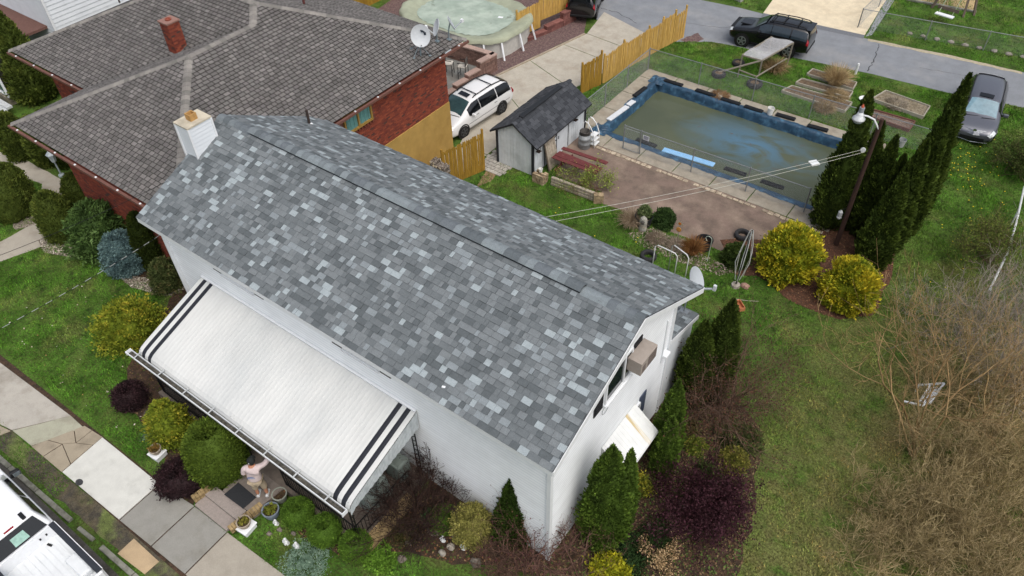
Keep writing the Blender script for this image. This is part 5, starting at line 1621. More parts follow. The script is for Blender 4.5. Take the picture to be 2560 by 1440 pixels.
# leaning board, picnic table, bricks with cup, barrels, pool steps
lbm = thing('leaning_panel', 'old weathered wood panel leaning on the shed doors', 'panel', (-17.4, 26.2, 0))
p0, U_, V_ = Vector((-17.33, 25.85, 0)), Vector((.02, .85, 0)), Vector((-.33, .03, 1.45))
M_OLD = mat('weathered_grey_wood', 'a39a8b', .9, c2='8a8172', var=.2, stretch=(6, 1, .5), scale=4, objvar=.12)
for k in range(5):
    MB().obox(p0 + U_ * k / 5, U_ * .19, V_, Vector((.03, 0, .006))).build('plank', M_OLD, lbm)
MB().obox(p0 + Vector((.03, -.06, 0)), U_ * .08, V_ * .97, Vector((.05, 0, 0))).build('side_batten', mat('dark_batten', '5e5448', .9), lbm)
MB().obox(p0 + V_ * 1.0, U_, V_ * .06, Vector((.07, 0, 0))).build('top_batten', M_OLD, lbm)
pt = thing('picnic_table', 'peeling dark red picnic table with loose boards beside the shed', 'table', (-16, 26.4, 0))
M_RED = mat('peeling_red_paint', '5a2a2b', .8, c2='6b3534', var=.2, scale=6, stretch=(1, 5, 1), c3='8e7f78', s3=5, t3=(.64, .74), objvar=.12)
for k, (y0_, y1_, zc) in enumerate(((25.95, 26.0, .75), (26.2, 26.25, .76), (26.45, 26.42, .72), (26.8, 26.95, .78))):
    MB().obox((-17.25, y0_, zc), (2.5, y1_ - y0_, 0), (0, .23, .0), (0, 0, .04)).build('plank', M_RED, pt)
for x in (-16.8, -15.3):
    for s_ in (-1, 1):
        MB().bar((x, 26.4 + s_ * .1, .74), (x, 26.4 + s_ * .62, .02), .04, .09).build('leg', M_RED, pt)
    MB().bar((x, 25.6, .4), (x, 27.2, .4), .04, .09).build('cross_beam', M_RED, pt)
brp = thing('brick_stack', 'small stack of tan bricks at the corner of the shed', 'brick stack', (-17.1, 25.0, 0))
bk2 = MB().box(0, 0, 0, .2, .1, .1).mesh('brick', mat('salvaged_brick', '8d7a60', .9, c2='a3937a', var=.2, objvar=.25))
for k in range(5):
    for i in range(3):
        for j in range(4):
            if k == 4 and random.random() < .35: continue
            piece('brick', bk2, brp, (-17.4 + i * .215 + random.uniform(-.02, .02), 24.72 + j * .115, .05 + k * .102), rz=random.uniform(-.12, .12))
bucket('small white paint can on the brick stack', (-17.2, 24.95), .1, .18, M_BUCK, .56)
tw = thing('timber_wall', 'weathered low timber wall from the shed bricks to the patio corner', 'wall', (-15.4, 25.1, 0))
for k in range(3):
    MB().bar((-16.6, 25.0 + .015 * k, .1 + k * .15), (-14.2, 25.1 + .015 * k, .1 + k * .15), .16, .14).build('timber', M_OLD, tw, bevel=.02)
stone_wall(tw, (-14.2, 25.0), (-13.8, 25.25), .6, .25, mat('tan_block', 'a08d70', .9, c2='8a785e', var=.2, objvar=.2), M_STCAP, False, .2, .1, 9)
ba = thing('barrel', 'dented grey metal barrel with a dark drum standing inside it', 'barrel', (-17.0, 28.6, 0))
M_BAR = mat('dented_zinc', '85898b', .55, metal=.3, var=.2, scale=4, bump=.5, bscale=6)
MB().lathe([(.29, 0), (.31, .03), (.31, .26), (.325, .28), (.31, .3), (.31, .55), (.325, .57), (.31, .59), (.3, .82), (.3, .8), (.28, .8)], 26, (-17.0, 28.6, 0), cap=False).build('drum', M_BAR, ba, smooth=True)
MB().lathe([(.25, .6), (.26, .95), (.275, .97), (.26, .99), (.23, .98), (.22, .7), (.01, .68)], 24, (-17.0, 28.6, 0), cap=False).build('inner_drum', mat('dark_drum', '45423f', .7), ba, smooth=True)
ps = thing('pool_steps', 'white pool steps with bent tubular rails beside the barrel', 'pool steps', (-16.55, 28.95, 0))
M_TUBE = mat('white_tube', 'd8dbdc', .35, var=.05)
for y in (28.75, 29.25):
    MB().tube([(-16.5, y, .02), (-16.55, y, .75), (-16.75, y, 1.15), (-16.95, y, 1.38), (-17.1, y, 1.42), (-17.2, y, 1.3), (-17.22, y, .9), (-17.22, y, .05)], .025, 8).build('rail', M_TUBE, ps, smooth=True)
for k in range(3):
    MB().box(-16.62 - k * .03, 29.0, .18 + k * .25, .3, .46, .05).build('step', M_TUBE, ps, bevel=.01)

# ================================================================ VEGETABLE GARDEN
M_LUM = mat('grey_lumber', '9f9a8c', .9, var=.2, stretch=(.6, .6, 3))
def raised_bed(label, pts, hgt=.18, m=None, fill=None):
    t = thing('raised_bed', label, 'raised bed', (*pts[0], 0))
    n = len(pts)
    for i in range(n):
        a, b = pts[i], pts[(i + 1) % n]
        MB().bar((*a, hgt / 2), (*b, hgt / 2), .05, hgt).build('side_board', m or M_LUM, t)
    MB().poly([(p[0], p[1], hgt * .6) for p in pts]).build('soil', fill or mat('bed_soil', '6a5a48', .95, c2='57493a', var=.35, scale=6, bump=.9, bscale=20, fine=.4, fscale=18), t)
    return t
raised_bed('raised bed with pale boards closest to the pool fence', [(-10.78,39.26), (-10.52,40.05), (-7.18,40.19), (-7.21,39.14)])
raised_bed('raised bed under the big clump of dry grass', [(-10.47,40.51), (-10.36,41.12), (-7.52,41.31), (-7.49,40.57)])
raised_bed('raised bed by the alley grass with a dry grass clump beside it', [(-10.31,41.80), (-10.25,42.50), (-7.67,42.40), (-7.62,41.60)])
raised_bed('wide raised bed full of dead grey weeds', [(-6.41,41.15), (-6.07,42.40), (-3.64,42.10), (-3.65,40.86)], .2, None, mat('dead_weeds_bed', '857c6a', .95, c2='6d6350', var=.35, scale=5, bump=.9, bscale=16, fine=.4, fscale=14))
raised_bed('red edged raised bed behind the lamp pole', [(-6.21,39.35), (-6.03,40.09), (-3.86,40.16), (-3.89,39.22)], .2, mat('red_board', '6e4a42', .9, var=.2), mat('chip_bed', '75655a', .95, c2='5d4c42', var=.3, scale=6, fine=.4, fscale=16))
# old tyres
M_TYRE = mat('old_tyre', '2a2a2c', .85, var=.2, bump=.4, bscale=30)
def tyre(label, loc, R_=.33, w=.2, soil=False, z0=0.0):
    t = thing('tyre', label, 'tyre', (*loc, z0))
    MB().lathe([(R_ * .6, 0), (R_ * .92, .0), (R_, w * .25), (R_, w * .75), (R_ * .92, w), (R_ * .6, w), (R_ * .56, w * .8), (R_ * .56, w * .2), (R_ * .6, 0)], 26, (*loc, z0), cap=False).build('carcass', M_TYRE, t, smooth=True)
    if soil: MB().lathe([(R_ * .58, w * .8), (.01, w * .84)], 18, (*loc, z0), cap=False).build('soil_fill', MATS['bed_soil'], t)
tyre('flat tyre planter nearest the lattice trellis', (-14.08,40.82), .36, .22, True)
tyre('old tyre lying in the grass below the trellis', (-14.46,39.00), .4, .24, True)
tyre('old tyre filled with soil behind the pool fence bucket', (-12.32,39.10), .44, .26, True)
tyre('black tyre lying on the lawn beside the white pipe frames', (-10.18,23.05), .36, .22)
tyre('tyre standing behind the closed clothes dryer on the patio', (-7.44,26.67), .36, .22)
# collapsed lattice trellis with dead vines
M_FRM = mat('grey_frame_wood', '827c70', .9, var=.2)
tr = thing('trellis_table', 'sagging garden trellis frame covered with a worn white lattice sheet', 'trellis', (-12.8, 40.8, 0))
T0, T1, T2, T3 = Vector((-13.75, 40.3, .95)), Vector((-12.6, 40.4, .9)), Vector((-11.65, 42.3, 1.45)), Vector((-12.9, 42.2, 1.5))
lat = MB()
nu, nv = 26, 34
def tp(u, v):
    p = (T0 * (1 - u) + T1 * u) * (1 - v) + (T3 * (1 - u) + T2 * u) * v
    return p + Vector((0, 0, .05 * math.sin(v * 9) + .05 * math.sin(u * 5 + v * 4) - .12 * math.sin(v * PI) * math.sin(u * PI)))
for i in range(nu + 1):
    lat.tube([tp(i / nu, v / 12) for v in range(13)], .012, 3, cap=False)
for j in range(nv + 1):
    lat.tube([tp(u / 8, j / nv) for u in range(9)], .012, 3, cap=False)
o = lat.build('lattice_sheet', mat('white_lattice', 'a5a6a8', .8, var=.15), tr); o['kind'] = 'stuff'
fr = [((-13.75, 40.3, 0), T0), ((-12.6, 40.4, 0), T1), ((-11.7, 42.3, 0), T2), ((-12.9, 42.2, 0), T3)]
for a, b in fr: MB().bar(a, b, .07, .07).build('leg', M_FRM, tr)
MB().bar(T0, T1, .07, .07).build('beam', M_FRM, tr); MB().bar(T1, T2, .07, .07).build('beam', M_FRM, tr); MB().bar(T0, T3, .07, .07).build('beam', M_FRM, tr)
MB().bar((-14.7, 39.0, .1), (-12.6, 40.4, .92), .07, .07).build('brace', M_FRM, tr)
MB().bar((-13.5, 39.5, .45), (-12.4, 39.4, .42), .06, .06).build('beam', M_FRM, tr); MB().bar((-12.4, 39.4, .42), (-11.7, 42.0, .6), .06, .06).build('beam', M_FRM, tr)
MB().bar((-12.4, 39.4, 0), (-12.4, 39.4, .45), .06).build('leg', M_FRM, tr); MB().bar((-13.5, 39.5, 0), (-13.5, 39.5, .45), .06).build('leg', M_FRM, tr)
mk = thing('marker_post', 'short white marker post at the edge of the alley grass', 'post', (-8.09,43.52))
mx_, my_ = (-8.09,43.52)
MB().lathe([(.07, 0), (.07, .6)], 12, (mx_, my_, 0)).build('shaft', M_TUBE, mk); MB().lathe([(.08, .6), (.06, .68), (.01, .7)], 12, (mx_, my_, 0)).build('cap', M_TUBE, mk)
bw = MB().lathe([(.1, 0), (.28, .1), (.3, .14), (.26, .13), (.05, .06)], 22, (*(-6.75,40.98), 0)); bw.build('bird_bath_bowl', M_TUBE); tag(bpy.data.objects['bird_bath_bowl'], 'white shallow bowl on the grass beside the tall evergreen', 'bowl')

# ================================================================ LAMP POLE, CLOTHESLINE
pole = thing('lamp_pole', 'brown wooden pole carrying a white yard lamp beside the tall evergreens', 'lamp pole', (-3.85, 28.5, 0))
MB().tube([(-3.85, 28.5, 0), (-3.86, 28.5, 3), (-3.85, 28.5, 6.4)], .105, 12, r2=.08).build('pole', mat('creosote_pole', '35241e', .9, c2='402c24', var=.25, stretch=(3, 3, .4), scale=4), pole)
MB().tube([(-3.85, 28.45, 6.0), (-4.1, 28.4, 6.35), (-4.35, 28.4, 6.4), (-4.6, 28.4, 6.38)], .035, 8).build('arm', M_TUBE, pole)
MB().lathe([(.02, 6.5), (.1, 6.48), (.12, 6.38), (.16, 6.31), (.24, 6.22), (.24, 6.15), (.19, 6.17)], 22, (-4.65, 28.4, 0), cap=False).build('lamp_shade', mat('lamp_white', 'c9cdd0', .4), pole, smooth=True)
MB().lathe([(.17, 6.18), (.17, 6.06), (.08, 6.0)], 18, (-4.65, 28.4, 0)).build('diffuser', mat('lamp_diffuser', '8f9a98', .3), pole)
MB().lathe([(.1, 6.5), (.1, 6.68), (.09, 6.7)], 14, (-4.65, 28.4, 0)).build('ballast', mat('ballast_grey', '8a9096', .5), pole)
MB().lathe([(.06, 6.7), (.05, 6.76), (.01, 6.84)], 12, (-4.65, 28.4, 0)).build('photocell', mat('photocell_red', 'b0553a', .5), pole)
lt = thing('wall_lantern', 'small pale lantern hung on the wooden pole', 'lantern', (-4.05, 28.4, 1.6))
MB().lathe([(.02, 1.95), (.1, 1.85), (.09, 1.6), (.11, 1.58), (.08, 1.5)], 8, (-4.1, 28.35, 0)).build('lantern_body', mat('lantern_pale', 'a9adae', .5), lt)
MB().tube([(-4.1, 28.35, 1.95), (-3.98, 28.42, 2.05)], .012, 5).build('hanger', M_IRON, lt)
cl_ = thing('clothesline', 'double white clothesline running from the house to the wooden pole', 'clothesline', (-7, 23, 4))
A1, B1 = Vector((-11.4, 18.1, 3.0)), Vector((-4.0, 28.4, 5.05))
B1 = Vector((-4.12, 28.35, 5.0)); A1 = Vector((-12.0, 17.2, 5.35))
for off in (.0, .22):
    pts = [A1.lerp(B1, k / 20) + Vector((off * .5, -off * .6, -off * .6 * (1 - k / 20))) - Vector((0, 0, .5 * 4 * (k / 20) * (1 - k / 20) * .35)) for k in range(21)]
    MB().tube(pts, .0075, 5).build('line', mat('white_rope', 'b5b5aa', .7), cl_)
MB().lathe([(.1, -.02), (.1, .02)], 14, (-4.1, 28.33, 5.0), axis='y').build('pulley', M_TUBE, cl_)
sp = Vector(A1.lerp(B1, .84)) - Vector((0, 0, .13))
bxl = MB().box(sp.x, sp.y, sp.z - .03, .34, .3, .05, .9).build('line_spreader', M_TUBE); tag(bxl, 'flat white tray hanging on the clothesline over the pool', 'line tray')

# ================================================================ REAR GARDEN ODDMENTS
M_WPIPE = mat('white_pipe', 'c9cccb', .4, var=.08)
def uframe(label, a, b, h):
    t = thing('pipe_frame', label, 'pipe frame', a)
    a, b = Vector((*a, 0)), Vector((*b, 0)); d = (b - a).normalized(); z = Vector((0, 0, 1))
    MB().tube([a, a + z * (h - .12), a + z * h + d * .12, b + z * h - d * .12, b + z * (h - .12), b], .024, 8).build('pipe', M_WPIPE, t, smooth=True)
    MB().lathe([(.06, 0), (.05, .03)], 10, a).build('foot', M_WPIPE, t); MB().lathe([(.06, 0), (.05, .03)], 10, b).build('foot', M_WPIPE, t)
uframe('white bent pipe frame beside the tyre on the back lawn', (-9.65, 22.4), (-8.6, 22.35), 1.55)
uframe('taller white bent pipe frame beside the flower bed', (-9.0, 22.6), (-8.1, 22.3), 1.75)
hk = thing('shepherd_hook', 'pale metal shepherd hook in the flower bed before the black tub', 'plant hook', (-7.97,24.28))
hx, hy = (-7.97,24.28)
MB().tube([(hx, hy, 0), (hx, hy, 1.25)] + [(hx - .14 + .14 * math.cos(k * PI / 6), hy, 1.25 + .14 * math.sin(k * PI / 6)) for k in range(1, 7)] + [(hx - .24, hy, 1.16), (hx - .2, hy, 1.12)], .014, 6).build('rod', mat('pale_hook', 'a9b3a6', .5), hk)
MB().tube([(hx - .12, hy, .25), (hx - .12, hy, .12), (hx + .02, hy, .12)], .012, 5).build('ground_prong', MATS['pale_hook'], hk)
tubm = mat('black_tub', '202225', .6, var=.15)
def tub(label, loc, r, h):
    t = thing('garden_tub', label, 'tub', loc)
    MB().lathe([(r * .85, 0), (r, h), (r * 1.05, h), (r * 1.05, h * .93), (r * .96, h * .9)], 24, (*loc, 0), cap=False).build('shell', tubm, t)
    MB().lathe([(r * .95, h), (r * .84, h * .25), (.01, h * .22)], 22, (*loc, 0), cap=False).build('inside', tubm, t)
tub('large empty black tub at the edge of the patio', (-8.52,25.00), .36, .5)
tub('black tub holding a small shrub at the edge of the patio', (-11.49,24.94), .4, .5)
ow = thing('garden_statue', 'pale hooded stone statue in front of the planted black tub', 'statue', (-11.35,24.62))
ox_, oy_ = (-11.31,24.55)
MB().lathe([(.18, 0), (.2, .1), (.17, .3), (.19, .5), (.15, .68), (.03, .8)], 14, (ox_, oy_, 0), sq=(1, .8)).build('hood', mat('statue_stone', '9a988f', .9, var=.25, scale=12), ow)
MB().lathe([(.01, .42), (.1, .46), (.1, .58), (.01, .66)], 10, (ox_ + .02, oy_ - .1, 0)).build('head', mat('statue_face', '4c4a46', .9), ow)
fl = thing('garden_spinner', 'white and orange flower spinner on a stake above a round orange disc', 'garden stake', (-9.77,25.05))
fx, fy = (-9.77,25.05)
MB().tube([(fx, fy, 0), (fx, fy, .75)], .012, 6).build('stake', M_STEEL, fl)
for k in range(10):
    a = k * 2 * PI / 10
    c = Vector((fx, fy - .03, .8)); d = Vector((math.cos(a), -.35 * math.sin(a), math.sin(a))); s = Vector((-math.sin(a), -.35 * math.cos(a), math.cos(a)))
    MB().poly([c + d * .05, c + d * .13 + s * .045, c + d * .19, c + d * .13 - s * .045]).build('petal', mat('petal_white', 'ddd6c6', .6), fl)
MB().lathe([(.001, -.05), (.07, -.04), (.07, -.02)], 14, (fx, fy - .03, .8), axis='y').build('centre', mat('spinner_orange', 'b8702a', .5), fl)
MB().lathe([(.001, -.08), (.09, -.07), (.12, -.06), (.12, -.03)], 18, (fx, fy - .03, .48), axis='y').build('sun_disc', mat('disc_ochre', 'b08040', .5), fl)
cd = thing('clothes_dryer', 'closed rotary clothes dryer with drooping white lines', 'clothes dryer', (-6.35, 23.6, 0))
MB().tube([(-6.35, 23.6, 0), (-6.3, 23.7, 2.2), (-6.28, 23.75, 3.0)], .035, 8).build('mast', mat('dryer_mast', '4a4a45', .5, metal=.4), cd)
for k in range(4):
    a = k * PI / 2 + .4
    MB().tube([(-6.3 + .06 * math.cos(a), 23.72 + .06 * math.sin(a), 3.0), (-6.3 + .2 * math.cos(a), 23.7 + .2 * math.sin(a), 2.2), (-6.33 + .28 * math.cos(a), 23.66 + .28 * math.sin(a), 1.3), (-6.35 + .08 * math.cos(a), 23.62 + .08 * math.sin(a), .35)], .014, 5).build('arm', M_WPIPE, cd)
    MB().tube([(-6.3 + .1 * math.cos(a + .5), 23.72 + .1 * math.sin(a + .5), 2.9), (-6.3 + .33 * math.cos(a + .6), 23.7 + .33 * math.sin(a + .6), 1.7), (-6.33 + .22 * math.cos(a + .7), 23.65 + .22 * math.sin(a + .7), .7)], .008, 4).build('drooping_line', MATS['white_rope'], cd)
MB().lathe([(.2, 0), (.18, .12), (.05, .14)], 12, (-6.35, 23.6, 0)).build('base_stone', M_ROCKL, cd)
rock('garden_rock', 'pink boulder next to the foot of the closed clothes dryer', (-6.0, 23.75), .2, .2, mat('pink_rock', '96786a', .9, var=.2), 55)
pb = thing('planter_box', 'terracotta coloured planter box lying on the lawn behind the dark evergreen', 'planter box', (-5.71,22.56))
px_, py_ = (-5.71,22.56)
M_TERR = mat('terracotta', 'b4754f', .8, var=.1)
MB().box(px_, py_, .02, .5, .24, .03, -.7).build('bottom', M_TERR, pb)
for (dx, dy, sx_, sy_) in ((0, .11, .5, .03), (0, -.11, .5, .03), (.24, 0, .03, .24), (-.24, 0, .03, .24)):
    c, s = math.cos(-.7), math.sin(-.7)
    MB().box(px_ + c * dx - s * dy, py_ + s * dx + c * dy, .1, sx_ - .001, sy_ - .001, .18, -.7).build('side', M_TERR, pb)
for nm, lab, pts in (('fallen_stick', 'pale forked stick on the lawn by the clothes dryer', [(-6.0, 22.9, .02), (-5.6, 23.05, .03), (-5.2, 23.3, .02)]),):
    o = MB().tube(pts, .02, 5, r2=.01).build(nm, M_LUM); tag(o, lab, 'stick')
# white pipe rail at the right boundary, white chair in the brush
rl = thing('boundary_rail', 'fallen grey white fence rail along the side lawn boundary', 'fence rail', (2.2, 30, 0))
MB().tube([(2.2, 28.6, .55), (2.25, 31.0, .8), (2.1, 33.0, 1.05), (1.85, 35.5, 1.2), (1.9, 40, 1.2)], .045, 8).build('rail', M_WPIPE, rl)
for (x, y, z) in ((2.25, 31.0, .8), (2.0, 34.2, 1.1), (1.9, 38, 1.2)):
    MB().tube([(x + .05, y, 0), (x, y, z)], .035, 8).build('post', M_WPIPE, rl)
gc = thing('garden_chair', 'white plastic garden chair tipped over in the bare brush', 'chair', (1.75, 21.8, 0))
for (p, q) in (((1.3, 22.2, .45), (2.0, 22.5, .75)), ((1.1, 21.4, .2), (1.7, 21.5, .3)), ((1.7, 21.5, .3), (2.0, 22.5, .75)), ((1.3, 22.2, .1), (1.3, 22.2, .5))):
    MB().bar(p, q, .06, .05).build('frame_bar', M_TRIM, gc)
for k in range(4): MB().bar((1.55 + k * .1, 21.55 + k * .03, .34), (1.62 + k * .11, 22.25 + k * .04, .6), .07, .02).build('back_slat', M_TRIM, gc)
# swing set and sand bed on the far lawn
sw = thing('swing_set', 'weathered wooden swing tower with a hanging white swing seat', 'swing set', (-5.6, 55, 0))
M_SWG = mat('swing_timber', '5d5248', .9, var=.2)
for (a, b) in (((-6.9, 54.6, 0), (-6.2, 55.6, 2.4)), ((-4.9, 54.3, 0), (-5.2, 55.4, 2.4)), ((-4.4, 54.9, 0), (-5.0, 55.8, 2.4)), ((-6.2, 56.6, 0), (-6.2, 55.8, 2.4))):
    MB().bar(a, b, .12).build('leg', M_SWG, sw)
for k in range(8): MB().box(-5.7, 55.0 + k * .2, 2.35 + .04 * k, 1.5, .17, .05).build('deck_board', M_SWG, sw)
for x in (-6.2, -5.4): MB().tube([(x + .2, 55.2, 2.3), (x, 52.9, .5)], .02, 5).build('rope', mat('swing_rope', '9aa88a', .8), sw)
MB().box(-5.8, 52.8, .5, 1.1, .35, .06, -.15).build('seat', M_TRIM, sw); MB().box(-5.75, 53.2, .75, 1.3, .06, .2, -.15).build('backrest', M_SWG, sw)
sheet('sand_bed', [(-8.16,55.18), (-7.70,57.70), (-5.07,59.43), (-4.44,55.66)], .012, mat('tan_sand', 'b09a72', .95, var=.2, scale=3))
o = MB().bar((*(-8.59,54.89), .06), (*(-4.38,55.42), .06), .18, .1).build('sandbox_edge', M_KERB); tag(o, 'grey concrete edge of the far sand bed', 'edging')
for i in range(13):
    q = .02 + i / 13
    a, b = Vector((-7.2, 50.15)), Vector((3.0, 51.2))
    p = a.lerp(b, q)
    rock('edging_rock', 'grey stone in the row along the far chain link fence', (p.x, p.y), .2 + random.uniform(-.05, .05), .14, M_ROCKL, 70 + i)['group'] = 'stones along the far fence'
# low block wall across the alley
bw_ = thing('block_wall', 'low grey block wall across the alley', 'wall', (-20, 49.5, 0))
stone_wall(bw_, (-22.0, 50.2), (-17.4, 48.7), .6, .3, mat('grey_block', 'a3a39c', .9, var=.12, objvar=.12), M_KERB, True, .45, .2, 12)


# ================================================================ VEHICLES
M_TYR = mat('tyre_rubber', '1b1b1d', .8)
M_ALLOY = mat('alloy_rim', '9a9ea3', .35, metal=.7)
M_DALLOY = mat('dark_alloy', '55585c', .4, metal=.7)
M_CGLASS = mat('tinted_glass', '0c0f12', .06, spec=.7)
M_WSH = mat('windscreen_glass', '33484c', .06, spec=.8, c2='3d5457', scale=1.5)
M_PLASTIC = mat('black_trim', '141517', .55)
M_HEAD = mat('headlight_lens', 'c9d0d4', .12, spec=.8, var=.25, scale=14)
M_TAIL = mat('tail_lamp', '8c1420', .2, spec=.6)
M_CHROME = mat('chrome', 'b9bdc0', .2, metal=.9)
def car(name, label, cat, loc, heading, st, paint, glass, wheel_x, wheel_r, rimm, doors=(), W_GLASS=None, win=(), ws=(4, 5), rw=None, extra=None):
    """body lofted through stations (x, zlow, zbelt, ztop, w_low, w_belt, w_top); glass, lamps and trim are patches of the same surface"""
    t = thing(name, label, cat, (*loc, 0), None, heading)
    L = dict(local=True)
    def sec(s):
        x, zl, zb, zt, wl, wb, wt = s
        p3 = (wb, zb); p5 = (wt + .05, zb + (zt - zb) * .9)
        p4 = (p3[0] * .5 + p5[0] * .5 + .035 * min(1, (zt - zb) / .5), (p3[1] + p5[1]) / 2)
        return [(wl * .9, zl), (wl, zl + .1), (wb + .015, zl + (zb - zl) * .55), p3, p4, p5, (wt * .72, zb + (zt - zb) * .985), (0.0, zt + .012)]
    S = [(s[0], sec(s)) for s in st]
    def P(u, v, side=1):
        i = min(int(u), len(S) - 2); f = u - i
        j = min(int(v), 6); g = v - j
        def at_(k):
            a, b = S[k][1][j], S[k][1][j + 1]
            return Vector((S[k][0], (a[0] + (b[0] - a[0]) * g) * side, a[1] + (b[1] - a[1]) * g))
        return at_(i).lerp(at_(i + 1), f)
    mb = MB()
    n = len(S); ring = []
    for (x, sc) in S:
        r = [(x, -p[0], p[1]) for p in sc] + [(x, p[0], p[1]) for p in reversed(sc[:-1])]
        ring.append(r)
    k = len(ring[0])
    vv = [p for r in ring for p in r]
    fs = []
    for i in range(n - 1):
        for j in range(k - 1):
            fs.append((i * k + j, i * k + j + 1, (i + 1) * k + j + 1, (i + 1) * k + j))
        fs.append((i * k + k - 1, i * k, (i + 1) * k, (i + 1) * k + k - 1))
    fs.append(tuple(range(k - 1, -1, -1))); fs.append(tuple((n - 1) * k + j for j in range(k)))
    mb.faces(vv, fs)
    body = mb.build('body', paint, t, smooth=True, **L)
    md = body.modifiers.new('sub', 'SUBSURF'); md.levels = 1; md.render_levels = 1
    md = body.modifiers.new('ns', 'WEIGHTED_NORMAL')
    def patch(nm, m, u0, u1, v0, v1, side, off=.012, nu=8, nv=5, center=False, parent=None, shr=None):
        mb = MB(); pts = []
        vs_ = [v0 + (v1 - v0) * b / nv for b in range(nv + 1)]
        for a in range(nu + 1):
            u = u0 + (u1 - u0) * a / nu
            row = []
            seq = [(v, side) for v in vs_]
            if center: seq = [(v, -1) for v in vs_] + [(v, 1) for v in reversed(vs_[:-1])]
            for (v, sd) in seq:
                q = P(u, v, sd)
                e = .02
                du = P(min(u + e, n - 1), v, sd) - P(max(u - e, 0), v, sd); dv = P(u, min(v + e, 7), sd) - P(u, max(v - e, 0), sd)
                nn = du.cross(dv)
                if nn.length < 1e-9: nn = Vector((0, 0, 1))
                nn.normalize()
                if nn.dot(Vector((0, q.y, q.z - .6)) + Vector((q.x * .25, 0, 0))) < 0: nn = -nn
                row.append(q + nn * off)
            pts.append(row)
        w = len(pts[0])
        flat = [p for r in pts for p in r]
        mb.faces(flat, [(a * w + b, (a + 1) * w + b, (a + 1) * w + b + 1, a * w + b + 1) for a in range(nu) for b in range(w - 1)])
        return mb.build(nm, m, parent or t, smooth=True, **L)
    patch('windscreen', W_GLASS or M_WSH, ws[0] + .06, ws[1] - .03, 5.25, 7, 1, center=True)
    if rw: patch('rear_window', M_CGLASS, rw[0], rw[1], 5.2, 7, 1, center=True)
    for (u0, u1, v0, v1) in win:
        for sd in (1, -1): patch('side_window', glass, u0, u1, v0, v1, sd)
    # wheels
    for x in wheel_x:
        for sd in (1, -1):
            y = (st[3][5] + .0) * sd
            wh = MB().lathe([(wheel_r * .55, -.1), (wheel_r * .9, -.11), (wheel_r, -.07), (wheel_r, .07), (wheel_r * .9, .11), (wheel_r * .55, .1)], 24, (x, y - sd * .085, wheel_r), axis='y').build('tyre', M_TYR, t, smooth=False, **L)
            MB().lathe([(wheel_r * .66, sd * .01), (wheel_r * .64, sd * .03)], 24, (x, y - sd * .0, wheel_r), axis='y').build('wheel_dish', M_PLASTIC, wh, **L)
            for q in range(5):
                a = q * 2 * PI / 5 + .3
                MB().bar((x, y + sd * .035, wheel_r), (x + math.cos(a) * wheel_r * .62, y + sd * .035, wheel_r + math.sin(a) * wheel_r * .62), wheel_r * .2, .03, up=(0, 1, 0)).build('spoke', rimm, wh, **L)
            rn = MB().lathe([(wheel_r * .6, sd * .02), (wheel_r * .6, sd * .045), (wheel_r * .68, sd * .045), (wheel_r * .68, sd * .02)], 24, (x, y, wheel_r), axis='y', cap=False).build('rim', rimm, wh, **L)
            MB().lathe([(wheel_r * 1.17, sd * -.02), (wheel_r * 1.17, sd * .006), (wheel_r * .98, sd * .006), (wheel_r * .98, sd * -.02)], 26, (x, y + sd * .012, wheel_r + .01), axis='y', cap=False).build('wheel_arch', M_PLASTIC, t, **L)
            MB().lathe([(wheel_r * 1.1, 0), (wheel_r * 1.1, sd * .003)], 26, (x, y + sd * .001, wheel_r + .01), axis='y').build('wheel_well', M_PLASTIC, t, **L)
    if extra: extra(t, P, patch, st, L)
    return t

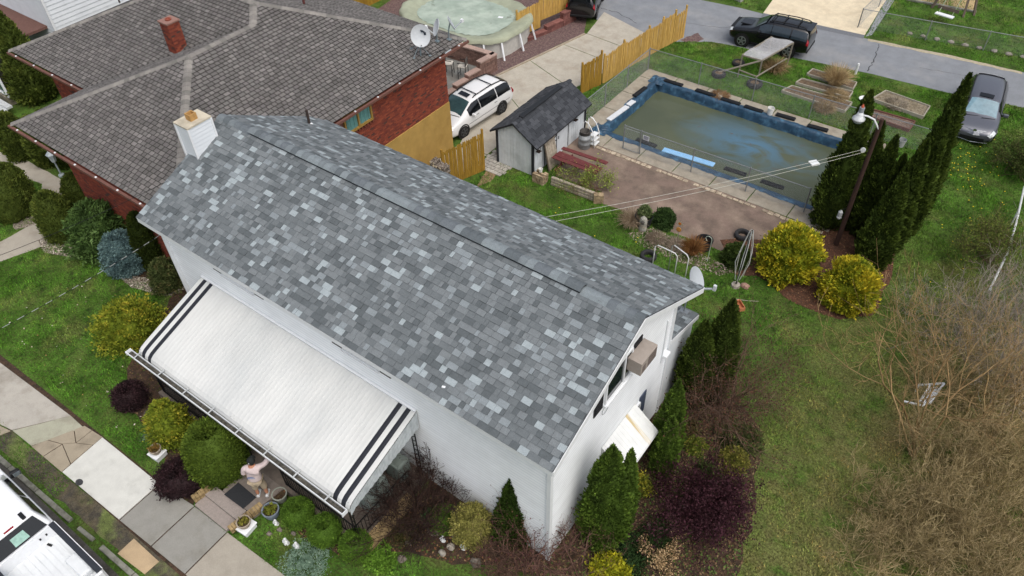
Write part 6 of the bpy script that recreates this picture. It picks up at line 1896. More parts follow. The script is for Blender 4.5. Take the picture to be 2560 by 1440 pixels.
VAN = [(2.58, .36, .60, .68, .60, .70, .45), (2.46, .26, .72, .84, .84, .88, .62), (2.15, .22, .84, .98, .94, .96, .74), (1.68, .2, .92, 1.07, .97, .985, .78),
       (1.48, .2, .96, 1.12, .97, .99, .76), (.62, .2, 1.02, 1.64, .97, .99, .63), (.1, .2, 1.04, 1.72, .97, .99, .66), (-1.0, .2, 1.06, 1.74, .97, .99, .66),
       (-1.95, .22, 1.08, 1.68, .96, .98, .63), (-2.3, .28, 1.06, 1.52, .95, .96, .62), (-2.5, .34, 1.0, 1.16, .9, .93, .62), (-2.56, .42, .86, .92, .82, .88, .6)]
def van_extra(light, rails=True, sunroof=True, grille=True, chrome=False):
    def f(t, P, patch, st, L):
        for sd in (1, -1):
            patch('headlight', M_HEAD, .35, 1.7, 3.0, 4.6, sd, off=.018)
            patch('tail_light', M_TAIL, 9.2, 10.6, 2.6, 3.9, sd, off=.018)
            a = P(4.75, 3.1, sd)
            m = MB().box(a.x, a.y + sd * .16, a.z + .06, .14, .26, .17).build('mirror', light, t, bevel=.04, **L)
            MB().bar(a + Vector((0, -sd * .02, .0)), a + Vector((0, sd * .12, .02)), .06).build('mirror_arm', M_PLASTIC, m, **L)
            MB().bar(P(4.4, 2.0, sd) + Vector((0, sd * .01, 0)), P(8.5, 2.0, sd) + Vector((0, sd * .01, 0)), .012, .008).build('door_seam', M_PLASTIC, t, **L)
            patch('rocker', light, 3.6, 8.2, .3, .9, sd, off=.02)
            for u in (5.35, 7.0):
                q = P(u, 2.75, sd)
                MB().box(q.x, q.y + sd * .015, q.z, .2, .02, .03).build('door_handle', M_CHROME, t, **L)
            if rails:
                a, b = P(5.6, 5.6, sd), P(8.3, 5.6, sd)
                MB().tube([a + Vector((0, 0, .0)), a + Vector((-.15, 0, .06)), P(7, 5.6, sd) + Vector((0, 0, .06)), b + Vector((.15, 0, .06)), b], .028, 6).build('roof_rail', M_PLASTIC, t, **L)
        if rails:
            for u in (6.05, 7.15):
                a, b = P(u, 5.6, 1), P(u, 5.6, -1)
                MB().bar(a + Vector((0, 0, .08)), b + Vector((0, 0, .08)), .05, .03).build('cross_bar', M_PLASTIC, t, **L)
        if sunroof: patch('sunroof', M_CGLASS, 5.25, 5.8, 6.3, 7, 1, center=True, off=.014)
        patch('lower_grille', M_PLASTIC, .05, .5, 1.0, 2.2, 1, center=False, off=.02)
        patch('lower_grille', M_PLASTIC, .05, .5, 1.0, 2.2, -1, center=False, off=.02)
        MB().box(2.57, 0, .44, .04, 1.1, .16).build('bumper_opening', M_PLASTIC, t, **L)
        if grille:
            for k in range(5):
                MB().tube([(2.38 + .035 * k, -.5 + .03 * k, .86 - .045 * k), (2.5 + .03 * k, 0, .84 - .045 * k), (2.38 + .035 * k, .5 - .03 * k, .86 - .045 * k)], .012, 5).build('grille_bar', M_CHROME, t, **L)
            MB().tube([(2.46, -.75, .28), (2.6, 0, .26), (2.46, .75, .28)], .018, 6).build('bumper_trim', M_CHROME, t, **L)
            MB().lathe([(.085, -.005), (.085, .005)], 18, (2.52, 0, .86), axis='x').build('emblem_ring', M_CHROME, t, **L)
        MB().bar((1.62, -.65, 1.1), (1.5, .1, 1.13), .03, .02).build('wiper', M_PLASTIC, t, **L)
        MB().bar((1.62, .1, 1.12), (1.5, .7, 1.12), .03, .02).build('wiper', M_PLASTIC, t, **L)
        MB().box(-2.575, 0, .62, .02, .5, .14).build('licence_plate', M_TRIM, t, **L)
    return f
M_WPAINT = mat('white_car_paint', 'dedfdf', .25, spec=.5, coat=.5, var=.03)
M_GPAINT = mat('grey_car_paint', '5e616a', .28, metal=.35, spec=.5, coat=.5, var=.04)
M_BPAINT = mat('black_car_paint', '0d0e11', .22, spec=.5, coat=.6, var=.1)
VW = ((4.55, 5.9, 3.2, 4.85), (5.98, 7.15, 3.2, 4.85), (7.22, 8.9, 3.2, 4.85))
# white minivan on the drive, nose towards the street
a_, b_ = Vector((-22.64,25.83)), Vector((-22.41,28.75))
dv = (a_ - b_).normalized()
ctr = (a_ + b_) / 2 + Vector((dv.y, -dv.x)) * .98 - dv * .0
car('minivan', 'white minivan with black roof rails parked on the concrete drive', 'van', (ctr.x, ctr.y), math.atan2(dv.y, dv.x), VAN, M_WPAINT, M_CGLASS, (1.52, -1.48), .36, M_DALLOY, win=VW, ws=(4, 5), rw=(8.1, 9.6), extra=van_extra(M_WPAINT, True, True, False))
car('minivan', 'metallic grey minivan parked nose out on the side lawn', 'van', (-1.35, 42.25), math.radians(-84), VAN, M_GPAINT, M_CGLASS, (1.52, -1.48), .36, M_ALLOY, win=VW, ws=(4, 5), rw=(8.1, 9.6), W_GLASS=mat('sky_windscreen', '6f8f9c', .05, spec=.9, c2='5d7d8a', scale=2), extra=van_extra(M_GPAINT, False, True, True))
SUV = [(2.36, .45, .72, .82, .66, .74, .5), (2.25, .36, .86, .98, .86, .9, .66), (1.95, .34, .98, 1.1, .93, .94, .76), (1.2, .32, 1.06, 1.18, .94, .945, .8),
       (.98, .32, 1.08, 1.22, .94, .945, .78), (.25, .32, 1.12, 1.74, .94, .945, .62), (-.2, .32, 1.13, 1.8, .94, .945, .64), (-1.2, .32, 1.14, 1.8, .94, .945, .64),
       (-2.05, .36, 1.15, 1.78, .93, .935, .63), (-2.3, .42, 1.13, 1.72, .92, .925, .62), (-2.4, .46, 1.1, 1.32, .91, .92, .62), (-2.46, .5, .92, 1.0, .86, .9, .62)]
def suv_extra(t, P, patch, st, L):
    for sd in (1, -1):
        patch('headlight', M_HEAD, .3, 1.5, 3.0, 5.0, sd, off=.02)
        patch('tail_light', M_TAIL, 9.1, 10.4, 2.6, 3.9, sd, off=.02)
        a = P(4.7, 3.1, sd)
        MB().box(a.x, a.y + sd * .15, a.z + .08, .14, .24, .2).build('mirror', M_BPAINT, t, bevel=.04, **L)
        a, b = P(5.3, 5.7, sd), P(8.2, 5.7, sd)
        MB().tube([a, a + Vector((-.2, 0, .1)), P(7, 5.7, sd) + Vector((0, 0, .1)), b + Vector((.2, 0, .1)), b], .03, 6).build('roof_rail', M_PLASTIC, t, **L)
        patch('side_step', M_PLASTIC, 3.5, 8.0, .2, .9, sd, off=.04)
    for u in (5.6, 6.5, 7.4):
        MB().bar(P(u, 5.7, 1) + Vector((0, 0, .11)), P(u, 5.7, -1) + Vector((0, 0, .11)), .05, .035).build('cross_bar', M_PLASTIC, t, **L)
    MB().box(1.5, 0, 1.2, .7, .7, .06).build('hood_scoop', M_BPAINT, t, bevel=.03, **L)
    MB().box(2.2, 0, 1.02, .2, 1.4, .05).build('hood_deflector', M_PLASTIC, t, bevel=.02, **L)
    MB().box(-2.22, 0, 1.74, .3, 1.2, .04).build('spoiler', M_BPAINT, t, bevel=.015, **L)
    MB().box(-2.42, 0, .55, .1, 1.6, .16).build('rear_bumper', M_PLASTIC, t, bevel=.03, **L)
    MB().box(-2.42, 0, .85, .02, .5, .14).build('licence_plate', M_TRIM, t, **L)
car('suv', 'black sport utility vehicle with roof rack parked along the alley', 'suv', (-13.55, 44.0), math.atan2(-.9, -12), SUV, M_BPAINT, mat('suv_side_glass', '27323a', .05, spec=.9), (1.42, -1.38), .4, M_ALLOY, win=((4.6, 5.95, 3.2, 4.8), (6.02, 7.1, 3.2, 4.8), (7.2, 8.8, 3.2, 4.8)), ws=(4, 5), rw=(8.6, 9.7), W_GLASS=mat('suv_screen', '3d4a4e', .06, spec=.8), extra=suv_extra)
car('suv', 'black vehicle with its tail to the concrete drive beside the red block wall', 'suv', (-25.55, 42.3), math.radians(112), SUV, M_BPAINT, M_CGLASS, (1.42, -1.38), .4, M_DALLOY, win=((4.6, 5.95, 3.2, 4.8), (6.02, 7.1, 3.2, 4.8), (7.2, 8.8, 3.2, 4.8)), ws=(4, 5), rw=(8.6, 9.7), extra=suv_extra)

# ---------------------------------------------------------------- white pickup at the kerb, nose towards -X
pk = thing('pickup_truck', 'white pickup truck with black bed rails parked at the kerb', 'pickup truck', (-18.2, -.2, 0))
M_PW = mat('pickup_white', 'e2e5e8', .28, spec=.5, coat=.5, var=.03)
TY0, TY1 = -1.22, .78
cy = (TY0 + TY1) / 2
# bed: floor, walls, black rails, tailgate
bx0, bx1 = -18.55, -16.0
zb, zr_ = .92, 1.42
MB().box((bx0 + bx1) / 2, cy, zb - .05, bx1 - bx0, TY1 - TY0 - .25, .1).build('bed_floor', mat('bed_liner_white', 'd3d7d9', .5, var=.06, scale=2), pk)
for k in range(9):
    MB().box((bx0 + bx1) / 2, TY0 + .3 + k * .175, zb + .012, bx1 - bx0 - .1, .06, .024).build('floor_rib', MATS['bed_liner_white'], pk)
for y, s_ in ((TY1, -1), (TY0, 1)):
    MB().box((bx0 + bx1) / 2, y + s_ * .08, .95, bx1 - bx0, .16, .95).build('bed_side', M_PW, pk, bevel=.02)
    MB().box((bx0 + bx1) / 2, y + s_ * .1, 1.44, bx1 - bx0 + .05, .17, .05).build('bed_rail', mat('rail_cap', '2a2e35', .6), pk, bevel=.015)
    MB().box((bx0 + bx1) / 2, y + s_ * .0 , 1.435, bx1 - bx0, .02, .03).build('rail_edge', M_PW, pk)
    MB().box(-16.9, y + s_ * .35, zb + .12, .9, .35, .28).build('wheel_housing', MATS['bed_liner_white'], pk, bevel=.06)
    for x in (-17.1, -20.85):
        w = MB().lathe([(.22, -.12), (.36, -.13), (.39, -.08), (.39, .08), (.36, .13), (.22, .12)], 24, (x, y + s_ * .15, .39), axis='y').build('tyre', M_TYR, pk)
        MB().lathe([(.25, -.135), (.25, .135)], 20, (x, y + s_ * .15, .39), axis='y').build('rim', M_ALLOY, w)
MB().box(bx1 + .05, cy, 1.15, .1, TY1 - TY0 - .1, .55).build('tailgate', M_PW, pk, bevel=.02)
MB().box(bx0 - .02, cy, 1.15, .06, TY1 - TY0 - .25, .55).build('bed_front_wall', M_PW, pk)
for dy in (.62, .42):
    MB().box(bx0 + .03, cy + dy, 1.22, .05, .05, .05).build('tie_down', M_PLASTIC, pk)
MB().box(bx0 + .2, cy + .5, zb + .025, .18, .07, .03, .3).build('tie_down', M_PLASTIC, pk)
# cab: lower body and greenhouse with slanted glass
MB().box(-20.45, cy, .88, 3.7, TY1 - TY0, .95).build('cab_body', M_PW, pk, bevel=.06)
cabm = MB()
x0, x1, xr0, xr1 = -21.6, -18.62, -20.9, -18.98
zt = 1.93
ins = .22
cabm.faces([(x0, TY0 + .04, 1.35), (x1, TY0 + .04, 1.35), (x1, TY1 - .04, 1.35), (x0, TY1 - .04, 1.35), (xr0, TY0 + ins, zt), (xr1, TY0 + ins, zt), (xr1, TY1 - ins, zt), (xr0, TY1 - ins, zt)],
           ((3, 2, 1, 0), (4, 5, 6, 7), (0, 1, 5, 4), (1, 2, 6, 5), (2, 3, 7, 6), (3, 0, 4, 7)))
cabm.build('cab_roof', M_PW, pk, bevel=.07)
def lerp4(q, u, v):
    a, b, c, d = [Vector(p) for p in q]
    return (a * (1 - u) + b * u) * (1 - v) + (d * (1 - u) + c * u) * v
def glassp(nm, q, m, mar=(.06, .94, .12, .88), off=(0, 0, 0)):
    o = Vector(off)
    return MB().poly([lerp4(q, mar[0], mar[2]) + o, lerp4(q, mar[1], mar[2]) + o, lerp4(q, mar[1], mar[3]) + o, lerp4(q, mar[0], mar[3]) + o]).build(nm, m, pk)
rear = [(x1, TY0 + .04, 1.35), (x1, TY1 - .04, 1.35), (xr1, TY1 - ins, zt), (xr1, TY0 + ins, zt)]
glassp('rear_window', rear, M_CGLASS, (.07, .93, .1, .86), (.02, 0, .014))
glassp('window_sticker', rear, mat('pale_sticker', '8fb3a8', .4), (.42, .66, .18, .62), (.026, 0, .018))
right = [(x0, TY1 - .04, 1.35), (x1, TY1 - .04, 1.35), (xr1, TY1 - ins, zt), (xr0, TY1 - ins, zt)]
glassp('side_window', right, M_CGLASS, (.1, .5, .1, .85), (0, .014, .01)); glassp('side_window', right, M_CGLASS, (.54, .92, .1, .85), (0, .014, .01))
front = [(x0, TY0 + .04, 1.35), (x0, TY1 - .04, 1.35), (xr0, TY1 - ins, zt), (xr0, TY0 + ins, zt)]
glassp('windscreen', front, M_WSH, (.06, .94, .08, .9), (-.02, 0, .014))
MB().box(-22.6, cy, 1.12, 2.0, TY1 - TY0 - .08, .5).build('hood', M_PW, pk, bevel=.1)
MB().box(-19.08, cy + .5, zt + .012, .3, .12, .05).build('high_brake_lamp', M_PLASTIC, pk, bevel=.015)
MB().box(-18.99, cy + .02, zt - .03, .05, .3, .04).build('brake_lens', M_TAIL, pk)
mr = MB().box(-21.3, TY1 + .2, 1.32, .16, .3, .24, -.2).build('mirror', M_PLASTIC, pk, bevel=.05)
MB().box(-21.21, TY1 + .22, 1.33, .012, .22, .17, -.2).build('mirror_glass', mat('mirror_glass', 'a9b3b8', .05, metal=.8), mr)
MB().bar((-21.3, TY1 - .02, 1.25), (-21.3, TY1 + .1, 1.28), .07, .05).build('mirror_arm', M_PLASTIC, mr)
MB().box(-20.3, TY1 - .01, 1.28, 2.4, .04, .03).build('window_trim', M_CHROME, pk)


# ================================================================ PLANTS
M_FOL = mat('foliage', 'ffffff', .75, attr=True, var=.1, scale=3, spec=.2)
M_TWIG = mat('twig_bark', 'ffffff', .9, attr=True, var=.12, scale=6, spec=.15)
M_BARK = mat('stem_bark', '4a3a2c', .9, c2='5c4a38', var=.2, scale=8)

def prof_arb(t):      # tall flame: widest low, pointed
    return np.clip(np.sin(np.clip(t * 1.05 + .16, 0, 1) ** .55 * PI) ** .8 * (1 - t * .25), .02, 1)
def prof_flame(t):
    return np.clip(((1 - t) ** .62) * np.clip(.72 + t * 1.4, 0, 1), .015, 1)
def prof_col(t):
    return np.clip((1 - t ** 2.2) ** .8 * np.clip(.7 + t * 1.2, 0, 1), .02, 1)
def prof_ball(t):
    return np.sqrt(np.clip(1 - ((t - .48) / .525) ** 2, .0004, 1))
def prof_egg(t):
    return np.sqrt(np.clip(1 - ((t - .36) / .642) ** 2, .0004, 1))
def prof_cone(t):
    return np.clip((1 - t) ** .8 * np.clip(.65 + t * 2.2, 0, 1) * 1.05, .02, 1)
def prof_dome(t):
    return np.sqrt(np.clip(1 - t ** 2, .0004, 1)) * np.clip(.8 + t, 0, 1)

def foliage(parent, base, h, r, prof, n, size, pal, seed, lump=.12, lumps=5, z0=.0, upw=.5, aspect=2.0, squash=1.0, wild=.35, core=.78, tip=None, lean=(0, 0), name='crown', puff=.22, tight=.13):
    """crown of small leaf faces through the outer shell of a lumpy volume plus an inner mass of the same leaves"""
    rng = np.random.default_rng(seed)
    amp = rng.uniform(-1, 1, (lumps, 3)); fr = rng.integers(2, 7, (lumps, 2)); ph = rng.uniform(0, 6.28, (lumps, 2))
    def lumpf(phi, t):
        s = np.zeros_like(phi)
        for k in range(lumps):
            s += amp[k, 0] * np.sin(fr[k, 0] * phi + ph[k, 0] + 2.5 * np.sin(t * fr[k, 1] * 2.2 + ph[k, 1]))
            s += .6 * amp[k, 1] * np.sin(fr[k, 1] * 4.5 * t + ph[k, 1] + 2 * phi)
        return s / lumps
    # sample heights in proportion to circumference
    tt = np.linspace(0.005, .995, 200); pr = (prof(tt) + .02) * np.sqrt(1 + (np.gradient(prof(tt), tt) * r / h) ** 2)
    cdf = np.cumsum(pr); cdf /= cdf[-1]
    t = np.interp(rng.uniform(0, 1, n), cdf, tt)
    phi = rng.uniform(0, 2 * PI, n)
    lf = lumpf(phi, t)
    shell = 1 - np.abs(rng.normal(0, tight, n))
    kt = int(n * .05)
    t[:kt] = 1 - .16 * rng.uniform(0, 1, kt) ** 1.5; shell[:kt] = np.sqrt(rng.uniform(0, 1, kt))
    lf = lumpf(phi, t)
    # sprays: points swell towards the centre of the nearest of many small clumps
    K = int(np.clip(n / 75, 20, 220))
    tk = np.interp(rng.uniform(0, 1, K), cdf, tt); pk_ = rng.uniform(0, 2 * PI, K); rk = r * prof(tk)
    Ck = np.stack([rk * np.cos(pk_), rk * np.sin(pk_), tk * h], 1)
    Q = np.stack([r * prof(t) * np.cos(phi), r * prof(t) * np.sin(phi), t * h], 1)
    dist = np.full(n, 1e9)
    for a_ in range(0, n, 4000):
        dd = Q[a_:a_ + 4000, None, :] - Ck[None]
        dist[a_:a_ + 4000] = np.sqrt((dd ** 2).sum(2).min(1))
    dn_ = np.clip(dist / (np.percentile(dist, 92) + 1e-6), 0, 1.2)
    puff_v = puff * (.5 - dn_)
    rad = r * prof(t) * (1 + lump * 1.8 * lf + puff_v) * shell
    rad *= 1 + .06 * rng.normal(0, 1, n)
    x = base[0] + rad * np.cos(phi) + lean[0] * t * h; y = base[1] + rad * np.sin(phi) * squash + lean[1] * t * h
    z = z0 + t * (h - z0) + .03 * rng.normal(0, 1, n)
    P = np.stack([x, y, np.maximum(z, .03)], 1)
    dpr = (prof(np.clip(t + .03, 0, 1)) - prof(np.clip(t - .03, 0, 1))) / .06
    N = np.stack([np.cos(phi), np.sin(phi) * squash, -dpr * r / max(h, .1)], 1)
    N /= np.linalg.norm(N, axis=1)[:, None] + 1e-9
    D = N + np.array([0, 0, upw]) + rng.normal(0, wild, (n, 3)); D /= np.linalg.norm(D, axis=1)[:, None]
    S = np.cross(D, rng.normal(0, 1, (n, 3)) + N * .0); S /= np.linalg.norm(S, axis=1)[:, None] + 1e-9
    ln = size * rng.uniform(.6, 1.4, n)[:, None]; w = ln / aspect
    V = np.stack([P - D * ln * .35, P + S * w * .5 + D * ln * .1, P + D * ln * .65, P - S * w * .5 + D * ln * .1], 1).reshape(-1, 3)
    pal = np.array([lin(c) for c in pal])
    k = len(pal)
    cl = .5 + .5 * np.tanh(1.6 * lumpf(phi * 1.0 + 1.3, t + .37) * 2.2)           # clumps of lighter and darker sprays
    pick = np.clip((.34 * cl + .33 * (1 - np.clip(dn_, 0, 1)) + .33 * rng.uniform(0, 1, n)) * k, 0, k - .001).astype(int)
    C = pal[pick] * rng.uniform(.82, 1.18, n)[:, None]
    if tip is not None:
        f = np.clip((t - tip[1]) / (1 - tip[1]), 0, 1) * rng.uniform(0, 1, n) * tip[2] if len(tip) > 2 else rng.uniform(0, 1, n) < tip[1]
        f = np.asarray(f, float)[:, None]
        C = C * (1 - f) + np.array(lin(tip[0])) * f
    Cq = np.repeat(C, 4, 0)
    Fq = np.arange(4 * n).reshape(-1, 4)
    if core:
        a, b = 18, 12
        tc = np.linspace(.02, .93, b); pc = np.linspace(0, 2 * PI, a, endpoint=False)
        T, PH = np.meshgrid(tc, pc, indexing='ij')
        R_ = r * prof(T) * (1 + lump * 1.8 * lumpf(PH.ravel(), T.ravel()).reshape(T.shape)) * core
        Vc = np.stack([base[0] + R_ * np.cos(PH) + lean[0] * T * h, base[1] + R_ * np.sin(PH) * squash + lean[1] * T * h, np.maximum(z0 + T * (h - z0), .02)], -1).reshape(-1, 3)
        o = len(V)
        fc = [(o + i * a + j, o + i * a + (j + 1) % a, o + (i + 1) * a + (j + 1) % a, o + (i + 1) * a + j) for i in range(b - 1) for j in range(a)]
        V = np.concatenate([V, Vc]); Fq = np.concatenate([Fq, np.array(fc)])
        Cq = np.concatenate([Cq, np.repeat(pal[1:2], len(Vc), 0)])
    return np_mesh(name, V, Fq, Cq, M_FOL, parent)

def shrub(name, label, cat, base, h, r, prof, n, size, pal, seed, **kw):
    t = thing(name, label, cat, (*base, 0))
    g = kw.pop('group', None)
    if g: t['group'] = g
    MB().tube([(base[0], base[1], 0), (base[0], base[1], h * .5)], .05 + r * .03, 7, r2=.02).build('trunk', M_BARK, t)
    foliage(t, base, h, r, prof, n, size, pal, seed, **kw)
    return t

def tubes_np(segs, cols):
    """segs: array (n,2,3)+radii (n,2) -> 3-sided tubes"""
    A, B, ra, rb = segs
    d = B - A; L = np.linalg.norm(d, axis=1)[:, None]; d = d / np.maximum(L, 1e-6)
    up = np.where(np.abs(d[:, 2:3]) < .9, np.array([[0, 0, 1.0]]), np.array([[1.0, 0, 0]]))
    a = np.cross(d, up); a /= np.linalg.norm(a, axis=1)[:, None]; b = np.cross(a, d)
    n = len(A); V = np.zeros((n, 6, 3))
    for k in range(3):
        t = 2 * PI * k / 3
        o = a * math.cos(t) + b * math.sin(t)
        V[:, k] = A + o * ra[:, None]; V[:, 3 + k] = B + o * rb[:, None]
    base = (np.arange(n) * 6)[:, None]
    F = np.concatenate([base + np.array([[0, 1, 4, 3]]), base + np.array([[1, 2, 5, 4]]), base + np.array([[2, 0, 3, 5]])])
    return V.reshape(-1, 3), F, np.repeat(cols, 6, 0)

def grow(rng, p, d, L, r, depth, out, spread=.6, kids=(2, 4), up=.15, seglen=None, bend=.18, shrink=.62, rmin=.003):
    """bare branch: a bending run of segments that throws side twigs"""
    n = 4 if depth > 0 else 3
    pts = [p]
    for i in range(n):
        d = d + rng.normal(0, bend, 3) + np.array([0, 0, up * .3]); d = d / np.linalg.norm(d)
        q = p + d * L / n
        ra = max(r * (1 - .45 * i / n), rmin); rb = max(r * (1 - .45 * (i + 1) / n), rmin)
        out.append((p, q, ra, rb, depth))
        p = q; pts.append((p, d.copy(), rb))
        if depth > 0 and i > 0:
            for _ in range(rng.integers(*kids)):
                dd = d + rng.normal(0, spread, 3) + np.array([0, 0, up]); dd /= np.linalg.norm(dd)
                grow(rng, p, dd, L * shrink * rng.uniform(.6, 1.15), rb * .6, depth - 1, out, spread, kids, up, None, bend, shrink, rmin)

def bare_bush(name, label, cat, base, h, stems, depth, pal, seed, r0=.02, spread=.55, fan=.6, kids=(1, 3), leaf=None, parent=None, part='branches', up=.15, bend=.18, rmin=.003, rad=.15, group=None, shrink=.62):
    rng = np.random.default_rng(seed)
    t = parent or thing(name, label, cat, (*base, 0), group)
    out = []
    for s in range(stems):
        a = rng.uniform(0, 2 * PI)
        p = np.array([base[0] + rad * rng.normal(), base[1] + rad * rng.normal(), 0.0])
        d = np.array([math.cos(a) * fan * rng.uniform(.2, 1), math.sin(a) * fan * rng.uniform(.2, 1), 1.0]); d /= np.linalg.norm(d)
        out.append((np.array([base[0], base[1], .0]), p + np.array([0, 0, .03]), r0, r0 * .9, depth))
        grow(rng, p + np.array([0, 0, .03]), d, h * rng.uniform(.6, 1.0), r0 * rng.uniform(.7, 1.1), depth, out, spread, kids, up, None, bend, shrink, rmin)
    A = np.array([o[0] for o in out]); B = np.array([o[1] for o in out]); ra = np.array([o[2] for o in out]); rb = np.array([o[3] for o in out])
    A[:, 2] = np.maximum(A[:, 2], .01); B[:, 2] = np.maximum(B[:, 2], .01)
    pc = np.array([lin(c) for c in pal]); dep = np.array([o[4] for o in out])
    C = pc[rng.integers(0, len(pc), len(out))] * rng.uniform(.8, 1.2, len(out))[:, None]
    V, F, Cc = tubes_np((A, B, ra, rb), C)
    np_mesh(part, V, F, Cc, M_TWIG, t)
    if leaf:
        m = dep == 0
        P = B[m]; k = leaf[1]
        P = np.repeat(P, k, 0) + rng.normal(0, leaf[3] if len(leaf) > 3 else .05, (len(P) * k, 3)); n = len(P)
        P[:, 2] = np.maximum(P[:, 2], .03)
        D = rng.normal(0, 1, (n, 3)) + np.array([0, 0, .5]); D /= np.linalg.norm(D, axis=1)[:, None]
        S = np.cross(D, rng.normal(0, 1, (n, 3))); S /= np.linalg.norm(S, axis=1)[:, None]
        ln = leaf[2] * rng.uniform(.6, 1.4, n)[:, None]
        V = np.stack([P, P + D * ln * .5 + S * ln * .3, P + D * ln, P + D * ln * .5 - S * ln * .3], 1).reshape(-1, 3)
        lp = np.array([lin(c) for c in leaf[0]])
        Cl = np.repeat(lp[rng.integers(0, len(lp), n)] * rng.uniform(.8, 1.2, n)[:, None], 4, 0)
        np_mesh('leaves', V, np.arange(4 * n).reshape(-1, 4), Cl, M_FOL, t)
    return t

P_ARB = ('36481a', '465c20', '577028', '688030')
P_ARBD = ('2b3a12', '3a4a19', '4a5b20', '5a6c28')
P_ARBW = ('38451a', '485620', '596629', '6a7430')
P_GOLD = ('5a6a1a', '80881f', 'a8a026', 'ccb830')
P_GOLD2 = ('4a5818', '66741f', '848a2a', '9c9430')
P_BURG = ('231419', '2f1a20', '3a2228', '452a2e')
P_BOX = ('3f5a1c', '4c6a22', '5a7a29', '688a30')
P_SPR = ('42565a', '526a6c', '66807f', '7a9290')
P_RHO = ('2c3f1c', '3b5226', '4d6632', '66804a')
P_GRN = ('3a5220', '4a6426', '5c7a2e', '708e38')

# ---- by the lamp pole: tall evergreens by the lamp pole
tall = [('tall dark evergreen nearest the pool corner', (-4.75, 29.75), 6.7, .95, 1), ('dark evergreen between the pool corner and the lamp pole', (-4.0, 30.2), 5.3, .72, 2),
        ('dark evergreen directly behind the lamp pole', (-3.3, 30.0), 5.0, .72, 3), ('shortest evergreen of the inner row behind the lamp pole', (-2.75, 29.85), 4.4, .66, 4),
        ('evergreen at the golden shrub end of the outer row', (-2.3, 28.1), 4.7, .85, 5), ('evergreen second in the outer row beside the side lawn', (-2.15, 29.4), 5.6, .82, 6),
        ('evergreen third in the outer row beside the side lawn', (-1.95, 30.9), 6.2, .82, 7), ('tallest evergreen at the grey minivan end of the outer row', (-1.9, 32.6), 7.0, .86, 8)]
for lab, b, h, r, s in tall:
    shrub('evergreen_tree', lab, 'tree', b, h, r, prof_flame, 14000, .14, P_ARBD, 100 + s, lump=.13, puff=.34, upw=1.3, aspect=2.0, wild=.35)
# ---- golden balls
shrub('golden_shrub', 'large golden round evergreen shrub at the end of the patio', 'shrub', (-5.0, 25.6), 2.35, 1.2, prof_egg, 15000, .14, P_GOLD, 121, lump=.16, upw=.6, wild=.45, puff=.34)
shrub('golden_shrub', 'smaller golden round evergreen shrub beside the mulch bed edge', 'shrub', (-2.35, 25.35), 2.05, 1.04, prof_egg, 13000, .14, P_GOLD, 122, lump=.16, upw=.6, wild=.45, puff=.34)
shrub('juniper', 'low dark green shrub behind the closed clothes dryer', 'shrub', (-7.01,24.95), .95, .62, prof_dome, 5000, .1, ('22300f', '2f3f16', '3d4d1e', '4a5a28'), 123, lump=.2, wild=.6)
shrub('juniper', 'dark green shrub on the patio edge next to the planted tub', 'shrub', (-10.74,25.46), .8, .55, prof_dome, 4000, .1, ('1f3016', '2b401d', '395026', '48602f'), 124, lump=.22, wild=.6)
shrub('tub_shrub', 'sparse grey green shrub growing in the black tub', 'shrub', (-11.54,25.04), .95, .32, prof_dome, 1200, .09, ('3d4d2c', '56653d', '6e7a50'), 125, lump=.2, wild=.8, z0=.45, core=.5)
# ---- evergreens at the gable and front
shrub('evergreen_tree', 'broad dark evergreen against the rear corner of the gable wall', 'tree', (-4.75, 17.9), 4.9, .72, prof_col, 13000, .12, P_ARBD, 131, lump=.12, upw=1.2)
shrub('evergreen_tree', 'dark evergreen with lower top close to the white wall', 'tree', (-5.25, 17.2), 4.2, .7, prof_col, 11000, .12, P_ARBD, 132, lump=.12, upw=1.2)
shrub('evergreen_tree', 'narrow evergreen beside the gable window awning', 'tree', (-4.85, 14.55), 4.1, .55, prof_col, 8000, .11, P_ARB, 133, lump=.14, upw=1.2)
shrub('evergreen_tree', 'short narrow evergreen in front of the awning evergreen', 'tree', (-4.6, 13.95), 3.1, .45, prof_col, 5000, .11, P_ARB, 134, lump=.14, upw=1.2)
shrub('evergreen_tree', 'tall bushy evergreen at the gable corner below the roof edge', 'tree', (-4.98,10.74), 5.1, .78, prof_col, 16000, .11, P_ARB, 135, lump=.13, upw=1.2)
shrub('evergreen_tree', 'slim evergreen leaning beside the bushy gable evergreen', 'tree', (-4.71,11.39), 4.4, .42, prof_col, 4500, .11, P_ARB, 136, lump=.15, upw=1.2)
shrub('evergreen_tree', 'small cone evergreen against the white front wall', 'tree', (-7.34,9.21), 3.3, .72, prof_cone, 11000, .1, ('24340f', '304415', '3d551b', '4b6522'), 137, lump=.12, upw=1.1)
shrub('speckled_shrub', 'yellow green speckled round shrub against the front wall', 'shrub', (-8.41,8.45), 1.35, .66, prof_egg, 8000, .07, ('66662f', '7c7a40', '94904e', 'a8a35e'), 138, lump=.1, wild=.7)
shrub('boxwood', 'low green bush beside the dark thorny bush', 'shrub', (-9.36,8.19), .8, .5, prof_dome, 4500, .08, P_BOX, 139, lump=.12, wild=.6)
for i, (b, r, lab) in enumerate((((-13.24,5.60), .5, 'clipped round boxwood next to the grey green pot'), ((-12.09,5.67), .52, 'clipped round boxwood in the middle of three by the porch'), ((-10.95,5.87), .49, 'clipped round boxwood in front of the tan brick edge'))):
    shrub('boxwood', lab, 'shrub', b, r * 1.85, r, prof_ball, 11000, .05, P_BOX, 140 + i, lump=.03, wild=.4, core=.93, puff=.04, tight=.05)
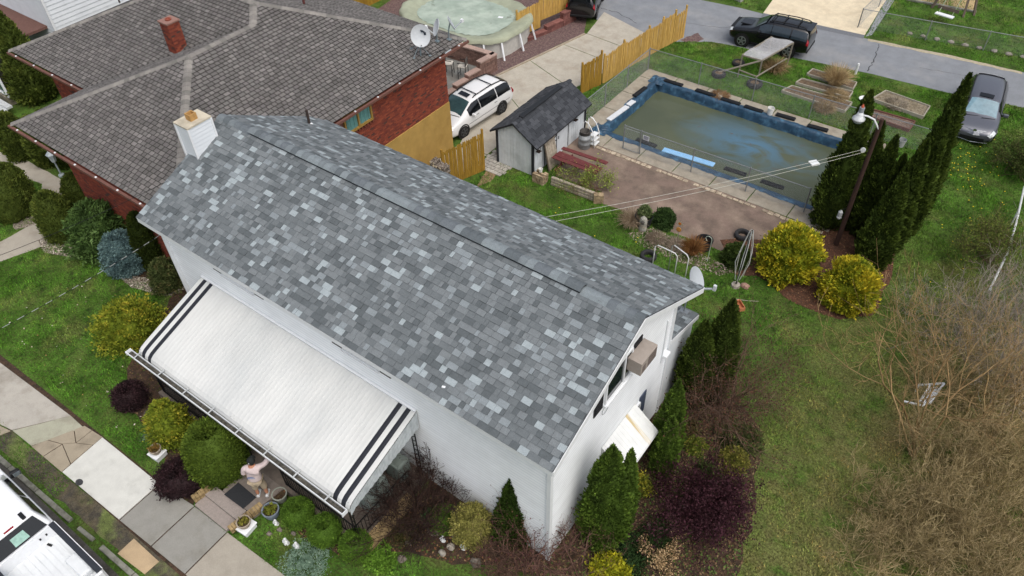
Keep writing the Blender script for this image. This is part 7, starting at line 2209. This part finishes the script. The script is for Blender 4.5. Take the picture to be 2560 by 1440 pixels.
shrub('clipped_conifer', 'large clipped egg shaped conifer beside the front steps', 'tree', (-16.75, 5.35), 2.55, .98, prof_egg, 15000, .085, ('3d5018', '4a5e1e', '586c24', '667a2b'), 145, lump=.05, wild=.4, upw=.9, core=.92, puff=.08, tight=.06)
shrub('golden_shrub', 'loose yellow green shrub in front of the awning gutter', 'shrub', (-19.33,5.23), 1.9, .75, prof_dome, 6000, .1, P_GOLD2, 146, lump=.25, wild=.6)
shrub('golden_shrub', 'spreading golden shrub at the chimney end of the porch awning', 'shrub', (-24.78,7.22), 1.7, 1.3, prof_dome, 9000, .11, P_GOLD2, 147, lump=.3, wild=.6, core=.7)
shrub('barberry', 'burgundy round shrub between the lawn and the golden shrub', 'shrub', (-21.81,5.20), 1.0, .62, prof_ball, 6000, .07, ('1d1316', '281a1d', '332125', '3d292c'), 148, lump=.1, wild=.7, core=.84)
shrub('barberry', 'burgundy round shrub touching the sidewalk beside the steps', 'shrub', (-17.38,4.15), 1.05, .78, prof_ball, 8000, .07, ('1d1316', '281a1d', '332125', '3d292c'), 149, lump=.1, wild=.7, core=.84)
shrub('heather', 'small grey twiggy shrub between burgundy and golden shrubs', 'shrub', (-20.61,5.21), .5, .3, prof_dome, 2000, .06, ('4b4440', '5f5750', '736b62'), 150, lump=.15, wild=.8)
# ---- left bed
shrub('evergreen_tree', 'clipped egg shaped evergreen beside the walk next to the pebble bed', 'tree', (-32.82,9.09), 2.5, .8, prof_egg, 9000, .1, P_ARBW, 151, lump=.07, upw=1.0, core=.85)
shrub('evergreen_tree', 'clipped evergreen behind the walk near the brick wall', 'tree', (-33.55,10.71), 2.2, .72, prof_egg, 8000, .1, P_ARBW, 152, lump=.08, upw=1.0, core=.85)
shrub('evergreen_tree', 'dark clipped evergreen in the pebble patch beside the front walk', 'tree', (-36.18,8.52), 2.4, .85, prof_egg, 8000, .1, P_ARBW, 153, lump=.07, upw=1.0, core=.85)
shrub('evergreen_tree', 'clipped evergreen behind the one in the pebble patch by the walk', 'tree', (-36.77,9.29), 2.3, .7, prof_egg, 7000, .1, P_ARBW, 154, lump=.07, upw=1.0, core=.85)
shrub('rhododendron', 'large loose rhododendron before the neighbour brick wall', 'shrub', (-30.33,9.65), 2.6, 1.4, prof_dome, 5200, .2, P_RHO, 155, lump=.28, wild=.8, aspect=2.8, core=.7)
shrub('blue_spruce', 'round blue grey spruce in the pebble bed', 'shrub', (-28.40,9.49), 2.0, .88, prof_egg, 11000, .085, P_SPR, 156, lump=.12, wild=.55)
shrub('evergreen_tree', 'dark narrow evergreen between the blue spruce and the house corner', 'tree', (-27.54,10.31), 3.0, .6, prof_egg, 6000, .11, ('1e2a0a', '2a370e', '364312', '454f18'), 157, lump=.1, upw=1.2)
shrub('andromeda', 'mottled green brown shrub at the white house corner', 'shrub', (-26.02,9.84), 1.5, .7, prof_dome, 4000, .13, ('2f3a1c', '44502a', '5a6138', '726a45'), 158, lump=.25, wild=.8, aspect=2.6, core=.7)
shrub('evergreen_tree', 'tall conical evergreen before the white clapboard house', 'tree', (-45.6, 15.2), 5.2, 1.5, prof_cone, 9000, .2, P_ARBW, 159, lump=.1, upw=1.0)
shrub('evergreen_tree', 'round topped evergreen in the brick house front corner', 'tree', (-40.6, 11.4), 2.6, .75, prof_egg, 6000, .14, P_ARBW, 160, lump=.1, upw=1.0)
shrub('evergreen_tree', 'evergreen touching the brick wall under the wing eave', 'tree', (-38.9, 11.9), 2.7, .7, prof_egg, 6000, .14, P_ARBW, 161, lump=.1, upw=1.0)
shrub('evergreen_tree', 'dark evergreen under the gutter beside the brick wall', 'tree', (-38.0, 12.3), 3.2, .6, prof_egg, 6000, .14, P_ARBD, 162, lump=.1, upw=1.0)
# ---- gable bed
shrub('hedge', 'low flat green hedge at the edge of the side lawn', 'shrub', (-3.01,16.53), .8, .88, prof_dome, 7000, .09, ('303c1c', '3f4b26', '515c30', '656c3c'), 163, lump=.18, wild=.7, squash=.7)
shrub('golden_shrub', 'small square yellow green bush below the hedge', 'shrub', (-2.77,15.52), .7, .48, prof_ball, 4500, .08, ('4a4d1c', '62642a', '7e7c38', '958e45'), 164, lump=.1, wild=.7)
shrub('golden_shrub', 'bright golden spreading plant at the foot of the gable bed', 'shrub', (-4.17,9.88), .55, .62, prof_dome, 3000, .12, ('6b7418', '92931f', 'b4ab28'), 165, lump=.4, wild=.9, core=.5)
bare_bush('barberry', 'large dark burgundy barberry in the gable bed', 'shrub', (-2.97,13.11), 1.55, 26, 2, ('2a171c', '38202a', '462a30', '3b2428'), 166, .02, .7, 1.15, (2, 4), leaf=(('2a151a', '3a1e25', '452630', '331a20'), 4, .07, .08), up=.02, rad=.35)
bare_bush('thorn_bush', 'dark leafless thorny bush against the front wall beside the awning', 'shrub', (-10.04,7.70), 1.75, 24, 2, ('2e2320', '3b2c27', '47352e'), 167, .026, .65, 1.0, (2, 4), leaf=(('241a18', '33231f', '2b2123'), 1, .05, .05), up=.03, rad=.3, rmin=.006)
bare_bush('bare_bush', 'brown leafless bush with red berries beside the rear evergreen', 'shrub', (-4.13,17.30), 2.7, 26, 2, ('54443a', '665246', '786254'), 168, .028, .6, 1.1, (2, 4), leaf=(('4a3328', '5a3a2c', '3a2a22'), 2, .055, .07), up=.03, rad=.3)
bare_bush('bare_bush', 'tangled leafless vine bush at the front corner of the house', 'shrub', (-6.02,8.70), 2.0, 26, 2, ('664e46', '7a5e52', '543f38'), 169, .024, .7, 1.2, (2, 4), leaf=(('5a3038', '4a2a2c', '6b4a3c'), 1, .045, .06), up=0.0, rad=.5, bend=.3)
bare_bush('bare_bush', 'low brown tangle of vines below the speckled shrub', 'shrub', (-7.02,7.98), 1.0, 22, 2, ('54403a', '664e45', '705a4c'), 170, .016, .8, 1.3, (2, 3), up=-.05, rad=.4, bend=.3)
bare_bush('dried_hydrangea', 'tan dried flower heads on thin stems in the gable bed', 'plant', (-3.10,11.19), .7, 16, 1, ('6b5a42', '7d6a50'), 171, .01, .5, .8, (1, 3), leaf=(('a58a66', '8d7452', 'b59c78'), 6, .06, .06), rad=.3)
# mixed greenery on the gable bed floor
shrub('ground_ivy', 'dark green ivy mat under the gable evergreen', 'plant', (-4.11,10.62), .25, .8, prof_dome, 3500, .1, ('1f3118', '2b4120', '385028'), 172, lump=.3, wild=.9, core=.6)
shrub('ground_ivy', 'yellow flowered green plant beneath the gable awning', 'plant', (-4.99,12.91), .5, .5, prof_dome, 2000, .09, ('4a5520', '6f7426', 'a8a038'), 173, lump=.3, wild=.9, core=.4)
shrub('creeping_juniper', 'leaning green gold branch of juniper below the narrow evergreens', 'plant', (-4.08,15.47), .35, .35, prof_dome, 1500, .09, ('4a5a1e', '66742a', '87863a'), 174, lump=.3, wild=.9, core=.4)
shrub('ground_cover', 'silvery blue green ground cover beside the sidewalk', 'plant', (-12.03,4.70), .1, .75, prof_dome, 6000, .05, ('5f7a66', '7a9480', '8fa694'), 175, lump=.3, wild=.9, core=.3)
shrub('ground_cover', 'small silvery patch of ground cover beside the lawn planter', 'plant', (-20.05,4.82), .08, .4, prof_dome, 1500, .05, ('5f7a60', '72896a'), 176, lump=.3, wild=.9, core=.3)
# ---- dry grasses
def dry_clump(label, base, h, r, n, pal, seed, fan=.5):
    rng = np.random.default_rng(seed)
    t = thing('ornamental_grass', label, 'grass clump', (*base, 0))
    th = rng.uniform(0, 2 * PI, n); q = r * .35 * np.sqrt(rng.uniform(0, 1, n))
    A = np.stack([base[0] + q * np.cos(th), base[1] + q * np.sin(th), np.zeros(n) + .03], 1)
    f = rng.uniform(.1, 1, n) * fan; hh = h * rng.uniform(.5, 1, n)
    D = np.stack([np.cos(th) * f, np.sin(th) * f, np.ones(n)], 1); D /= np.linalg.norm(D, axis=1)[:, None]
    B = A + D * hh[:, None] * .6; Dn = D + np.stack([np.cos(th) * f * 1.3, np.sin(th) * f * 1.3, -f * .9], 1); Dn /= np.linalg.norm(Dn, axis=1)[:, None]
    C_ = B + Dn * hh[:, None] * .45; C_[:, 2] = np.maximum(C_[:, 2], .03)
    pc = np.array([lin(c) for c in pal]); col = pc[rng.integers(0, len(pc), n)]
    w = .009
    V1, F1, c1 = tubes_np((A, B, np.full(n, w), np.full(n, w * .8)), col); V2, F2, c2 = tubes_np((B, C_, np.full(n, w * .8), np.full(n, w * .3)), col)
    np_mesh('blades', np.concatenate([V1, V2]), np.concatenate([F1, F2 + len(V1)]), np.concatenate([c1, c2]), M_TWIG, t)
TAN = ('b49c74', 'c9b48c', '9d8660')
dry_clump('big clump of dry tan ornamental grass in the vegetable garden', (-8.63,41.59), 1.3, .8, 900, TAN, 201, .7)
dry_clump('matted dry grass between the raised beds', (-8.10,40.41), .5, 1.2, 900, ('9d8a68', '857455', 'b09c78'), 202, 2.0)
dry_clump('heap of dry brown grass behind the pool fence', (-8.20,38.86), .5, 1.0, 800, ('8d7a58', '786648', 'a3906c'), 203, 2.2)
dry_clump('dry tan grass spilling beside the planted black tub', (-11.91,24.65), .8, .7, 600, ('a3917a', '8d7b65', 'b5a58e'), 204, 1.2)
dry_clump('rust coloured ornamental grass in front of the black tub', (-8.74,24.37), .85, .45, 700, ('8a6038', '7a5230', '9a7448'), 205, .7)
dry_clump('pale dry stalks in the flower bed behind the pipe frames', (-9.56,24.44), .35, 1.0, 500, ('9c8e7c', '85786a', 'b0a594'), 206, 2.0)
dry_clump('thin dry stalks along the flower bed edge', (-10.47,24.29), .35, .9, 450, ('9c8e7c', '85786a', '776a58'), 207, 2.0)
dry_clump('dry brush lying along the pool fence in the grass', (-13.43,37.05), .25, 1.3, 500, ('8a6a48', '7a5c40', '9a8060'), 208, 3.0)
dry_clump('dead weeds in the wide raised bed', (-5.16,41.41), .35, 1.4, 900, ('9a9080', '847a68', 'aca294'), 209, 2.0)
dry_clump('brown vines hanging from the lattice trellis', (-12.1, 41.3), 1.0, .9, 500, ('8a7656', '75623f', '9c8868'), 210, 1.5)
# weeds and saplings
bare_bush('weed_shrub', 'light green leafing weed shrub by the picnic table', 'shrub', (-14.52,26.12), 1.0, 14, 1, ('6b5a48', '7d6b55'), 211, .01, .6, .9, (2, 4), leaf=(('7a8a3c', '8f9c4a', '66762f'), 5, .07, .1), rad=.35)
bare_bush('weed_shrub', 'green brambles in front of the low timber wall', 'shrub', (-15.79,25.24), .8, 12, 1, ('6b5040', '75604c'), 212, .01, .7, 1.0, (2, 4), leaf=(('6f8034', '8a9845', '5a6a2a'), 4, .06, .1), rad=.4)
bare_bush('weed_shrub', 'dry red stemmed brambles at the end of the timber wall', 'shrub', (-14.82,25.15), .7, 16, 1, ('7a5a48', '6b4a3c', '8a6a55'), 213, .009, .7, 1.0, (2, 4), rad=.4)
# ---- bare brush on the right boundary
BR = ('9c8d66', 'aa9972', '8b7c57', 'b8a67f', '786b48')
BRG = ('968c82', 'a89f95', '837a70')
brush = [((2.03,25.59), 2.0, 60, BRG, .9), ((3.47,26.86), 2.2, 55, BRG, .9), ((1.90,22.23), 1.6, 45, BR, .9), ((3.23,22.95), 1.9, 60, BR, .9), ((4.42,23.57), 2.0, 50, BRG, .9),
         ((2.02,16.00), 1.1, 55, BR, .9), ((2.73,19.16), 1.4, 60, BR, .9), ((3.98,20.24), 1.6, 60, BR, .9), ((5.26,20.60), 1.7, 50, BR, .9),
         ((2.93,16.65), 1.4, 60, BR, .9), ((4.11,17.66), 1.6, 60, BR, .9), ((5.38,18.24), 1.6, 55, BR, .9), ((3.73,15.48), 1.4, 55, BR, .9), ((5.02,16.25), 1.5, 55, BR, .9), ((2.43,14.70), 1.1, 45, BR, .9), ((6.17,17.08), 1.5, 45, BR, .9)]
for i, (b, h, st_, pal, f) in enumerate(brush):
    bare_bush('bare_brush', 'leafless tan brush thicket along the side lawn boundary', 'bush', b, h * 1.25, int(st_ / 2.8), 2, pal, 300 + i, .018, .45, .65, (2, 4), up=.14, rad=.75, rmin=.005, group='leafless brush thickets of the side boundary', bend=.22)
bare_bush('young_tree', 'leafless young tree with tan limbs rising from the brush', 'tree', (1.96,19.38), 4.3, 6, 3, ('a08660', 'b0966c', '8f7550'), 331, .05, .42, .75, (1, 3), up=.12, rad=.12, rmin=.005)
bare_bush('young_tree', 'leafless young tree in the brush nearer the boundary rail', 'tree', (3.89,21.64), 4.2, 5, 3, ('a08660', 'b0966c', 'a09078'), 332, .05, .42, .7, (1, 3), up=.12, rad=.12, rmin=.005)
bare_bush('hedge_row', 'tangled half green hedge beside the boundary rail', 'shrub', (1.63,31.13), 1.4, 26, 2, ('6b5a48', '7d6b55', '5a4a3c'), 333, .012, .6, .9, (2, 4), leaf=(('5a6a2a', '6f7c34', '4a5824'), 2, .06, .08), rad=.4)
bare_bush('hedge_row', 'dark bramble hedge under the boundary rail', 'shrub', (1.45,38.68), 1.2, 26, 2, ('5a4a3c', '6b5a48'), 334, .012, .6, .9, (2, 4), leaf=(('3a4a1c', '4a5824'), 3, .06, .08), rad=.6)

# ---- grass blades over the lawns (nobody could count them: one object per lawn)
HARD = [ALLEY, FARDRIVE, PATIO, [(DX0, DY0), (DX1, DY0), (DX1, DY1), (DX0, DY1)], [(p[0], p[1]) for p in dl] + [(p[0], p[1]) for p in dr[::-1]],
        [(-36, 27), (-26.0, 25.0), (-25.13,31.80), (-24.67,34.39), (-24.19,37.13), (-23.70,39.11), (-25.11,41.82), (-27, 42.4), (-38, 41)],
        [(HX0, HY0), (HX1, HY0), (HX1, 18.1), (HX0, 18.1)], [(-33.5, 9.9), (-22.4, 9.9), (-22.4, 25), (-33.5, 25)], [(sx0, sy0), (sx1, sy0), (sx1, sy1), (sx0, sy1)],
        BED_GOLD, BED_GABLE, BED_FRONT, BED_LEFT, [(-60, 1.9), (-12, 1.9), (-12, 3.85), (-60, 3.5)]]
WALKP = [(-45.41,10.86), (-42.06,10.87), (-39.86,11.30), (-37.19,11.39), (-35.67,11.13), (-33.23,9.85), (-32.79,8.77), (-33.23,7.47), (-33.63,6.38), (-33.91,5.08), (-36.06,6.16), (-34.96,7.09), (-34.97,8.64), (-35.30,9.13), (-37.54,10.63), (-40.48,10.03), (-43.12,9.71)]
HARD += [WALKP, [(-29.07,3.29), (-23.21,3.54), (-24.39,1.89), (-27.30,1.30)]]
def blades(name, poly, dens, size, seed, bright=(.65, 1.5), hard=True):
    rng = np.random.default_rng(seed)
    xs = [p[0] for p in poly]; ys = [p[1] for p in poly]
    n = int((max(xs) - min(xs)) * (max(ys) - min(ys)) * dens)
    P = np.stack([rng.uniform(min(xs), max(xs), n), rng.uniform(min(ys), max(ys), n)], 1)
    # uneven density: thin and lush spots
    k = np.sin(P[:, 0] * 1.7 + 2 * np.sin(P[:, 1] * .9)) + np.sin(P[:, 1] * 2.3 + 1.5 * np.sin(P[:, 0] * 1.3)) + .8 * np.sin(P[:, 0] * 5.1 + P[:, 1] * 4.3)
    m = inpoly(P, poly) & (rng.uniform(0, 1, n) < .72 + .12 * k)
    if hard:
        for h in HARD: m &= ~inpoly(P, h)
    P = P[m]; k = k[m]; n = len(P)
    th = rng.uniform(0, 2 * PI, n)
    hgt = size * rng.uniform(.6, 1.3, n) * (1 + .18 * k); w = size * .42 * rng.uniform(.7, 1.3, n)
    base = np.concatenate([P, np.zeros((n, 1))], 1)
    s = np.stack([np.cos(th), np.sin(th), np.zeros(n)], 1) * w[:, None] * .5
    ln = np.stack([rng.normal(0, .55, n), rng.normal(0, .55, n), np.ones(n)], 1); ln /= np.linalg.norm(ln, axis=1)[:, None]
    V = np.stack([base - s, base + s, base + ln * hgt[:, None]], 1).reshape(-1, 3)
    b = rng.uniform(*bright, n) * (1 + .12 * k)
    C = np.stack([b, b, b * .9], 1)
    st_ = rng.uniform(0, 1, n) < .05
    C[st_] *= np.array([1.6, 1.2, 1.2])
    C = np.repeat(C, 3, 0)
    o = np_mesh(name, V, np.arange(3 * n).reshape(-1, 3), C, M_BLADE)
    o['kind'] = 'stuff'
    return n
blades('lawn_grass', [(-6.2, 7.5), (1.5, 6), (8, 14), (8, 45.6), (0.5, 45.2), (-5, 43.9), (-9, 43.7), (-19, 42.6), (-19.9, 32), (-20, 21), (-23, 17.8), (-6, 18)], 620, .085, 1)
blades('front_grass', [(-42, 3.4), (-12.5, 3.9), (-10, 6.5), (-21.8, 9.2), (-30, 9.8), (-46, 12.5), (-46, 4)], 560, .085, 2)
blades('far_grass', [(-22, 47.9), (6, 49.3), (6, 62), (-22, 62)], 220, .1, 3)
blades('verge_grass', [(-25.5, 1.1), (-20.5, 1.35), (-20.6, 2.0), (-25.5, 1.9)], 800, .07, 4, hard=False)
blades('front_bed_grass', [(-13.69,5.44), (-11.00,5.68), (-9.59,6.53), (-7.97,7.30), (-7.61,6.86), (-12.35,3.92), (-13.89,4.27)], 600, .07, 5, hard=False)
# dandelions in the side lawn
rngd = np.random.default_rng(5)
md_ = mat('dandelion_yellow', 'd8c02a', .7)
dm = MB().lathe([(.001, .03), (.035, .05), (.03, .06), (.001, .065)], 7, (0, 0, 0), cap=False).mesh('flower_head', md_)
dn = MB()
for i in range(110):
    if i < 70: x, y = rngd.normal(-.6, 1.0), rngd.normal(38.3, 1.4)
    elif i < 90: x, y = rngd.uniform(-.5, 2), rngd.uniform(28, 36)
    else: x, y = rngd.uniform(-16, -8), rngd.uniform(19, 24)
    dn.lathe([(.001, .05), (.03, .06), (.025, .075), (.001, .08)], 6, (x, y, 0), cap=False)
o = dn.build('dandelion_flowers', md_); o['kind'] = 'stuff'; o['label'] = 'scattered yellow dandelion flowers in the lawn'
# leaf litter and pebbles: fine stuff over the beds
def litter(name, poly, dens, size, pal, seed, z=.015):
    rng = np.random.default_rng(seed)
    xs = [p[0] for p in poly]; ys = [p[1] for p in poly]
    n = int((max(xs) - min(xs)) * (max(ys) - min(ys)) * dens)
    P = np.stack([rng.uniform(min(xs), max(xs), n), rng.uniform(min(ys), max(ys), n), rng.uniform(z, z + .03, n)], 1)
    P = P[inpoly(P, poly)]; n = len(P)
    D = rng.normal(0, 1, (n, 3)) * np.array([1, 1, .35]); D /= np.linalg.norm(D, axis=1)[:, None]
    S = np.cross(D, np.array([0, 0, 1.0]) + rng.normal(0, .4, (n, 3))); S /= np.linalg.norm(S, axis=1)[:, None]
    l = size * rng.uniform(.5, 1.4, n)[:, None]
    V = np.stack([P - D * l * .5, P + S * l * .3, P + D * l * .5, P - S * l * .3], 1).reshape(-1, 3)
    pc = np.array([lin(c) for c in pal]); C = np.repeat(pc[rng.integers(0, len(pc), n)] * rng.uniform(.8, 1.2, n)[:, None], 4, 0)
    o = np_mesh(name, V, np.arange(4 * n).reshape(-1, 4), C, M_FOL); o['kind'] = 'stuff'
litter('leaf_litter', BED_FRONT, 170, .08, ('6b4a34', '7d5c40', '553c2c', '8a7050', '4d5c2a', '3f4f22'), 1)
litter('leaf_litter', BED_GABLE, 260, .09, ('5a4632', '6c5640', '4a3c2c', '7b6a4c', '46582a', '556a32'), 2)
litter('leaf_litter', BED_GOLD, 130, .07, ('6b4632', '7a5540', '553828', '8a6a50'), 3)
litter('leaf_litter', BED_LEFT, 110, .07, ('4a3626', '5c4632', '6b5a40', '46521f'), 4)
litter('pebbles', [(-33.64,8.18), (-32.84,8.80), (-30.12,9.31), (-27.78,9.36), (-25.28,10.21), (-25.44,9.51), (-27.27,8.82), (-30.17,8.95), (-31.61,8.26), (-32.57,7.86)], 420, .08, ('b0a898', '8f877a', 'cac2b4', '746a5e'), 5)
litter('pebbles', [(-11.85,23.84), (-10.87,25.02), (-8.25,24.55), (-6.55,24.50), (-7.14,23.79), (-9.27,23.53), (-11.07,23.55)], 260, .09, ('8f8478', 'a89c8c', '6b6054', '5c5044'), 6)
# lawn flecks: fallen petals and bits
litter('lawn_flecks', [(-30, 4), (-16.5, 4), (-21.8, 8.8), (-30, 9)], 2.2, .07, ('a39a84', 'c4beb0', '9a7a50'), 7, .06)
# service cables over the left lawn
def cable(label, a, b, sag, wrap):
    a, b = Vector(a), Vector(b)
    t = thing('service_cable', label, 'cable', a)
    n = 44
    P = [a.lerp(b, k / n) - Vector((0, 0, sag * 4 * (k / n) * (1 - k / n))) for k in range(n + 1)]
    MB().tube(P, .008, 5).build('wire', M_IRON, t)
    if wrap:
        for k in range(0, n, 2):
            MB().tube([P[k] + Vector((0, 0, .006)), P[k + 1] + Vector((0, 0, .004))], .01, 5).build('white_wrap', mat('grey_wrap', '8f9492', .6), t)
cable('lower service cable with white wrapping from the house corner over the front lawn', (-22.62, 9.0, 5.15), (-21.81,-1.13,6.60), .25, True)
cable('upper dark service cable over the walk and the rhododendron', (-22.62,10.04,6.90), (-24.59,0.42,7.40), .3, False)
for k, (lab, b, h, r, pal) in enumerate((('mat of dark green periwinkle beneath the burgundy barberry', (-3.56,11.67), .22, .7, ('22341a', '304622', '3f562c')),
        ('tuft of brown green perennials between the rear evergreens and the hedge', (-4.92,15.89), .4, .6, ('4a4228', '5c5230', '3f4a22')),
        ('low green perennials beside the yellow green bush', (-3.26,14.70), .3, .5, ('34441e', '46582a', '5a6a34')),
        ('green leafy bulbs beside the white garden figures', (-9.71,8.11), .3, .4, ('33502a', '45683a', '5a7f46')),
        ('fresh green weeds in front of the tan brick edge', (-10.20,6.10), .22, .5, ('4a6a22', '5f842c', '78a038')),
        ('brown green leaf mat beneath the thorny bush', (-10.22,7.23), .2, .6, ('3a3a20', '4d4a2a', '5c4a30')))):
    shrub('bed_plant', lab, 'plant', b, h, r, prof_dome, 2200, .09, pal, 400 + k, lump=.35, wild=.9, core=.4)


# ================================================================ PERSON on the landing, seen from behind
PS, RK_ = 1.1, 1.0
def skin_mesh(name, verts, edges, radii, m, parent, root=0, sub=2):
    me = bpy.data.meshes.new(name)
    off = origin(parent)
    me.from_pydata([tuple(Vector(v) - off) for v in verts], edges, [])
    o = bpy.data.objects.new(name, me)
    link(o, parent)
    md = o.modifiers.new('skin', 'SKIN')
    md.use_smooth_shade = True
    for i, r in enumerate(radii):
        r = tuple(a * PS * RK_ for a in (r if isinstance(r, tuple) else (r, r)))
        me.skin_vertices[0].data[i].radius = r
        me.skin_vertices[0].data[i].use_root = (i == root)
    sb = o.modifiers.new('sub', 'SUBSURF'); sb.levels = sub; sb.render_levels = sub
    me.materials.append(m)
    ORG[o.name] = off
    return o
per = thing('person', 'person in a pale pink shirt and dark cap reaching up at the porch landing', 'person', (-14.6, 5.3, .352))
bxp, byp, bz, PS = -14.72, 5.4, .352, 1.1
PA = math.radians(37.5)      # turned to face the front door
def q(x, y, z):
    x, y = x * PS * 1.05, y * PS
    return (bxp + x * math.cos(PA) - y * math.sin(PA), byp + x * math.sin(PA) + y * math.cos(PA), bz + z * PS)
M_SKIN = mat('skin', 'a8765c', .6, var=.08)
# body faces +Y/+X (towards the porch); right arm reaches up to the right
V = [q(0, 0, .95), q(0, .01, 1.12), q(.01, .03, 1.3), q(.02, .05, 1.42), q(.03, .08, 1.52), q(.035, .1, 1.6), q(.04, .11, 1.7),      # 0-6 pelvis..head top
     q(-.17, .03, 1.40), q(-.26, .02, 1.16), q(-.24, .12, .95), q(-.23, .16, .88),                                                # 7-10 left arm
     q(.2, .06, 1.42), q(.38, .16, 1.44), q(.48, .34, 1.56), q(.5, .4, 1.62),                                                      # 11-14 right arm raised
     q(-.1, 0, .88), q(-.12, .01, .48), q(-.12, -.02, .08),                                                                        # 15-17 left leg
     q(.1, 0, .88), q(.13, .04, .48), q(.13, .0, .08)]                                                                             # 18-20 right leg
E_ = [(0, 1), (1, 2), (2, 3), (3, 4), (4, 5), (5, 6), (3, 7), (7, 8), (8, 9), (9, 10), (3, 11), (11, 12), (12, 13), (13, 14), (0, 15), (15, 16), (16, 17), (0, 18), (18, 19), (19, 20)]
R_b = [(.15, .12), (.15, .12), (.16, .12), (.14, .1), (.055, .055), (.085, .095), (.07, .08), (.065, .065), (.05, .05), (.038, .038), (.03, .035), (.065, .065), (.05, .05), (.04, .04), (.03, .035), (.09, .09), (.065, .065), (.045, .05), (.09, .09), (.065, .065), (.045, .05)]
skin_mesh('body', V, E_, R_b, M_SKIN, per)
# shirt: slightly larger shell over torso and upper arms
VS = [q(0, 0, .86), q(0, .005, 1.0), q(0, .01, 1.14), q(.01, .03, 1.3), q(.02, .045, 1.43), q(.025, .06, 1.475), q(-.202, .03, 1.40), q(-.255, .025, 1.22), q(-.265, .03, 1.12), q(.2, .06, 1.42), q(.36, .15, 1.44), q(.46, .3, 1.53)]
ES = [(0, 1), (1, 2), (2, 3), (3, 4), (4, 5), (4, 6), (6, 7), (7, 8), (4, 9), (9, 10), (10, 11)]
RS = [(.215, .17), (.22, .175), (.215, .17), (.215, .155), (.15, .11), (.085, .08), .09, .085, .09, .09, .085, .085]
M_SHIRT = mat('pale_pink_shirt', 'c2b3b2', .9, var=.08, scale=5, bump=.6, bscale=9)
skin_mesh('shirt', VS, ES, RS, M_SHIRT, per)
# printed stripe mark on the back of the shirt
pm_ = mat('blue_print', '2f6fb0', .8)
for (dx, w, dz, h) in ((0, .2, 1.262, .026), (.0, .13, 1.286, .02)):
    MB().faces([q(dx - w / 2, -.2, dz), q(dx + w / 2, -.2, dz), q(dx + w / 2, -.203, dz + h), q(dx - w / 2, -.203, dz + h)], ((0, 1, 2, 3),)).build('print_mark', pm_, per)
for k in range(9):
    MB().faces([q(-.1 + k * .024, -.202, 1.215), q(-.084 + k * .024, -.202, 1.215), q(-.084 + k * .024, -.203, 1.245), q(-.1 + k * .024, -.203, 1.245)], ((0, 1, 2, 3),)).build('print_mark', pm_, per)
VT = [q(0, 0, .9), q(-.1, 0, .82), q(-.12, .01, .5), q(-.12, -.01, .34), q(.1, 0, .82), q(.13, .035, .5), q(.13, .02, .34)]
skin_mesh('trousers', VT, [(0, 1), (1, 2), (2, 3), (0, 4), (4, 5), (5, 6)], [(.17, .14), .115, .1, .1, .115, .1, .1], mat('khaki_shorts', '9a8d78', .9, var=.1, bump=.3, bscale=12), per)
# cap with brim and emblem
MB().lathe([(.112, 1.62), (.115, 1.68), (.1, 1.75), (.06, 1.79), (.005, 1.8)], 18, tuple(Vector(q(.04, .11, 0)) + Vector((0, 0, .16))), sq=(1.08, 1.08)).build('cap', mat('dark_cap', '1c201f', .9), per, smooth=True)
cb = MB(); n = 10
pts = [q(.04 + .1 * math.cos(PI * k / n), .2 + .11 * math.sin(PI * k / n), 1.64) for k in range(n + 1)]
cb.faces(pts + [(p[0], p[1], p[2] + .012) for p in pts], [tuple(range(n, -1, -1)), tuple(range(n + 1, 2 * n + 2))]); cb.build('cap_brim', MATS['dark_cap'], per)
MB().faces([q(.01, -.012, 1.69), q(.03, -.016, 1.69), q(.03, -.006, 1.72), q(.01, -.004, 1.72)], ((0, 1, 2, 3),)).build('cap_mark', M_TRIM, per)
# hair at the nape
MB().lathe([(.09, 1.55), (.105, 1.6), (.108, 1.64)], 16, tuple(Vector(q(.038, .1, 0)) + Vector((0, 0, .16))), sq=(1, 1)).build('hair', mat('dark_hair', '2a1f1a', .8), per, smooth=True)
# shoes and hands
for sx in (-.12, .13):
    sh2 = MB()
    for k in range(1):
        c_ = q(sx, .04, 0)
        sh2.box(c_[0], c_[1], bz + .045, .11, .3, .09, PA)
    sh2.build('shoe', mat('white_sneaker', 'b9bcbc', .6, var=.2, scale=20), per, bevel=.03)
def hand(base, d, up, name):
    base, d = Vector(base), Vector(d).normalized(); up = Vector(up)
    side = d.cross(up).normalized(); up = side.cross(d)
    Vh = [base, base + d * .05, base + d * .085]; Eh = [(0, 1), (1, 2)]; Rh = [(.028, .02), (.036, .018), (.034, .015)]
    for k, (s, l) in enumerate(((-.028, .065), (-.01, .078), (.01, .072), (.027, .055))):
        i = len(Vh); a = base + d * .085 + side * s
        Vh += [a, a + d * l * .5 - up * .006, a + d * l - up * .03]; Eh += [(2, i), (i, i + 1), (i + 1, i + 2)]; Rh += [.0095, .009, .0075]
    i = len(Vh); a = base + d * .03 + side * .036
    Vh += [a, a + d * .03 + side * .025, a + d * .06 + side * .03]; Eh += [(1, i), (i, i + 1), (i + 1, i + 2)]; Rh += [.011, .01, .008]
    skin_mesh(name, Vh, Eh, Rh, M_SKIN, per, 0, 1)
hand(q(-.23, .16, .88), (0, .3, -1), (1, 0, 0), 'hand')
hand(q(.5, .4, 1.62), (.15, .8, .8), (0, -.6, .6), 'hand')

print('objects', len(bpy.data.objects))
